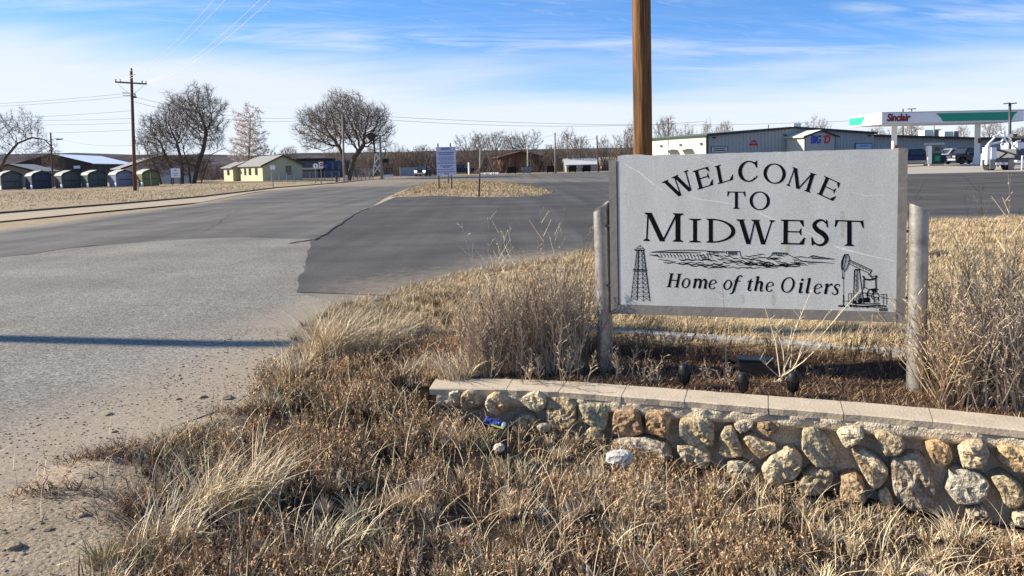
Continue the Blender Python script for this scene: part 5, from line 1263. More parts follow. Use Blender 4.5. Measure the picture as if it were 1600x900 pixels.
mb = MB(); prof = [(s0, -.2), (s1, -.2), (s1, z1_), (sp_, zp), (s0, z0_)]
mb.prism(prof, lambda p: A0 + bu * p[0] + bv * 0.02 + Vector((0, 0, p[1])), lambda p: A0 + bu * p[0] + bv * DEP + Vector((0, 0, p[1]))); mb.build('wall', M_grey, mbld)
mb = MB(); prof = [(s1 + .02, -.2), (s2_, -.2), (s2_, z2b), (s1 + .02, z2a)]
mb.prism(prof, lambda p: A0 + bu * p[0] + bv * 0.4 + Vector((0, 0, p[1])), lambda p: A0 + bu * p[0] + bv * DEP + Vector((0, 0, p[1]))); mb.build('annex_wall', M_grey, mbld)
k = MB(); bx(k, A0, bu, bv, -.04, -.01, -.01, DEP, -.2, z0_ - .02); k.build('side_wall', M_cream, mbld)
for (sa, za, sb, zb) in [(s0 - .25, z0_ - .02, sp_, zp), (sp_, zp, s1 + .3, z1_ - .02), (s1 + .3, z2a, s2_, z2b)]:
    mb = MB(); mb.prism([(sa, za), (sb, zb), (sb, zb + .16), (sa, za + .16)], lambda p: A0 + bu * p[0] - bv * .30 + Vector((0, 0, p[1])), lambda p: A0 + bu * p[0] + bv * (DEP + .2) + Vector((0, 0, p[1]))); r = mb.build('roof', hmat('green_roof', (0.10, 0.14, 0.12)), mbld)
    mb = MB(); mb.prism([(sa, za - .14), (sb, zb - .14), (sb, zb + .17), (sa, za + .17)], lambda p: A0 + bu * p[0] - bv * .36 + Vector((0, 0, p[1])), lambda p: A0 + bu * p[0] - bv * .305 + Vector((0, 0, p[1]))); mb.build('rake_trim', M_dkfascia, r)
mb = MB(); bx(mb, A0, bu, bv, -.32, -.16, -.3, DEP, z0_ - .16, z0_ + .06); mb.build('gutter', M_gtrim, mbld)
for b_ in (0.06, 8.2): mb = MB(); bx(mb, A0, bu, bv, -.10, -.045, b_ - .08, b_ + .08, -.1, z0_ - .17); mb.build('downspout', M_gtrim if b_ < 1 else hmat('grey_pipe', (0.3, .3, .28)), mbld)
mb = MB(); bx(mb, A0, bu, bv, 0, .16, -.06, .015, -.1, z0_ - .15); mb.build('corner_trim', M_dkfascia, mbld)
mb = MB(); s = 0.5                      # standing ribs of the wall panels
while s < s2_ - .3:
    zt = np.interp(s, [s0, sp_, s1], [z0_, zp, z1_]) if s < s1 else np.interp(s, [s1, s2_], [z2a, z2b])
    b0 = -0.03 if s < s1 else 0.36
    bx(mb, A0, bu, bv, s, s + .07, b0, b0 + .04, 0, zt - .16); s += 0.6
o = mb.build('rib', M_grey, mbld); o['kind'] = 'stuff'
# doors, hoods and lamps on the cream side wall
for b0, b1, zt in ((1.6, 2.6, 2.2), (6.6, 7.6, 2.2)): mb = MB(); bx(mb, A0, bu, bv, -.10, -.045, b0, b1, 0, zt); mb.build('door', hmat('door_dark', (.07, .07, .065)), mbld)
for b0 in (3.0, 6.2): mb = MB(); bx(mb, A0, bu, bv, -1.1, -.05, b0, b0 + 2.2, 3.0, 3.12); mb.build('door_hood', M_white, mbld); 
for b0 in (0.9, 5.2, 9.6): mb = MB(); bx(mb, A0, bu, bv, -.25, -.05, b0, b0 + .3, 3.5, 3.75); mb.build('wall_lamp', M_dkfascia, mbld)
# gabled entry with its letters
es0, es1, esm = bpx(1253), bpx(1306), bpx(1280); ed = 3.2
def ent(px, d): k = (px - PPX) / FOC; o = A0 - bv * d; return (k * o.y - o.x) / (bu.x - k * bu.y)
E0, E1 = ent(1258, ed), ent(1306, ed); Em = (E0 + E1) / 2
def ez(px, py): o = A0 - bv * ed; s = ent(px, ed); return at(px, py, o.y + bu.y * s).z
eo = A0 - bv * ed; ee, ep = ez(1258, 213.5), ez(1282, 204.5)
mb = MB(); mb.prism([(E0, -.2), (E1, -.2), (E1, ee), (Em, ep), (E0, ee)], lambda p: eo + bu * p[0] + Vector((0, 0, p[1])), lambda p: eo + bu * p[0] + bv * (ed - .05) + Vector((0, 0, p[1]))); mb.build('entry_wall', M_grey, mbld)
mb = MB(); bx(mb, eo, bu, bv, E0 - .04, E0 - .006, .006, ed - .06, -.2, ee - .05); mb.build('entry_side', M_cream, mbld)
for xa, xb in ((E0 - .45, Em), (E1 + .45, Em)):
    za = ee - (ep - ee) / (Em - E0) * .45
    mb = MB(); mb.prism([(xa, za + .02), (xb, ep + .02), (xb, ep + .16), (xa, za + .16)], lambda p: eo + bu * p[0] - bv * .25 + Vector((0, 0, p[1])), lambda p: eo + bu * p[0] + bv * (ed + 3) + Vector((0, 0, p[1]))); r = mb.build('entry_roof', hmat('cream_roof', (0.62, 0.59, 0.48)), mbld)
    mb = MB(); mb.prism([(xa, za - .08), (xb, ep - .06), (xb, ep + .17), (xa, za + .17)], lambda p: eo + bu * p[0] - bv * .31 + Vector((0, 0, p[1])), lambda p: eo + bu * p[0] - bv * .255 + Vector((0, 0, p[1]))); mb.build('entry_trim', M_dkfascia, r)
for x in (E0 + .02, E1 - .12): mb = MB(); bx(mb, eo, bu, bv, x, x + .1, -.03, .01, 0, ee); mb.build('entry_post', M_dkfascia, mbld)
def text(name, body, mt, origin, udir, size, shear=0.0, parent=None, ext=0.012, sx=1.0, nrm=None, offset=0.0):
    c = bpy.data.curves.new(name, 'FONT'); c.body = body; c.size = size; c.shear = shear; c.extrude = ext; c.align_x = 'CENTER'; c.align_y = 'CENTER'; c.offset = offset
    ob = bpy.data.objects.new(name, c); dg = bpy.context.evaluated_depsgraph_get()
    COL.objects.link(ob); bpy.context.view_layer.update()
    me = bpy.data.meshes.new_from_object(ob.evaluated_get(bpy.context.evaluated_depsgraph_get())); COL.objects.unlink(ob); bpy.data.objects.remove(ob)
    u_ = Vector(udir).normalized(); z_ = Vector((0, 0, 1)); n_ = u_.cross(z_).normalized()
    off = ORIG.get(parent.name) if parent else Vector((0, 0, 0))
    for v_ in me.vertices: v_.co = Vector(origin) + u_ * v_.co.x * sx + z_ * v_.co.y + n_ * (v_.co.z + 0.0) - off
    me.materials.clear(); me.materials.append(mt); me.name = name
    o = bpy.data.objects.new(name, me); COL.objects.link(o)
    if parent: o.parent = parent; ORIG[o.name] = off
    return o
M_lblue = hmat('sign_blue', (0.03, 0.09, 0.42)); M_lred = hmat('sign_red', (0.55, 0.035, 0.03))
zc_ = ez(1280, 218.5)
text('lettering', 'BIG', M_lblue, eo + bu * (ent(1275, ed)) - bv * .06 + Vector((0, 0, zc_)), bu, 1.45, 0.18, mbld, .03, 0.80, offset=0.035)
text('lettering', 'D', M_lred, eo + bu * (ent(1292.5, ed)) - bv * .06 + Vector((0, 0, zc_)), bu, 1.45, 0.18, mbld, .03, 1.0, offset=0.035)
mb = MB(); mb.prism([(-.62, .50), (-.1, .50), (-.1, .38), (-.62, .38)], lambda p: eo + bu * (ent(1290, ed) + p[0] * .7) - bv * .05 + Vector((0, 0, zc_ + p[1])), lambda p: eo + bu * (ent(1290, ed) + p[0] * .7) - bv * .01 + Vector((0, 0, zc_ + p[1]))); mb.build('flag_stripe', M_lred, mbld)
# small emblem and notice boards on the front
def wallrect(l, r, tpy, bty, mt, nm, d=.08, par=mbld, k0=0.0):
    sa, sb = bpx(l), bpx(r); za, zb = bz((l + r) / 2, tpy), bz((l + r) / 2, bty); mb = MB(); bx(mb, A0, bu, bv, sa, sb, -d - k0, .0 - k0, zb, za); return mb.build(nm, mt, par)
f = wallrect(1112, 1138, 228.5, 237.5, M_dkfascia, 'notice_frame', .05); wallrect(1113, 1137, 229.5, 237.5, hmat('notice_face', (.50, .50, .47)), 'notice', .02, f, .052)
for i in range(2): wallrect(1116, 1134, 231.5 + i * 3, 232.8 + i * 3, M_dkfascia, 'notice_line', .01, f, .075)
f = wallrect(1336, 1363, 223.5, 233.5, M_dkfascia, 'notice_frame', .05); wallrect(1337.2, 1362, 224.5, 233.5, hmat('notice_blue', (.42, .44, .55)), 'notice', .02, f, .052)
wallrect(1344, 1356, 227, 228.6, hmat('faint_lettering', (.15, .2, .4)), 'notice_line', .01, f, .075)
wallrect(1172, 1185, 224.2, 227.2, M_lred, 'emblem_bar', .06)
s = bpx(1179); z = bz(1179, 221.5); mb = MB()
for i in range(8):
    a0, a1 = math.radians(20 + 17.5 * i), math.radians(20 + 17.5 * (i + 1))
    mb.prism([(math.cos(a0) * .52, math.sin(a0) * .42 - .2), (math.cos(a1) * .52, math.sin(a1) * .42 - .2), (math.cos(a1) * .33, math.sin(a1) * .24 - .2), (math.cos(a0) * .33, math.sin(a0) * .24 - .2)], lambda p: A0 + bu * (s + p[0]) - bv * .07 + Vector((0, 0, z + p[1])), lambda p: A0 + bu * (s + p[0]) + Vector((0, 0, z + p[1])))
mb.build('emblem_arch', M_lred, mbld)
for l, tpy in ((1115, 214), (1225, 210), (1356, 211)): wallrect(l, l + 4, tpy, tpy + 2, M_dkfascia, 'wall_lamp', .2)
for l in (1460, 1500): pass
s = bpx(1227); mb = MB(); p = A0 + bu * s + bv * 3; mb.tube([p + Vector((0, 0, 4.5)), p + Vector((0, 0, bz(1227, 193)))], .06, 6); mb.build('vent_pipe', M_dkfascia, mbld)
mb = MB(); p = A0 + bu * bpx(1279) + bv * 4; mb.box((p.x, p.y, zp + .35), (1.0, .8, .9)); mb.build('roof_vent', M_white, mbld)
wallrect(1478, 1487, 231.5, 246, M_glass, 'window', .02, mbld, -.36); wallrect(1500, 1520, 230, 236, M_glass, 'window', .02, mbld, -.36)
# roof units on the annex
def roof_unit(l, r, tpy, bty, label):
    sa = bpx((l + r) / 2); p = A0 + bu * sa + bv * 5.0; Yd = p.y; a, b2 = at(l, tpy, Yd), at(r, tpy, Yd); zt, zb = at((l + r) / 2, tpy, Yd).z, at((l + r) / 2, bty, Yd).z
    zb = zb - .3; t = thing('roof_unit', label, 'air conditioner', (a.x, Yd, zb)); w = b2.x - a.x
    mb = MB(); mb.box(((a.x + b2.x) / 2 - w * .18, Yd + .6, (zt + zb) / 2), (w * .64, 1.8, zt - zb)); mb.build('housing', hmat('unit_cream', (.62, .60, .54)), t)
    mb = MB(); mb.box(((a.x + b2.x) / 2 + w * .32, Yd + .4, (zt + zb) / 2 + .02), (w * .36 - .01, 1.9, zt - zb)); c = mb.build('condenser', hmat('unit_grey', (.22, .23, .24)), t)
    for k in range(4): mb = MB(); mb.box(((a.x + b2.x) / 2 + w * .32, Yd - .565, zb + (zt - zb) * (.25 + .17 * k)), (w * .30, .03, .05)); mb.build('louver', M_dkfascia, c)
roof_unit(1443, 1464, 203, 214.5, 'cream and grey roof unit left of its twin under the canopy')
roof_unit(1474, 1495, 205.5, 215, 'cream and grey roof unit nearer the right canopy column')
# ------------------------------------------------------------------ fuel station canopy
CY = 76.0
c0 = at(1378, 185, CY); cang = math.radians(4.5); cu = Vector((math.cos(cang), math.sin(cang), 0)); cv = Vector((-cu.y, cu.x, 0))
C0 = Vector((c0.x, c0.y, 0))
zt, zb = at(1378, 176.5, CY).z, at(1378, 193.5, CY).z
k = (1598.5 - PPX) / FOC; CL = (k * C0.y - C0.x) / (cu.x - k * cu.y)
CD = 6.2
can = thing('station_canopy', 'white and green fuel station canopy on slim columns', 'canopy', C0 + cu * CL / 2 + cv * CD / 2)
M_cwhite = mat('canopy_white', (0.72, 0.71, 0.72), 0.45, 0.03, 2)
M_cgreen = mat('canopy_green', (0.012, 0.25, 0.15), 0.45, 0.06, 2); M_cteal = mat('canopy_light_green', (0.03, 0.38, 0.26), 0.45, 0.06, 2)
def CP(a, b, z): return C0 + cu * a + cv * b + Vector((0, 0, z))
mb = MB(); bx(mb, C0, cu, cv, 0, CL, 0, CD, zb, zt); mb.build('fascia', M_cwhite, can)
mb = MB(); bx(mb, C0, cu, cv, -.03, CL + .03, -.03, CD + .03, zt - .02, zt + .07); mb.build('top_trim', hmat('trim_grey', (.42, .42, .44)), can)
mb = MB(); bx(mb, C0, cu, cv, -.02, CL + .02, -.02, CD + .02, zb - .04, zb + .04); mb.build('bottom_trim', hmat('trim_pale', (.6, .6, .6)), can)
fh = zt - zb
a = [(.405, .97), (.955, .97), (.935, .80), (.915, .45), (.905, .06), (.46, .06), (.445, .35), (.43, .62)]
mb = MB(); mb.prism([(CL * x, zb + fh * y) for x, y in [(.375, .86), (.955, .86), (.93, .6), (.912, .10), (.425, .10), (.412, .40), (.395, .66)]], lambda p: CP(p[0], -.025, p[1]), lambda p: CP(p[0], -.004, p[1])); mb.build('green_band', M_cgreen, can)
mb = MB(); mb.prism([(CD * x, zb + fh * y) for x, y in [(.62, .10), (1.0, .10), (1.0, .84), (.50, .84), (.55, .5)]], lambda p: CP(-.025, p[0], p[1]), lambda p: CP(-.004, p[0], p[1])); mb.build('green_panel', M_cteal, can)
text('lettering', 'Sinclair', mat('dark_red', (0.20, 0.01, 0.02), .5, .05), CP(CL * .112, -.03, zb + fh * .52), cu, 1.05, 0.22, can, .03, 0.80, offset=0.03)
for px in (1397.5, 1527):
    k = (px - PPX) / FOC; o_ = C0 + cv * CD * .5; a_ = (k * o_.y - o_.x) / (cu.x - k * cu.y)
    p = CP(a_, CD * .5, 0); z0 = PADZ(p.y)
    mb = MB(); mb.box((p.x, p.y, (z0 + zb) / 2), (.40, .40, zb - z0)); c = mb.build('column', M_white, can)
    mb = MB(); mb.box((p.x + .12, p.y - .26, z0 + 2.55 if px > 1500 else z0 + 2.0), (.34, .12, .5)); mb.build('column_sign', hmat('orange_brown', (.20, .06, .015)), c)
    if px > 1500: mb = MB(); mb.box((p.x - .55, p.y - .7, z0 + .42), (.42, .4, .8), taper=.92); mb.build('bin', M_white, can)
# pump between the columns
def pump(px, Yd, label):
    b = at(px, 258, Yd); b.z = PADZ(Yd); t = thing('fuel_pump', label, 'fuel pump', b); w = 1.05
    mb = MB(); mb.box((b.x, Yd, b.z + .08), (1.6, 1.1, .16)); mb.build('plinth', M_concrete, t)
    mb = MB(); mb.box((b.x + .2, Yd, b.z + .75), (.9, .55, 1.18)); mb.build('cabinet', hmat('pump_dark_green', (.02, .07, .055)), t)
    mb = MB(); mb.box((b.x - .62, Yd - .1, b.z + 1.15), (.42, .5, 1.9)); mb.build('end_panel', M_white, t)
    mb = MB(); mb.box((b.x + .2, Yd, b.z + 1.75), (.95, .5, .8)); mb.build('display_head', hmat('pump_grey', (.12, .15, .16)), t)
    mb = MB(); mb.box((b.x + .2, Yd - .27, b.z + 1.75), (.5, .03, .35)); mb.build('screen', M_glass, t)
    mb = MB(); mb.box((b.x + .0, Yd, b.z + 2.3), (1.9, .62, .22)); mb.build('top_sign', hmat('pump_top', (.35, .38, .40)), t)
    mb = MB(); mb.box((b.x + .2, Yd - .29, b.z + .75), (.5, .03, .5)); mb.build('green_door', M_cgreen, t)
    mb = MB(); q = Vector((b.x + .7, Yd - .2, b.z)); mb.tube([q + Vector((0, 0, 1.9)), q + Vector((.2, -.1, 1.3)), q + Vector((.15, -.1, .5)), q + Vector((0, -.05, 1.0))], .03, 6); mb.build('hose', M_black, t)
pump(1459, 79.0, 'dark green fuel pump with a white end panel under the canopy')
p = at(1534, 260, 74); p.z = PADZ(74); t = thing('bollard', 'pale post on the apron left of the white rig truck', 'bollard', p)
mb = MB(); mb.tube([p, p + Vector((0, 0, 1.15))], .11, 10); mb.build('post', hmat('bollard_pale', (.5, .5, .48)), t); mb = MB(); mb.lathe([(.115, 1.15), (.08, 1.2), (.02, 1.22)], 10, p); mb.build('post_cap', hmat('bollard_cap', (.5, .4, .2)), t)

# ------------------------------------------------------------------ vehicles (local x forward, y left)
def wheel(t, x, y, r=.39, w=.26):
    s = 1 if y > 0 else -1
    mb = MB(); mb.lathe([(r * .66, -w / 2), (r * .95, -w / 2), (r, -w * .35), (r, w * .35), (r * .95, w / 2), (r * .66, w / 2)], 20, (x, y, r), 'y'); a = mb.build('wheel', M_tyre, t, world=False)
    mb = MB(); mb.lathe([(r * .66, -w * .3), (r * .64, w * .42 * 1), (r * .5, w * .36), (r * .2, w * .42), (.02, w * .42)] if s > 0 else [(.02, -w * .42), (r * .2, -w * .42), (r * .5, -w * .36), (r * .64, -w * .42), (r * .66, w * .3)], 16, (x, y, r), 'y'); mb.build('rim', M_chrome, a, world=False)
def vehicle(name, label, cat, loc, rz, paint, lower, cabin, wd, wins, wheels, r=.39, bars=(), group=None, lower2=None, nose=None):
    t = thing(name, label, cat, loc, group, rz)
    def side(poly, w0, w1):      # extrude across, narrower at the top
        zs = [p[1] for p in poly]; lo, hi = min(zs), max(zs); f = lambda z: w0 + (w1 - w0) * (z - lo) / (hi - lo + 1e-6)
        mb = MB(); mb.prism(poly, lambda p: Vector((p[0], -f(p[1]) / 2, p[1])), lambda p: Vector((p[0], f(p[1]) / 2, p[1]))); return mb, f
    mb, f = side(lower, wd, wd * .95); mb.build('body', paint, t, world=False, bevel=.05)
    if lower2: mb, _ = side(lower2[0], wd * 1.01, wd * 1.01); mb.build('rocker_panel', lower2[1], t, world=False)
    mb, f = side(cabin, wd * .93, wd * .74); c = mb.build('cab', paint, t, world=False, bevel=.05)
    for wpoly in wins:
        for s in (-1, 1):
            mb = MB(); mb.prism(wpoly, lambda p: Vector((p[0], s * (f(p[1]) / 2 + .012), p[1])), lambda p: Vector((p[0], s * (f(p[1]) / 2 - .05), p[1]))); mb.build('side_window', M_glass, c, world=False)
    zs = sorted(cabin, key=lambda p: p[1]); 
    fb, ft = max(cabin, key=lambda p: p[0]), max([p for p in cabin if p[1] > max(q[1] for q in cabin) - .12], key=lambda p: p[0])
    rb, rt_ = min(cabin, key=lambda p: p[0]), min([p for p in cabin if p[1] > max(q[1] for q in cabin) - .12], key=lambda p: p[0])
    for nm, b0, b1, sg in (('windscreen', fb, ft, 1), ('rear_window', rb, rt_, -1)):
        P = []
        for tt, ww in ((.12, .42), (.92, .42)):
            x, z = b0[0] + (b1[0] - b0[0]) * tt, b0[1] + (b1[1] - b0[1]) * tt
            P.append((x + sg * .02, -f(z) * ww, z + .01)); P.append((x + sg * .02, f(z) * ww, z + .01))
        mb = MB(); mb.add(P + [(q[0] - sg * .04, q[1], q[2] - .01) for q in P], [(0, 1, 3, 2), (4, 6, 7, 5), (0, 4, 5, 1), (2, 3, 7, 6), (0, 2, 6, 4), (1, 5, 7, 3)]); mb.build(nm, M_glass, c, world=False)
    for x in wheels:
        for s in (-1, 1): wheel(t, x, s * (wd / 2 - .12), r)
    xf, xr = max(p[0] for p in lower), min(p[0] for p in lower)
    mb = MB(); mb.box((xf + .02, 0, .52), (.16, wd * .97, .22)); mb.build('bumper', M_chrome, t, world=False, bevel=.03)
    mb = MB(); mb.box((xr - .02, 0, .52), (.16, wd * .95, .20)); mb.build('bumper', M_chrome, t, world=False, bevel=.03)
    for s in (-1, 1):
        mb = MB(); mb.box((xf - .02, s * wd * .37, .86), (.1, .36, .2)); mb.build('headlight', nose or M_chrome, t, world=False, bevel=.02)
        mb = MB(); mb.box((xr - .01, s * wd * .43, .92), (.06, .16, .34)); mb.build('tail_light', M_lred, t, world=False)
    mb = MB(); mb.box((xf + .015, 0, .84), (.06, wd * .42, .26)); mb.build('grille', M_darkmetal, t, world=False)
    for s in (-1, 1): mb = MB(); mb.box((cabin_front(cabin) - .25, s * (wd / 2 + .08), 1.2), (.12, .22, .18)); mb.build('mirror', M_black, t, world=False)
    return t
def cabin_front(c): return max(p[0] for p in c)
TR_low = [(-2.85, .42), (-2.85, 1.12), (-1.0, 1.14), (-.95, 1.12), (.95, 1.12), (1.1, 1.16), (2.5, 1.08), (2.78, .98), (2.82, .45), (2.35, .40), (2.2, .75), (1.65, .85), (1.25, .75), (1.1, .36), (-1.15, .36), (-1.3, .75), (-1.75, .85), (-2.2, .75), (-2.35, .42)]
TR_cab = [(-1.05, 1.12), (-.92, 1.80), (.35, 1.84), (.5, 1.80), (1.2, 1.13)]
TR_win = [[(-.82, 1.2), (-.75, 1.70), (-.12, 1.74), (-.12, 1.2)], [(-.03, 1.2), (-.03, 1.74), (.40, 1.72), (.92, 1.22)]]
def paint(name, c): return mat(name, c, 0.32, 0.06, 2, spec=0.22)
def vloc(px, py, Yd, z=None): p = at(px, py, Yd); p.z = PADZ(Yd) if z is None else z; return p
vehicle('pickup_truck', 'dark blue pickup with a tan lower stripe beside the pump', 'pickup truck', vloc(1430, 258, 80), math.radians(-8), paint('dark_blue_paint', (.012, .018, .06)), TR_low, TR_cab, 1.95, TR_win, (1.72, -1.75), lower2=([(-1.1, .34), (1.05, .34), (1.05, .58), (-1.1, .58)], hmat('tan_stripe', (.35, .30, .22))))
vehicle('pickup_truck', 'silver-beige pickup parked behind the black one', 'pickup truck', vloc(1486, 256, 92), math.radians(-172), paint('silver_beige_paint', (.42, .40, .36)), TR_low, TR_cab, 1.95, TR_win, (1.72, -1.75))
vehicle('pickup_truck', 'black pickup in front of the right canopy column', 'pickup truck', vloc(1508, 257, 85), math.radians(-158), paint('black_paint', (.008, .008, .01)), TR_low, TR_cab, 1.95, TR_win, (1.72, -1.75))
CAR_low = [(-2.2, .35), (-2.25, .80), (-2.1, .98), (.95, 1.0), (1.9, .88), (2.2, .70), (2.22, .35), (1.78, .33), (1.65, .62), (1.3, .70), (.95, .62), (.85, .28), (-.95, .28), (-1.05, .62), (-1.4, .70), (-1.75, .62), (-1.88, .33)]
SUV_cab = [(-2.1, .98), (-1.85, 1.62), (.05, 1.68), (.25, 1.64), (1.05, .99)]
SUV_win = [[(-1.8, 1.08), (-1.65, 1.52), (-.9, 1.56), (-.9, 1.08)], [(-.82, 1.08), (-.82, 1.56), (.08, 1.55), (.72, 1.1)]]
LIT = emit('lit_headlight', (1.0, .95, .85), 6.0)
vehicle('car', 'dark car with lit headlights coming along the road', 'car', vloc(661, 270, 118, .0), math.radians(-96), paint('dark_car_paint', (.012, .014, .022)), CAR_low, SUV_cab, 1.85, SUV_win, (1.32, -1.42), r=.34, nose=LIT)
vehicle('car', 'far grey car parked at the end of the road', 'car', vloc(675, 266, 160, .0), math.radians(-96), paint('grey_car_paint', (.06, .06, .07)), CAR_low, SUV_cab, 1.85, SUV_win, (1.32, -1.42), r=.34)
vehicle('car', 'dark parked car just left of the lit car', 'car', vloc(655, 268, 138, .0), math.radians(-92), paint('black_car_paint', (.01, .01, .012)), CAR_low, SUV_cab, 1.85, SUV_win, (1.32, -1.42), r=.34)
vehicle('pickup_truck', 'dark pickup at the right edge of the lavender board', 'pickup truck', vloc(717, 269, 132, .0), math.radians(178), paint('navy_paint', (.02, .022, .04)), TR_low, TR_cab, 1.95, TR_win, (1.72, -1.75))

# white rig truck at the right edge of the frame, seen from behind
RY = 63.0
rb = at(1574, 268, RY); rb.z = 0.03
t = thing('rig_truck', 'white rig truck with folded steel arms seen from behind', 'truck', rb)
def RP(px, py, dy=0.0):  return at(px, py, RY) + Vector((0, dy, 0))
M_rig = mat('rig_white', (.76, .76, .77), .45, .07, 3); M_riggrey = hmat('rig_grey', (.12, .12, .125)); M_flap = hmat('mud_flap', (.26, .235, .20))
def rbox(nm, l, r, tp_, bt, m, dy=0.0, dep=.3, ):
    mb = MB(); pxbox(mb, l, r, tp_, bt, RY + dy, dep); return mb.build(nm, m, t)
rbox('mud_flap', 1547, 1555.5, 249, 264, M_flap, 0, .05); rbox('mud_flap', 1576, 1584.5, 249, 264.5, M_flap, 0, .05)
rbox('bumper', 1556.5, 1575, 254, 257.5, M_rig, -.1, .2); rbox('number_plate', 1564, 1570, 254.3, 257.2, hmat('plate_cream', (.5, .45, .35)), -.14, .03)
rbox('upright', 1542.5, 1547.5, 227, 257, M_rig, .2, .3); rbox('locker', 1549, 1557, 230, 249, M_rig, .1, 1.2); rbox('frame_rail', 1557, 1600, 246.5, 250, M_riggrey, .4, 2)
rbox('rear_crossmember', 1557, 1576, 249, 253.5, M_riggrey, .1, .3); rbox('tank', 1588, 1612, 232, 250, M_riggrey, 1.5, 3)
rbox('cab', 1590, 1640, 222, 252, M_rig, 7.0, 2.4)
for x in (1551.5, 1580.5):
    for dx in (-.02, .30): mb = MB(); p = RP(x, 258); mb.lathe([(.2, -.14), (.46, -.14), (.5, -.1), (.5, .1), (.46, .14), (.2, .14)], 18, (p.x + dx, RY + .7, .53), 'x'); mb.build('wheel', M_tyre, t)
def rbar(nm, a, b2, w, m=M_rig, d0=0.0, d1=0.0): mb = MB(); mb.bar(RP(a[0], a[1], d0), RP(b2[0], b2[1], d1), w); mb.build(nm, m, t)
Z6 = lambda x, y: (1400 + x / 6, 140 + y / 6)
for a, b2, w, d0, d1 in [((862, 512), (948, 446), .16, 0, .3), ((858, 516), (1010, 492), .20, 0, .4), ((935, 440), (1000, 418), .14, .3, .5), ((985, 440), (1022, 392), .15, .5, .6), ((1010, 496), (1062, 452), .16, .4, .6), ((1060, 452), (1092, 492), .14, .6, .6), ((1088, 495), (1118, 480), .12, .6, .6), ((1020, 392), (1080, 420), .10, .6, .8), ((1070, 380), (1082, 430), .22, .8, .9),
                         ((1018, 520), (1045, 505), .26, .4, .5), ((1125, 466), (1165, 530), .16, .7, .9), ((1165, 530), (1200, 500), .14, .9, .9), ((1090, 430), (1130, 460), .12, .8, .7), ((1165, 530), (1240, 560), .14, .9, 1.0), ((1000, 440), (1085, 445), .10, .5, .8), ((1190, 490), (1260, 470), .14, .9, 1.2)]:
    rbar('arm', Z6(*a), Z6(*b2), w * .72, M_rig, d0, d1)
mb = MB(); A_, B_, C_, D_ = RP(*Z6(890, 525), .3), RP(*Z6(1000, 520), 1.8), RP(*Z6(1290, 610), 1.8), RP(*Z6(1180, 618), .3)
mb.add([A_, B_, C_, D_] + [p - Vector((0, 0, .12)) for p in (A_, B_, C_, D_)], [(0, 1, 2, 3), (7, 6, 5, 4), (0, 4, 5, 1), (1, 5, 6, 2), (2, 6, 7, 3), (3, 7, 4, 0)]); mb.build('sloping_deck', M_riggrey, t)
rbar('brace', Z6(1010, 640), Z6(1110, 590), .10, hmat('rust_brown', (.14, .07, .04)), .5, .9); rbar('brace', Z6(960, 560), Z6(1100, 590), .08, M_riggrey, .5, .9)
rbox('mast_head', 1583, 1590, 209, 214, M_riggrey, .9, .5)
for x in (1592.5, 1606): rbar('ladder_rail', (x, 243), (x - 1, 269), .09, M_rig, -.4, -.4)
for y in (244, 250, 256, 262, 268): rbar('ladder_rung', (1592.5, y), (1606, y), .07, M_rig, -.4, -.4)
for x in (1559.5, 1571): mb = MB(); p = RP(x, 261); mb.tube([p, p + Vector((0, 0, .4))], .05, 6); mb.build('hitch_post', M_riggrey, t)

# ------------------------------------------------------------------ poles, lamps, signs
def pole_at(name, label, cat, bx_, by, tx, ty, Yd, r0, r1, m, group=None, z0=None):
    b, tp_ = at(bx_, by, Yd), at(tx, ty, Yd)
    b.z = 0.0 if z0 is None else z0
    t = thing(name, label, cat, b, group); mb = MB(); mb.tube([b - Vector((0, 0, .2)), b.lerp(tp_, .5), tp_], [r0, (r0 + r1) / 2, r1], 12); mb.build('pole', m, t, smooth=True); return t, b, tp_
tall, tb, tt = pole_at('utility_pole', 'tall reddish utility pole with one crossarm in front of the sheds', 'utility pole', 211, 297, 205, 111, 70, .17, .12, mat('red_pole_wood', (.15, .062, .038), .9, .3, 6, streak=(1, 1, .1)))
def tpt(px, py, dy=0): return at(px, py, 70) + Vector((0, dy, 0))
mb = MB(); mb.bar(tpt(182, 128.5, -.2), tpt(230.5, 131.5, -.2), .12, .14); arm = mb.build('crossarm', M_polefar, tall)
def insul(p, par, s=1.0): mb = MB(); mb.lathe([(.02, 0), (.07 * s, .04), (.05 * s, .10), (.08 * s, .14), (.04 * s, .22), (.02, .26)], 8, p); mb.build('insulator', hmat('insulator_grey', (.10, .09, .09)) if 'insulator_grey' not in bpy.data.materials else bpy.data.materials['insulator_grey'], par)
for x, y in ((183, 128), (190, 128), (224, 130.5), (230, 131)): insul(tpt(x, y, -.2), arm)
insul(tpt(205.6, 110.5), tall, 1.4)
for l, r, y in ((191, 203, 145), (192, 203, 149), (206, 212, 116.5)): mb = MB(); mb.bar(tpt(l, y), tpt(r, y + .4), .05); mb.build('bracket', M_polefar, tall); 
insul(tpt(211, 150), tall); mb = MB(); mb.bar(tpt(206, 151.5), tpt(213, 151.8), .12, .18); mb.build('switch_box', M_darkmetal, tall)
for x, y in ((186, 132), (226, 134)): mb = MB(); mb.bar(tpt(x, y, -.15), tpt(206, 150, -.1), .02); mb.build('jumper_wire', M_darkmetal, tall)
mb = MB(); p = tb + Vector((.35, -.1, 0)); mb.tube([p, p + Vector((0, 0, 1.1))], .06, 8); mb.build('guy_guard', hmat('pale_guard', (.55, .5, .4)), tall)
sl_, lb, lt = pole_at('street_light', 'dark street light pole behind the sheds at the far left', 'street light', 83, 292, 79, 207, 102, .13, .10, M_polefar)
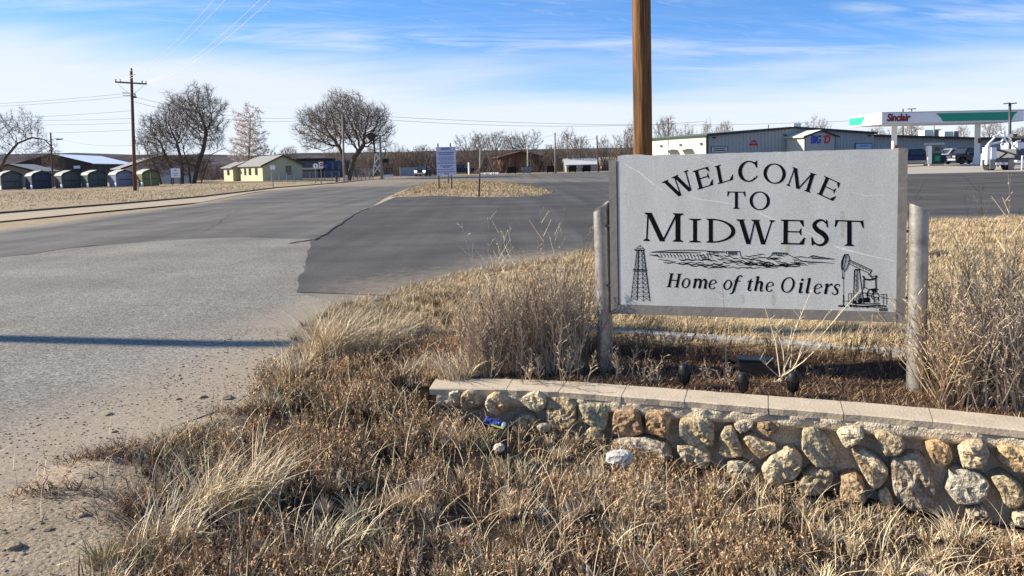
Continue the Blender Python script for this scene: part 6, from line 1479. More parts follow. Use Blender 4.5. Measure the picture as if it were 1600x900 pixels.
mb = MB(); mb.tube([at(80, 218, 102), at(85, 216.5, 101.8), at(90, 217.4, 101.6)], .05, 6); a_ = mb.build('arm', M_darkmetal, sl_); mb = MB(); p = at(93, 217.5, 101.5); mb.box((p.x, p.y, p.z), (.75, .3, .18)); mb.build('lamp_head', M_darkmetal, a_)
pole_at('utility_pole', 'grey wooden pole in front of the dome-shaped tree', 'utility pole', 538, 282, 535, 178, 92, .15, .11, M_polegrey)
o = bpy.data.objects
mp = [ob for ob in COL.objects if ob.get('label', '').startswith('grey wooden pole in front')][0]
mb = MB(); mb.bar(at(525, 177.5, 91.8), at(541, 178.5, 91.8), .12, .14); mb.build('crossarm', M_polegrey, mp)
mb = MB(); p = at(541, 276, 91.7); mb.box((p.x, p.y, p.z - .3), (.3, .25, .9)); mb.build('meter_box', hmat('meter_pale', (.5, .5, .48)), mp)
for (bx_, by, tx, ty, Yd, m, lab) in [(868, 271, 867, 207, 118, M_polegrey, 'grey wooden pole among the dumpsters'), (935, 268, 932.5, 212, 122, M_polefar, 'dark wooden pole right of the grey garage'), (862, 262, 861, 226, 160, M_polefar, 'short dark pole far behind the brown building'),
                                     (1044.5, 260, 1044, 185, 130, M_polefar, 'dark pole behind the left end of the metal building'), (1411, 250, 1411, 170, 130, M_polefar, 'dark pole seen below the canopy left of the roof units')]:
    q = pole_at('utility_pole', lab, 'utility pole', bx_, by, tx, ty, Yd, .15, .11, m)
tl, b, tp_ = pole_at('area_light', 'T-shaped area light rising above the canopy', 'area light', 1424.5, 252, 1424.5, 171, 112, .09, .07, M_polefar)
mb = MB(); mb.bar(at(1418, 170.4, 112), at(1431, 170.0, 112), .16, .12); mb.build('lamp_head', M_darkmetal, tl)
tl, b, tp_ = pole_at('area_light', 'black twin-head area light beside the white rig truck', 'area light', 1578, 262, 1578, 161, 70, .14, .11, M_darkmetal)
for l, r in ((1569.5, 1576.5), (1579.5, 1587)): mb = MB(); mb.bar(at(l, 162, 70), at(r, 161.2, 70), .38, .10); mb.build('lamp_head', M_darkmetal, tl)
pole_at('area_light', 'thin dark pole carrying a small lamp over the roof units', 'area light', 1460, 215, 1459.5, 194, 118, .06, .05, M_darkmetal, z0=3.6)
q = [ob for ob in COL.objects if ob.get('label', '').startswith('thin dark pole carrying')][0]; mb = MB(); mb.bar(at(1460, 203, 118), at(1470, 202.5, 118), .10, .14); mb.build('lamp_head', M_darkmetal, q)
pole_at('marker_post', 'slim two-tone marker post at the front of the grassy island', 'post', 748, 307, 750, 263, 37.5, .045, .04, hmat('post_dark', (.06, .04, .03)), z0=0.0)
q = [ob for ob in COL.objects if ob.get('label', '').startswith('slim two-tone')][0]; mb = MB(); mb.tube([at(750, 263, 37.5), at(750.5, 235, 37.5)], .035, 8); mb.build('upper_tube', hmat('pale_tube', (.38, .33, .26)), q)
q, b, tp_ = pole_at('marker_post', 'pale post behind the grey dumpster', 'post', 824.5, 270, 824.5, 225, 126, .13, .11, hmat('pale_post', (.40, .35, .27)))
# lavender notice board on two posts, its back to the sun
BY = 46.0
l, r = at(682, 252, BY), at(712.5, 252, BY); z1, z0b = at(697, 229.5, BY).z, at(697, 274, BY).z
t = thing('notice_board', 'pale lavender notice board with rows of text on two thin posts', 'notice board', ((l.x + r.x) / 2, BY, .1))
mb = MB(); mb.box(((l.x + r.x) / 2, BY, (z1 + z0b) / 2), (r.x - l.x, .03, z1 - z0b)); bd = mb.build('board', mat('lavender_board', (.52, .54, .68), .5, .04, 3), t)
for px in (686.5, 706): p = at(px, 300, BY); mb = MB(); mb.box((p.x, BY + .045, (z1 + .1) / 2), (.08, .05, z1 + .35)); mb.build('post', hmat('post_brown', (.16, .11, .08)) if px < 700 else bpy.data.materials['post_brown'], t)
R = random.Random(6); M_btext = mat('board_lettering', (.10, .12, .25), .6, .1)
h_ = z1 - z0b; w_ = r.x - l.x; cx = (l.x + r.x) / 2
mb = MB()
rows = [(.07, .50, .055), (.20, .80, .038), (.26, .72, .036), (.35, .78, .022), (.40, .76, .022), (.45, .80, .022), (.50, .70, .022), (.57, .86, .036), (.665, .66, .034), (.71, .38, .032), (.79, .84, .026), (.875, .84, .032), (.945, .26, .03)]
for fy_, ww, hh in rows:
    x = cx - w_ * ww / 2; z = z1 - h_ * fy_
    while x < cx + w_ * ww / 2:
        wl_ = R.uniform(.03, .14); e_ = min(x + wl_, cx + w_ * ww / 2); mb.box(((x + e_) / 2, BY - .018, z), (e_ - x, .004, h_ * hh)); x = e_ + .022
tx = mb.build('lettering', M_btext, bd); tx['label'] = 'rows of dark blue lettering'
mb = MB(); p = at(701, 290, 60); t2 = thing('marker_post', 'short brown post behind the lavender board', 'post', (p.x, 60, 0)); mb.box((p.x, 60, .35), (.08, .08, 1.1)); mb.build('post', hmat('short_post', (.2, .15, .1)), t2)
# road signs on the left
def road_sign(label, px, by, Yd, ty, faces, cat='road sign', nm='road_sign'):
    b = at(px, by, Yd); b.z = 0; top = at(px, ty, Yd).z; t = thing(nm, label, cat, b)
    mb = MB(); mb.box((b.x, Yd, top / 2), (.07, .05, top)); mb.build('post', hmat('sign_post_grey', (.33, .31, .28)) if 'sign_post_grey' not in bpy.data.materials else bpy.data.materials['sign_post_grey'], t)
    return t, b
t, b = road_sign('pair of small white signs on one grey post by the sidewalk', 427, 292, 66, 258, 0)
for l, r in ((422, 425.8), (426.4, 429.4)): mb = MB(); pxbox(mb, l, r, 258, 265, 65.9, .03); mb.build('sign_plate', M_white, t)
t, b = road_sign('round white sign on a post left of the stop sign', 493.5, 286, 84, 256, 0)
c = at(493, 259.3, 83.9); mb = MB(); mb.lathe([(.02, -.02), (.30, -.02), (.30, .02), (.02, .02)], 18, c, 'y'); f = mb.build('sign_plate', M_white, t); mb = MB(); mb.box((c.x, c.y - .03, c.z), (.06, .02, .36)); mb.build('sign_mark', M_black, f); mb = MB(); mb.box((c.x + .05, c.y - .03, c.z), (.12, .018, .06)); mb.build('sign_mark', M_black, f)
t, b = road_sign('white square sign with a red disc and a small blue sign below it', 502.5, 289, 78, 253, 0, 'road sign')
mb = MB(); pxbox(mb, 498, 505, 253, 262, 77.9, .03); f = mb.build('sign_plate', M_white, t); c = at(502.2, 257.3, 77.85); mb = MB(); mb.lathe([(.02, -.015), (.20, -.015), (.20, .015), (.02, .015)], 14, c, 'y'); f2 = mb.build('red_disc', M_lred, f); 
mb = MB(); mb.box((c.x, c.y - .028, c.z), (.26, .012, .055)); mb.build('white_bar', M_white, f)
mb = MB(); pxbox(mb, 505.6, 511, 257, 262, 77.95, .03); mb.build('blue_plate', M_lblue, t)
# water tank on legs, white lattice stand and a wooden pole
def P100(x, y, Yd=96): return at(540 + x / 6, 160 + y / 6, Yd)
t = thing('hopper_tower', 'dark hopper on legs with white lattice bracing beside the road', 'tower', P100(300, 700) * 1); t.location.z = 0; ORIG[t.name] = Vector(t.location)
mb = MB(); c = P100(238, 325); mb.lathe([(.15, -.55), (.62, .1), (.62, .30), (.35, .5), (.05, .58)], 12, c); mb.build('hopper', hmat('hopper_dark', (.06, .05, .05)), t)
mb = MB(); mb.bar(P100(262, 330), P100(275, 480), .2); mb.build('leg', M_dkfascia, t)
for a, b2 in [((278, 480), (258, 690)), ((318, 460), (330, 690)), ((285, 480), (330, 560)), ((322, 500), (268, 580)), ((268, 580), (326, 650)), ((330, 570), (262, 670))]: mb = MB(); mb.bar(P100(*a), P100(*b2), .09); mb.build('lattice_bar', M_white, t)
t = thing('utility_pole', 'short wooden pole leaning against the hopper tower', 'utility pole', P100(340, 700)); t.location.z = 0; ORIG[t.name] = Vector(t.location)
mb = MB(); a = P100(340, 705); a.z = -.2; mb.tube([a, P100(322, 305)], [.17, .12], 10); mb.build('pole', M_polegrey, t)
t = thing('pump_unit', 'dark iron pump unit on a white base right of the hopper tower', 'pump', P100(385, 690)); t.location.z = 0; ORIG[t.name] = Vector(t.location)
mb = MB(); pxbox(mb, 597.5, 606.5, 248, 254, 97, .6); mb.build('counterweight', M_dkfascia, t)
for a, b2 in [((350, 440), (378, 440)), ((378, 440), (365, 500)), ((350, 560), (375, 690)), ((400, 555), (375, 690)), ((385, 620), (395, 690)), ((410, 620), (408, 690)), ((430, 620), (434, 700)), ((385, 622), (432, 618))]: mb = MB(); mb.bar(P100(*a, 97), P100(*b2, 97), .10); mb.build('strut', hmat('rusty_iron', (.10, .06, .045)) if 'rusty_iron' not in bpy.data.materials else bpy.data.materials['rusty_iron'], t)
mb = MB(); pxbox(mb, 599, 612, 273, 277, 96.5, 1.2); mb.build('base', M_white, t)
# chain-link and panel fences
def fence(name, label, pts, Yds, h, m, n, mesh=True):
    A, B = at(pts[0], 270, Yds[0]), at(pts[1], 270, Yds[1]); A.z = B.z = 0; t = thing(name, label, 'fence', A)
    for i in range(n + 1):
        p = A.lerp(B, i / n); mb = MB(); mb.tube([p, p + Vector((0, 0, h + .06))], .05, 6); mb.build('post', m, t)
    for z in (h, .1 if mesh else h * .5): mb = MB(); mb.bar(A + Vector((0, 0, z)), B + Vector((0, 0, z)), .04); mb.build('rail', m, t)
    return t, A, B
M_fen = hmat('fence_grey', (.28, .29, .29))
def chain(name, label, pts, Yds, h, n, parts):
    t, A, B = fence(name, label, pts, Yds, h, M_fen, n); mb = MB(); L = (B - A).length; d = (B - A) / L; k = 0.0
    while k < L:
        for s in (-1, 1):
            a = A + d * k + Vector((0, 0, .1)); b2 = A + d * min(L, max(0, k + s * h * .9)) + Vector((0, 0, h)); mb.bar(a, b2, .012)
        k += .18
    o = mb.build('mesh_wire', M_fen, t); o['kind'] = 'stuff'; return t
chain('chain_link_fence', 'chain-link fence between the dome-shaped tree and the hopper tower', (545, 583), (100, 104), 1.5, 6, 0)
chain('chain_link_fence', 'chain-link fence in front of the yellow house', (424, 530), (98, 101), 1.2, 9, 0)
t, A, B = fence('panel_fence', 'pale panel fence at the far left side of the road', (625, 652), (120, 130), 1.5, M_fen, 5, False)
for i in range(10): p, q = A.lerp(B, (i + .03) / 10), A.lerp(B, (i + .97) / 10); mb = MB(); mb.bar(p + Vector((0, -.06, .75)), q + Vector((0, -.06, .75)), .04, 1.35, up=(0, 0, 1)); mb.build('fence_panel', hmat('pale_panel', (.36, .37, .36)) if 'pale_panel' not in bpy.data.materials else bpy.data.materials['pale_panel'], t)
# dumpsters
def dumpster(l, r, tpy, bty, c, label):
    Yd = 121.0; a, b2 = at(l, bty, Yd), at(r, bty, Yd); w = b2.x - a.x; zt = at(l, tpy, Yd).z; h = max(1.1, zt - 0.02); m = hmat('dumpster_paint', c)
    t = thing('dumpster', label, 'dumpster', ((a.x + b2.x) / 2, Yd, .02), 'dumpsters along the far edge of the lot'); x = 0
    mb = MB(); mb.prism([(-.55, .12), (.60, .12), (.85, h * .82), (.85, h * .86), (-.85, h * 1.0), (-.85, h * .75)], lambda p: Vector((-w / 2, p[0], p[1])), lambda p: Vector((w / 2, p[0], p[1]))); b = mb.build('bin', m, t, world=False)
    for s in (-.25, .25): mb = MB(); mb.add([(s * w * 1.0 - w * .235, -.9, h * 1.0), (s * w + w * .235, -.9, h), (s * w + w * .235, .88, h * .88), (s * w - w * .235, .88, h * .88), (s * w - w * .235, -.9, h + .06), (s * w + w * .235, -.9, h + .06), (s * w + w * .235, .88, h * .88 + .06), (s * w - w * .235, .88, h * .88 + .06)], [(3, 2, 1, 0), (4, 5, 6, 7), (0, 1, 5, 4), (1, 2, 6, 5), (2, 3, 7, 6), (3, 0, 4, 7)]); mb.build('lid', M_black, t, world=False)
    for s in (-1, 1): mb = MB(); mb.box((s * (w / 2 + .08), 0, h * .6), (.16, .9, .16)); mb.build('fork_pocket', m, t, world=False)
    for s in (-1, 1): mb = MB(); mb.box((s * w * .38, -.2, .06), (.12, .8, .12)); mb.build('skid', M_dkfascia, t, world=False)
dumpster(793, 807, 262.5, 273, (.012, .012, .014), 'black dumpster in front of the brown building')
dumpster(816, 830, 261.5, 272.5, (.20, .22, .24), 'grey dumpster with pale sides, second from left')
dumpster(854, 866, 262.5, 271.5, (.013, .012, .012), 'dark dumpster left of the grey wooden pole')
dumpster(888.5, 900, 259, 270, (.010, .010, .012), 'black dumpster at the left door of the grey garage')
dumpster(910, 922, 258.5, 269.5, (.012, .012, .014), 'black dumpster at the right door of the grey garage')
# pale painted tree base and small boulders by the far kerb
p = at(733, 274, 127); t = thing('boulder_row', 'row of small white stones along the far kerb', 'stones', (at(760, 271, 126).x, 126, 0)); R = random.Random(3)
for i in range(9):
    px = 752 + i * 3.3; c = at(px, 271, 126); mb = MB(); mb.lathe([(.05, -.05), (.22, 0), (.20, .16), (.06, .26)], 6, (c.x, 126 + R.uniform(-.3, .3), 0.02)); mb.build('stone', M_white, t)
t = thing('white_post', 'white painted post at the foot of the crooked tree', 'post', (p.x, 127, 0)); mb = MB(); mb.tube([Vector((p.x, 127, 0)), Vector((p.x, 127, 1.9))], .16, 8); mb.build('post', M_white, t); mb = MB(); mb.lathe([(.17, 1.9), (.2, 1.95), (.05, 2.1)], 8, (p.x, 127, 0)); mb.build('post_cap', M_white, t)
p = at(526, 284, 90); t = thing('fire_hydrant', 'small dark hydrant by the sidewalk left of the dome-shaped tree', 'hydrant', (p.x, 90, 0))
mb = MB(); mb.lathe([(.16, 0), (.16, .08), (.11, .1), (.11, .5), (.14, .52), (.12, .62), (.04, .7)], 10, (p.x, 90, 0)); mb.build('barrel', M_dkfascia, t); mb = MB(); mb.box((p.x, 90, .42), (.4, .1, .1)); mb.build('outlet', M_dkfascia, t)

# ------------------------------------------------------------------ overhead wires
M_wire = mat('wire', (.16, .16, .165), .5, .1); M_wireglint = mat('glint_white_wire', (.85, .85, .84), .45, .05)  # white base colour stands in for sun glints on the four overhead wires
def wire(label, pts, r, m, sag=0.0, group='overhead wires'):
    A, B = Vector(pts[0]), Vector(pts[1]); P = [A.lerp(B, i / 24) - Vector((0, 0, sag * 4 * (i / 24) * (1 - i / 24))) for i in range(25)]
    loc = P[0]; mb = MB(); mb.tube(P, r, 4, cap=False); o = mb.build('power_line', m, loc=tuple(loc), fixn=False); tag(o, label, 'power line', group); return o
ca = polept(arm_z)
for (ex, ey), dx, lab in [((183, 128), -1.05, 'outermost left'), ((190, 128), -.55, 'second from left'), ((224, 130.5), .55, 'second from right'), ((230, 131), 1.05, 'outermost right')]:
    wire('glint-white overhead wire from the red pole crossarm, ' + lab + ' of four', (tpt(ex, ey - 1, -.2), ca + Vector((dx, -.16, .15))), .015, M_wireglint, 1.6)
for i, (y0, y1, lab) in enumerate([(163, 145, 'highest of the wires leaving the tall pole to the left'), (167, 150, 'second wire down left of the tall pole'), (184, 173, 'third wire down left of the tall pole'), (185, 185, 'fourth wire down left of the tall pole'), (192, 192, 'fifth wire down left of the tall pole'), (206, 203, 'lowest level wire left of the tall pole')]):
    wire(lab, (at(-60, y0 + 1.5, 74), tpt(205, y1)), .013, M_wire, .15)
wire('drooping wire from the street light to the tall pole', (at(80, 212, 102), tpt(207, 227)), .014, M_wire, .5)
wire('upper of the two long wires over the middle of the town', (at(536, 178, 92), at(1345, 188, 110)), .019, M_wire, 1.0)
wire('lower of the two long wires over the middle of the town', (at(536, 182, 92), at(1100, 190, 106)), .019, M_wire, .9)
wire('upper wire between the pale-leaved tree and the dome-shaped tree', (tpt(206, 150), at(528, 178, 92)), .014, M_wire, 1.2)
wire('lower wire between the pale-leaved tree and the dome-shaped tree', (tpt(206, 158), at(530, 180, 92)), .014, M_wire, 1.3)
wire('wire from the grey pole down to the brown building', (at(867, 209, 118), at(800, 222, 140)), .018, M_wire, .4)
wire('wire from the grey pole to the dark pole', (at(867, 210, 118), at(932, 216, 122)), .018, M_wire, .5)
# ------------------------------------------------------------------ dry grass and weeds
def in_view(x, y, z=0.1, m=230):
    dx, dy, dz = x, y, z - EYE
    a = dx * FW.x + dy * FW.y + dz * FW.z; r = dx * RT.x + dy * RT.y + dz * RT.z; u = dx * UP.x + dy * UP.y + dz * UP.z
    with np.errstate(divide='ignore', invalid='ignore'):
        px = PPX + FOC * r / a; py = PPY - FOC * u / a
    return (a > 0.5) & (px > -m) & (px < 1600 + m) & (py < 960 + .6 * m)
class Blades:
    def __init__(s): s.co = []; s.f = []; s.c = []; s.n = 0
    def add(s, x, y, z, h, w, az, lean, col, seg=2, curl=1.6, tipw=0.15):
        """ribbons of seg segments that lean towards az and bend over"""
        N = len(x)
        if not N: return
        wa = RNG.uniform(0, PI, N); cw, sw = np.cos(wa), np.sin(wa); ca, sa = np.cos(az), np.sin(az)
        V = []
        for k in range(seg + 1):
            t = k / seg; out = lean * h * t ** curl; up = h * t * np.sqrt(np.clip(1 - (lean * t ** (curl - 1) * 0.6) ** 2, 0.1, 1))
            cx, cy, cz = x + ca * out, y + sa * out, z + up
            if k < seg:
                ww = w * (1 - (1 - tipw) * t ** 1.5) / 2
                V.append(np.stack([cx - cw * ww, cy - sw * ww, cz], 1)); V.append(np.stack([cx + cw * ww, cy + sw * ww, cz], 1))
            else: V.append(np.stack([cx, cy, cz], 1))
        nv = 2 * seg + 1
        s.co.append(np.stack(V, 1).reshape(-1, 3))
        T = []
        for k in range(seg - 1): T += [(2 * k, 2 * k + 1, 2 * k + 3), (2 * k, 2 * k + 3, 2 * k + 2)]
        T.append((2 * seg - 2, 2 * seg - 1, 2 * seg))
        T = np.array(T); base = s.n + np.arange(N)[:, None, None] * nv
        s.f.append((T[None] + base).reshape(-1, 3)); s.c.append(np.repeat(col, nv, 0)); s.n += N * nv
    def leaflets(s, x, y, z, L, w, az, el, col):
        """single small triangles along stems"""
        N = len(x); ce = np.cos(el)
        d = np.stack([np.cos(az) * ce, np.sin(az) * ce, np.sin(el)], 1); p = np.stack([x, y, z], 1)
        q = np.cross(d, RNG.normal(0, 1, (N, 3))); q /= np.linalg.norm(q, axis=1)[:, None] + 1e-9
        V = np.stack([p - q * (w / 2)[:, None], p + q * (w / 2)[:, None], p + d * L[:, None]], 1).reshape(-1, 3)
        s.co.append(V); s.f.append(s.n + np.arange(3 * N).reshape(-1, 3)); s.c.append(np.repeat(col, 3, 0)); s.n += 3 * N
    def build(s, name, mt, label=None, kind='stuff', loc=None, cat=None):
        co = np.concatenate(s.co)
        if loc is not None: co = co - np.array(loc)[None]
        o = np_mesh(name, co, np.concatenate(s.f), np.concatenate(s.c), mt, per=3)
        if loc is not None: o.location = loc
        if kind: o['kind'] = kind
        tag(o, label, cat); return o
def pick(pal, wts, N):
    pal = np.array(pal); wts = np.array(wts, float); wts = wts / wts.sum(-1, keepdims=True)
    if wts.ndim == 1: i = RNG.choice(len(pal), N, p=wts)
    else: i = (wts.cumsum(1) < RNG.random(N)[:, None]).sum(1).clip(0, len(pal) - 1)
    return pal[i] * RNG.uniform(0.72, 1.28, (N, 1))
PAL = [(0.38, 0.255, 0.155), (0.64, 0.505, 0.315), (0.32, 0.275, 0.15), (0.52, 0.42, 0.295), (0.10, 0.068, 0.042)]   # rust, straw, olive, grey tan, dark brown
def scatter(x0, x1, y0, y1, dens):
    N = int((x1 - x0) * (y1 - y0) * dens); return RNG.uniform(x0, x1, N), RNG.uniform(y0, y1, N)
# --- verge in front of the wall and left of it
def verge_mask(x, y):
    s = y - wall_y(x); d = sdist(x, y, VERGE)
    front = (s < -0.015) | (x < -0.66) | ((x < -0.30) & (s > .24) & (RNG.random(len(x)) < .6))
    return (d > 0.0) & front & in_view(x, y) & (RNG.random(len(x)) > dirt_w(x, y) * 0.985)
def weights(x, y):
    r = fbm(x, y, 1.1, 41); g = fbm(x, y, 1.5, 57); q = fbm(x, y, 0.8, 63)
    red = sstep(.30, .56, r) * sstep(-1.8, -0.6, x); olive = sstep(.47, .64, g) * sstep(0.8, -1.4, x)
    pale = sstep(0.25, 0.6, q)
    dk = sstep(.40, .60, fbm(x, y, 1.7, 99)) + 1.3 * np.exp(-((x + 1.25) / .62) ** 2 - ((y - 5.2) / 1.1) ** 2)  # local term darkens blades for dead matted weeds and the shadows among them
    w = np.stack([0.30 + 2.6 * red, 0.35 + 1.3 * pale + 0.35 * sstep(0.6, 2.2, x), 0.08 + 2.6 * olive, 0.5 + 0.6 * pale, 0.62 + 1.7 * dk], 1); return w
def hollow(x, y):
    """0 in bare hollows, 1 on full clumps"""
    return sstep(0.36, 0.58, 0.60 * fbm(x, y, 1.9, 71) + 0.40 * fbm(x, y, 6.0, 72))
def near_keep(x, y):
    k = np.ones(len(x), bool)
    for a, b, r in KEEP: k &= np.hypot(x - a, y - b) > r
    return k
KEEP = []
for px_, py_, r_ in [(768, 664, .10), (782, 668, .09), (790, 678, .08), (969, 722, .12), (780, 703, .05), (850, 672, .06)]:
    q_ = gp(px_, py_, -.2); z_ = float(H(np.array([q_.x]), np.array([q_.y]))[0]) + .03; q_ = gp(px_, py_, z_); KEEP += [(q_.x, q_.y, r_), (q_.x * .985, q_.y * .985, r_ * .9)]
def wall_h(x, y):      # growth is short right under the stones
    return 1 - 0.3 * sstep(0.55, 0.1, wall_y(x) - y) * sstep(-0.8, -0.5, x) * (y < wall_y(x) - .0)
G = Blades()
x, y = scatter(-3.6, 4.9, 2.4, 9.6, 3600)
dens = np.interp(y, [2.7, 5, 9.6], [1, .9, .6]); k = RNG.random(len(x)) < dens; x, y = x[k], y[k]
k = verge_mask(x, y) & near_keep(x, y); x, y = x[k], y[k]
clump = hollow(x, y); k = RNG.random(len(x)) < clump * 0.95 + 0.07; x, y, clump = x[k], y[k], clump[k]
z = H(x, y) - 0.01; N = len(x)
h = (0.02 + 0.10 * clump * (0.45 + 0.55 * sstep(.3, .7, fbm(x, y, 1.4, 19)))) * RNG.uniform(0.4, 1.4, N) * wall_h(x, y)
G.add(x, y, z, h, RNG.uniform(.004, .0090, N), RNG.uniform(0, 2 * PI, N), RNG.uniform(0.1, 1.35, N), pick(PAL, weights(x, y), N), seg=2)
# separate clumps, each of its own kind, with dark gaps between them
cx_, cy_ = scatter(-3.4, 4.9, 2.4, 9.2, 52); k = verge_mask(cx_, cy_) & near_keep(cx_, cy_); cx_, cy_ = cx_[k], cy_[k]; nc = len(cx_)
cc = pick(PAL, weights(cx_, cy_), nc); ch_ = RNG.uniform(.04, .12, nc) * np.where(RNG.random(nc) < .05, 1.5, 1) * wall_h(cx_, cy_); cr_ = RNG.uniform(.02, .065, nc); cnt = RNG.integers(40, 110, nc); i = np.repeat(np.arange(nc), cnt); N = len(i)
a = RNG.uniform(0, 2 * PI, N); r = cr_[i] * np.sqrt(RNG.random(N)); x, y = cx_[i] + r * np.cos(a), cy_[i] + r * np.sin(a)
k = near_keep(x, y) & ((y < wall_y(x) - .02) | (x < -.62)); i, a, r, x, y = i[k], a[k], r[k], x[k], y[k]; N = len(x)
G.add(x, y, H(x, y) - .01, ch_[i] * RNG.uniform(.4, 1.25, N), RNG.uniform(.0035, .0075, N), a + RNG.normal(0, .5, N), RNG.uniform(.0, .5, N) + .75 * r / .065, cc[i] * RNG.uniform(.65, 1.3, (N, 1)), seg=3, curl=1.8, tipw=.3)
# stray pale stems that arch over the rest
x, y = scatter(-3.0, 4.2, 2.4, 8.8, 120); k = verge_mask(x, y); x, y = x[k], y[k]; N = len(x)
G.add(x, y, H(x, y), RNG.uniform(.12, .30, N) * wall_h(x, y), RNG.uniform(.003, .005, N), RNG.uniform(0, 2 * PI, N), RNG.uniform(.3, 1.3, N), pick([(.70, .58, .38), (.60, .47, .30)], [1, 1], N), seg=4, curl=2.0, tipw=.35)
# upright rusty sprigs with short side leaves
x, y = scatter(-3.2, 4.9, 2.4, 6.4, 2600); k = verge_mask(x, y) & near_keep(x, y); x, y = x[k], y[k]
pat = fbm(x, y, 1.1, 41) + 0.25 * (fbm(x, y, 5, 77) - .5); k = RNG.random(len(x)) < sstep(.38, .60, pat) * sstep(-2.6, -1.2, x) * 0.95 * (.15 + .85 * hollow(x, y)) + 0.03; x, y = x[k], y[k]; N = len(x)
z = H(x, y) - 0.01; h = RNG.uniform(.05, .15, N) * wall_h(x, y); az = RNG.uniform(0, 2 * PI, N); le = RNG.uniform(0, .45, N)
col = pick([(0.42, 0.265, 0.145), (0.52, 0.355, 0.20), (0.20, 0.125, 0.07), (0.62, 0.47, 0.28)], [4, 3, 3, 2], N)
G.add(x, y, z, h, np.full(N, .003), az, le, col, seg=2)
for t in np.linspace(.35, 1.0, 8):
    o_ = le * h * t ** 1.6; px_, py_ = x + np.cos(az) * o_, y + np.sin(az) * o_
    G.leaflets(px_, py_, z + h * t * .97, RNG.uniform(.010, .026, N), RNG.uniform(.005, .009, N), RNG.uniform(0, 2 * PI, N), RNG.uniform(.3, 1.3, N), col * RNG.uniform(.75, 1.3, (N, 1)))
G.build('dry_grass', M_grass, 'dense rusty dry grass in front of the wall')
print('verge tris', sum(len(f) for f in G.f))
# --- lawn behind the wall and the sign
G = Blades()
x, y = scatter(-2.6, 14.5, 5.0, 18.6, 1900)
d = sdist(x, y, VERGE); s = y - wall_y(x)
k = (d > 0.02) & ((s > 1.42) & (x > -0.4) | (x <= -0.4) & (y > 6.6)) & in_view(x, y) & (RNG.random(len(x)) < np.interp(y, [5, 8, 18], [1, .9, .45])); x, y = x[k], y[k]; N = len(x)
cl = fbm(x, y, 2.6, 91); z = H(x, y) - .008
G.add(x, y, z, (.03 + .07 * sstep(.3, .7, cl)) * RNG.uniform(.5, 1.4, N), RNG.uniform(.004, .008, N) * np.interp(y, [5, 18], [.9, 2.2]), RNG.uniform(-1.2, 1.6, N), RNG.uniform(.2, 1.0, N),
      pick([(.43, .33, .195), (.52, .41, .26), (.34, .24, .135), (.21, .15, .09)], [4, 3, 2.4, 2.2], N), seg=2)
G.build('dry_grass', M_grass, 'golden dry lawn behind the welcome sign')
# --- mulch of the bed: flat litter
G = Blades()
x, y = scatter(-.6, 4.5, 3.6, 6.9, 5200); s = y - wall_y(x)
k = (s > .22) & (s < 1.42) & in_view(x, y); x, y = x[k], y[k]; N = len(x); z = H(x, y) - .004
G.add(x, y, z, RNG.uniform(.015, .06, N), RNG.uniform(.003, .006, N), RNG.uniform(0, 2 * PI, N), RNG.uniform(.6, 1.3, N), pick([(.17, .09, .055), (.26, .165, .105), (.46, .35, .21), (.08, .05, .033)], [3, 3, 1.6, 4], N), seg=2)
G.build('mulch_litter', M_grass, 'reddish bark litter and dead stems in the sign bed')
# --- island and field across the road
G = Blades()
x, y = scatter(-16, 4, 36, 72, 75); d = sdist(x, y, ISL); k = d > .25; x, y, d = x[k], y[k], d[k]; N = len(x); z = np.array([isl_z(a, b) for a, b in zip(x, y)]) - .02
G.add(x, y, z, RNG.uniform(.04, .16, N), RNG.uniform(.02, .05, N), RNG.uniform(-1, 1.5, N), RNG.uniform(.2, 1, N), pick([(.44, .34, .20), (.33, .24, .135), (.22, .15, .085)], np.stack([.4 + 2.5 * sstep(.45, .6, fbm(x, y, .45, 5)), 1 + 0 * x, .4 + 2.2 * sstep(.5, .65, fbm(x, y, .35, 15))], 1), N), seg=1)
x, y = scatter(-75, -15, 24, 96, 9); le = np.interp(y, [p[1] for p in strip_top], [p[0] for p in strip_top]); k = (x < le - .3) & in_view(x, y); x, y = x[k], y[k]; k = RNG.random(len(x)) < sstep(.3, .6, fbm(x, y, .22, 8)); x, y = x[k], y[k]; N = len(x)
G.add(x, y, H(x, y) - .02, RNG.uniform(.05, .16, N), RNG.uniform(.03, .08, N), RNG.uniform(-1, 1.5, N), RNG.uniform(.3, 1, N), pick([(.50, .39, .23), (.42, .31, .17), (.30, .21, .11)], [4, 3, 1.5], N), seg=1)
G.build('dry_grass', M_grass, 'sparse dry grass on the island and the field across the road')

# --- straw tussocks: each a clump of long arching blades
def tussock(px, py, n, hgt, rad, az0, label, spread=.9, pal=None, name='grass_tussock'):
    p = gp(px, py, 0.0); zz = float(H(np.array([p.x]), np.array([p.y]))[0]); p = gp(px, py, zz); n = int(n * .7)
    T = Blades(); a = RNG.uniform(0, 2 * PI, n); r = rad * np.sqrt(RNG.random(n)) * .6
    x, y = p.x + r * np.cos(a), p.y + r * np.sin(a) * .8; z = H(x, y) - .01
    az = np.where(RNG.random(n) < .55, az0 + RNG.normal(0, spread * .6, n), a)
    T.add(x, y, z, hgt * RNG.uniform(.25, 1.2, n), RNG.uniform(.0035, .0075, n), az, RNG.uniform(.2, 1.3, n), pick(pal or [(.64, .52, .34), (.54, .42, .26), (.70, .60, .42), (.30, .21, .12)], [4, 3, 3, 1.4], n), seg=4, curl=1.9, tipw=.3)
    loc = (float(p.x), float(p.y), float(zz)); return T.build(name, M_grass, label, kind=None, loc=loc, cat='grass clump')
GTU = 'straw tussocks along the verge'
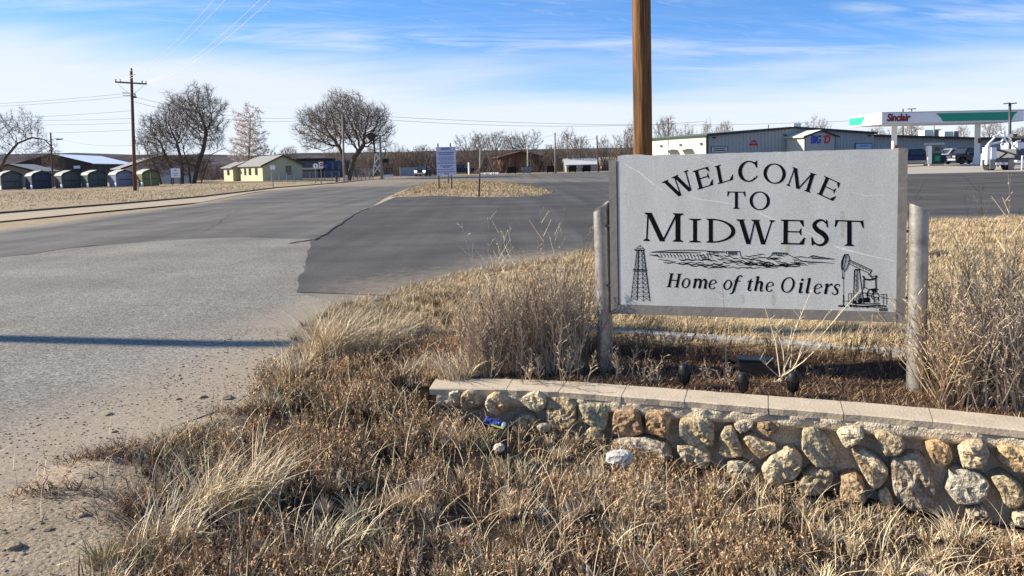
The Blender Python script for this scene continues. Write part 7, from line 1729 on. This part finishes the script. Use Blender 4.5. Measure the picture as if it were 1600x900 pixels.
for a in [(515, 566, 1150, .50, .30, .3, 'big straw tussock at the asphalt corner, left of the tall weeds'), (590, 556, 620, .40, .26, .1, 'straw tussock just right of the big one at the asphalt corner'), (462, 596, 420, .24, .18, 2.4, 'low straw tussock beside the road where the pole shadow ends'),
          (330, 800, 400, .30, .24, .5, 'pale straw tussock on the dirt shoulder nearest the road'), (255, 860, 420, .24, .24, .9, 'short straw tussock at the bottom left on the dirt'), (395, 790, 380, .34, .2, .2, 'thin straw tussock right of the pale one on the shoulder'),
          (712, 594, 620, .24, .22, 2.9, 'pale grass tuft hanging over the left end of the wall cap'), (620, 480, 200, .18, .2, 1.0, 'small straw tussock at the lot edge'), (420, 640, 240, .14, .18, 2.4, 'low pale tuft beside the dirt shoulder'),
          (1500, 806, 260, .16, .16, 2.0, 'pale grass tuft at the foot of the big grey stone'), (1010, 770, 160, .18, .16, 1.2, 'pale grass tuft below the white rock'), (520, 860, 200, .17, .2, .8, 'olive grass tuft at the bottom of the verge'), (640, 610, 160, .18, .16, .6, 'straw tuft left of the wall end')]:
    tag(tussock(*a), group=GTU)
G = Blades()
for px_, py_, n_, rx_, ry_ in [(245, 705, 900, .36, .10), (170, 716, 300, .25, .06), (90, 770, 260, .30, .07), (300, 690, 300, .25, .06), (205, 790, 420, .16, .14), (380, 640, 300, .3, .08)]:
    p = gp(px_, py_, .02); x = p.x + RNG.normal(0, rx_, n_) * .6; y = p.y + RNG.normal(0, ry_, n_) * .7
    G.add(x, y, H(x, y) - .004, RNG.uniform(.03, .12, n_), RNG.uniform(.003, .006, n_), RNG.uniform(0, 2 * PI, n_), RNG.uniform(.8, 1.5, n_), pick([(.28, .18, .11), (.20, .12, .075), (.50, .38, .24), (.10, .065, .04)], [3, 3, 1.5, 2], n_), seg=2)
G.build('dead_grass', M_grass, 'flattened dead grass and stems strewn on the dirt shoulder')
# --- branching dry weeds
def weed(label, base, n, hgt, spread, colr, seed, group, twig=10, name='dry_weed', lean=(0, 0), r0=.0034, fine=3):
    R = random.Random(seed); mb = MB(); b = Vector(base); spk = MB()
    for i in range(n):
        az = R.uniform(0, 2 * PI); sp_ = abs(R.gauss(0, spread)); d = Vector((math.cos(az) * sp_ + lean[0], math.sin(az) * sp_ + lean[1], 1)).normalized()
        L = hgt * R.uniform(.55, 1.08); p = b + Vector((R.gauss(0, .06), R.gauss(0, .05), -.02)); P = [p.copy()]
        for k in range(4): d = (d + Vector((R.gauss(0, .09), R.gauss(0, .09), .05))).normalized(); p = p + d * L / 4; P.append(p.copy())
        cv = R.choice((.35, .6, .85, 1.0, 1.15, 1.3)); mb.col = tuple(c * cv for c in colr); r = r0 * R.uniform(.7, 1.2)
        mb.tube(P, [r, r * .85, r * .7, r * .5, r * .25], 3, cap=False)
        for j in range(twig):
            t = .22 + .78 * (j + R.random()) / twig; x_ = min(t * 4, 3.999); k = int(x_); q = P[k].lerp(P[k + 1], x_ - k); ax = (P[k + 1] - P[k]).normalized()
            a2 = R.uniform(0, 2 * PI); u = ax.orthogonal().normalized(); v = ax.cross(u); e = (ax * .85 + (u * math.cos(a2) + v * math.sin(a2)) * R.uniform(.4, .9)).normalized()
            l2 = hgt * R.uniform(.08, .24) * (1.15 - t * .6); q2_ = q + e * l2 + Vector((0, 0, l2 * .15))
            mb.tube([q, q2_], [r * .5, r * .22], 3, cap=False)
            for m in range(fine):
                w = q.lerp(q2_, R.uniform(.3, 1)); f = (e + Vector((R.gauss(0, .6), R.gauss(0, .6), R.gauss(.2, .4)))).normalized() * R.uniform(.012, .035); s_ = f.orthogonal().normalized() * .0026
                mb.add([w - s_, w + s_, w + f], [(0, 1, 2)])
    o = mb.build(name, M_weed, loc=tuple(b), fixn=False); tag(o, label, 'dry weed', group); return o
def wb(px, py, zz=None):
    p = gp(px, py, .03 if zz is None else zz); z = float(H(np.array([p.x]), np.array([p.y]))[0]); p = gp(px, py, z); return (p.x, p.y, z)
GRY = (.44, .345, .25); TAN = (.54, .41, .265); BRN = (.22, .145, .095); PALE = (.60, .49, .34)
GW1, GW2 = 'dry weeds left of the welcome sign', 'dry weeds right of the welcome sign'
for i, (px, py, n, hh, sp_, c, lab) in enumerate([(762, 588, 60, .62, .42, GRY, 'bushy dry weed above the left end of the wall'), (812, 582, 62, .80, .36, GRY, 'bushy dry weed with tall thin stalks, between wall end and left post'), (858, 580, 62, .86, .36, GRY, 'tallest bushy dry weed left of the left post'),
        (900, 578, 56, .74, .34, GRY, 'bushy dry weed touching the left post'), (780, 552, 54, .74, .4, TAN, 'tan dry weed behind the one above the wall end'), (838, 548, 54, .80, .38, TAN, 'tan dry weed behind the tallest bushy weed'), (895, 545, 50, .78, .36, TAN, 'tan dry weed behind the left post'), (730, 560, 40, .5, .4, TAN, 'low tan dry weed at the left flank of the weed thicket')]):
    weed(lab, wb(px, py), int(n * .85), hh * .94, sp_, c, 100 + i, GW1, 10, r0=.0052, fine=4)
for i, (px, py, n, hh, lab) in enumerate([(775, 560, 14, 1.15, 'tall thin stalks standing out over the left of the thicket'), (880, 560, 14, 1.22, 'tall thin stalks beside the left post')]): weed(lab, wb(px, py), n, hh, .16, PALE, 130 + i, GW1, 12)
for i, (px, py, n, hh, sp_, c, lab) in enumerate([(1472, 628, 52, .74, .40, TAN, 'bushy dry weed just right of the right post'), (1528, 634, 60, .84, .40, GRY, 'big bushy dry weed right of the right post, over the cap'), (1588, 642, 60, .88, .40, GRY, 'bushy dry weed at the right edge of the photo'), (1500, 600, 46, .92, .36, TAN, 'tan dry weed behind the right post weeds'),
        (1562, 600, 46, .98, .36, TAN, 'tan dry weed behind the right edge weed'), (1640, 640, 50, .9, .4, GRY, 'dry weed cut by the right edge')]):
    weed(lab, wb(px, py), int(n * .85), hh, sp_, c, 150 + i, GW2, 10, r0=.0052, fine=4)
for i, (px, py, n, hh, lab) in enumerate([(1555, 570, 12, 1.32, 'tall dark sparse stalks reaching above the lawn at the right'), (1478, 565, 8, 1.28, 'tall pale sparse stalks beside the right post'), (1590, 580, 10, 1.3, 'tall sparse stalks nearest the right edge')]): weed(lab, wb(px, py), n, hh, .14, BRN if i == 0 else TAN, 170 + i, GW2, 12)
GB = 'small weeds in the sign bed'
for i, (px, py, n, hh, sp_, c, lab) in enumerate([(985, 590, 9, .36, .5, TAN, 'small branching weed right of the left post'), (1000, 556, 14, .34, .5, BRN, 'dark weed under the left corner of the sign'), (960, 585, 10, .28, .5, BRN, 'dark weed at the foot of the left post'), (1100, 560, 14, .22, .6, BRN, 'low dark weed behind the left spotlight'),
        (1145, 600, 7, .20, .6, TAN, 'low tan weed beside the junction box'), (1380, 575, 7, .34, .4, BRN, 'thin dark weed below the right corner of the sign'), (1410, 560, 5, .3, .4, BRN, 'thin dark weed behind the right post'), (825, 600, 8, .3, .5, TAN, 'small weed leaning over the cap below the thicket'), (895, 602, 9, .32, .5, TAN, 'small weed over the cap left of the left post'),
        (1040, 545, 12, .24, .6, BRN, 'dark low weed under the middle of the sign, nearest the left spotlight'), (1110, 590, 8, .16, .7, TAN, 'tan sprout between the left and middle spotlights'), (1290, 590, 8, .2, .6, BRN, 'dark low weed right of the pale fan of stems'), (1340, 560, 9, .22, .6, BRN, 'dark low weed in the shade at the right of the bed'), (1020, 600, 8, .18, .7, TAN, 'tan sprout at the cap left of the spotlights'), (1205, 560, 10, .28, .5, BRN, 'dark weed right behind the junction box')]):
    weed(lab, wb(px, py), n, hh, sp_, c, 190 + i, GB, 8)
# long pale stems fanning out in front of the sign
fan = MB(); fb = Vector(wb(1222, 598)); R = random.Random(77); fan.col = PALE
for tx_, ty_, dep in [(1193, 474, .05), (1212, 505, 0), (1268, 452, -.05), (1300, 484, -.1), (1345, 452, -.12), (1256, 545, -.05), (1282, 540, -.1), (1186, 560, .0), (1238, 512, .0), (1250, 498, -.02)]:
    e = at(tx_, ty_, fb.y + dep - .05); m = fb.lerp(e, .5) + Vector((R.uniform(-.03, .03), 0, .02)); b0 = fb + Vector((R.uniform(-.05, .06), R.uniform(-.03, .03), 0))
    cv = R.uniform(.8, 1.2); fan.col = tuple(c * cv for c in PALE)
    fan.tube([b0, m, e], [.0042, .0034, .0016], 4, cap=False)
    for j in range(7):
        q = m.lerp(e, R.uniform(.1, 1)); f = Vector((R.uniform(-.06, .06), R.uniform(-.03, .03), R.uniform(.02, .07))); fan.tube([q, q + f], [.0018, .0008], 3, cap=False)
o = fan.build('dry_weed', M_weed, loc=tuple(fb), fixn=False); tag(o, 'long pale stems fanning up in front of the sign, between two spotlights', 'dry weed', GB)
for i, (px, py, tx_, ty_) in enumerate([(1133, 600, 1128, 440), (1072, 560, 1069, 452)]):
    b0 = Vector(wb(px, py)); e = at(tx_, ty_, b0.y - .04); mb = MB(); mb.col = TAN; mb.tube([b0, b0.lerp(e, .5) + Vector((.02, 0, 0)), e], [.003, .0025, .001], 3, cap=False)
    for j in range(14): q = b0.lerp(e, R.uniform(.35, 1)); mb.tube([q, q + Vector((R.uniform(-.05, .05), R.uniform(-.03, .03), R.uniform(.01, .05)))], [.0016, .0008], 3, cap=False)
    o = mb.build('dry_weed', M_weed, loc=tuple(b0), fixn=False); tag(o, ['single thin stalk rising before the italic line of the sign', 'single short stalk before the engraved derrick side of the sign'][i], 'dry weed', GB)

# ------------------------------------------------------------------ pebbles, clods, litter
def lump(mb, c, r, R, fl=.6):
    vs = []; n = 6
    for lat, k in ((-.5, .8), (.15, 1.0), (.7, .65)):
        for i in range(n): a = 2 * PI * i / n + lat; q = r * k * R.uniform(.75, 1.25); vs.append((c[0] + q * math.cos(a), c[1] + q * math.sin(a), c[2] + lat * r * fl))
    vs.append((c[0], c[1], c[2] + r * fl * .95)); fs = []
    for l in range(2):
        for i in range(n): fs.append((l * n + i, l * n + (i + 1) % n, (l + 1) * n + (i + 1) % n, (l + 1) * n + i))
    for i in range(n): fs.append((2 * n + i, 2 * n + (i + 1) % n, 3 * n))
    mb.add(vs, fs)
mb = MB(); R = random.Random(19); N = 6500
x = RNG.uniform(-3.9, -1.0, N); y = RNG.uniform(2.8, 7.6, N)
k = (dirt_w(x, y) > .4) & (sdist(x, y, VERGE) > -.75) & (sdist(x, y, VERGE) < 1.7); x, y = x[k], y[k]
zz = np.maximum(H(x, y), [crown(a, b) + .006 if sdist(np.array([a]), np.array([b]), VERGE)[0] < .22 else -1 for a, b in zip(x, y)])
for a, b, c in zip(x, y, zz): r = abs(R.gauss(0, .0032)) + .0018; lump(mb, (a, b, c + r * .2), r, R)
o = mb.build('gravel', M_dirtlump, fixn=False); tag(o, 'loose gravel on the dirt shoulder', kind='stuff')
GR = 'clods and stones on the dirt shoulder'
for px, py, r, lab in [(316, 621, .045, 'dark clod nearest the straw at the road edge'), (355, 622, .06, 'larger dark clod beside the verge grass'), (170, 648, .035, 'pale flat stone out on the asphalt edge'), (278, 624, .03, 'small clod on the dusty road edge'), (22, 855, .05, 'dark clod at the bottom left corner'), (130, 805, .03, 'small clod on the bare dirt'), (178, 675, .028, 'small dark clod left of the dead grass patch'), (75, 828, .03, 'flat clod low on the left')]:
    p = gp(px, py, .01); z = max(.006 + crown(p.x, p.y), float(H(np.array([p.x]), np.array([p.y]))[0])); mb = MB(); p = gp(px, py, z); lump(mb, (p.x, p.y, z + r * .1), r * .8, R, .42); tag(mb.build('clod', M_dirtlump, loc=(p.x, p.y, z), fixn=False), lab, 'stone', GR)
def rock(px, py, w, h, c, label):
    p = gp(px, py, -.1); z = float(H(np.array([p.x]), np.array([p.y]))[0]) + .07; p = gp(px, py, z); mb = MB(); mb.col = c
    n = 12
    for lat, k in ((-.6, .8), (-.2, 1.0), (.3, .98), (.62, .8), (.8, .4)):
        for i in range(n): a = 2 * PI * i / n; q = k * R.uniform(.9, 1.1); mb.v.append((p.x + q * w * math.cos(a), p.y + q * w * .7 * math.sin(a), z + lat * h)); mb.c.append(c)
    for l in range(4):
        for i in range(n): mb.f.append((l * n + i, l * n + (i + 1) % n, (l + 1) * n + (i + 1) % n, (l + 1) * n + i))
    mb.f.append(tuple(4 * n + i for i in range(n))); o = mb.build('rock', M_stone, loc=(p.x, p.y, z), fixn=False); tag(o, label, 'rock')
rock(969, 716, .09, .06, (.50, .47, .43), 'whitish rock in the grass below the wall'); rock(780, 700, .035, .035, (.55, .48, .40), 'small pale stone in the rusty grass'); rock(850, 668, .05, .04, (.42, .36, .26), 'small pale stone under the square block'); 
# crushed blue can with a pale rim
p = gp(762, 660, -.02); z = float(H(np.array([p.x]), np.array([p.y]))[0]) + .085; p = gp(772, 660, z)
t = thing('crushed_can', 'crumpled shiny blue can lying at the foot of the wall', 'can', (p.x, p.y, z)); e = Vector((.86, -.36, -.16)).normalized(); u_ = e.orthogonal().normalized(); v_ = e.cross(u_)
mb = MB(); n = 16
for k in range(9):
    tt = -.070 + .13 * k / 8; rr_ = .024 * (.8 + .3 * abs(math.sin(k * 1.7)))
    for i in range(n):
        a = 2 * PI * i / n; q = rr_ * (1 + .28 * math.sin(3 * a + k * 1.3)) * (1 if k not in (0, 8) else .7); w = p + e * tt + u_ * q * math.cos(a) + v_ * q * .75 * math.sin(a); mb.v.append(tuple(w))
for k in range(8):
    for i in range(n): mb.f.append((k * n + i, k * n + (i + 1) % n, (k + 1) * n + (i + 1) % n, (k + 1) * n + i))
mb.f.append(tuple(range(n - 1, -1, -1))); mb.build('can_body', mat('blue_foil', (.05, .055, .24), .25, .25, 30, metal=.3, spec=.6), t)
mb = MB(); c = p + e * .062
for k, (r, o_) in enumerate([(.021, 0), (.024, .01), (.021, .022), (.009, .026)]):
    for i in range(n): a = 2 * PI * i / n; mb.v.append(tuple(c + e * o_ + (u_ * math.cos(a) + v_ * .8 * math.sin(a)) * r))
for k in range(3):
    for i in range(n): mb.f.append((k * n + i, k * n + (i + 1) % n, (k + 1) * n + (i + 1) % n, (k + 1) * n + i))
mb.f.append(tuple(3 * n + i for i in range(n))); mb.build('can_end', mat('pale_foil', (.55, .62, .66), .25, .1, 20, metal=.6), t)
mb = MB(); a_ = p + e * -.02 - v_ * 0 + Vector((0, -.03, -.012)); mb.bar(a_, a_ + e * .09, .012, .006); mb.build('lime_stripe', hmat('lime', (.40, .55, .10)), t)
print('tris', sum(len(o.data.loop_triangles) or len(o.data.polygons) for o in COL.objects if o.type == 'MESH'))
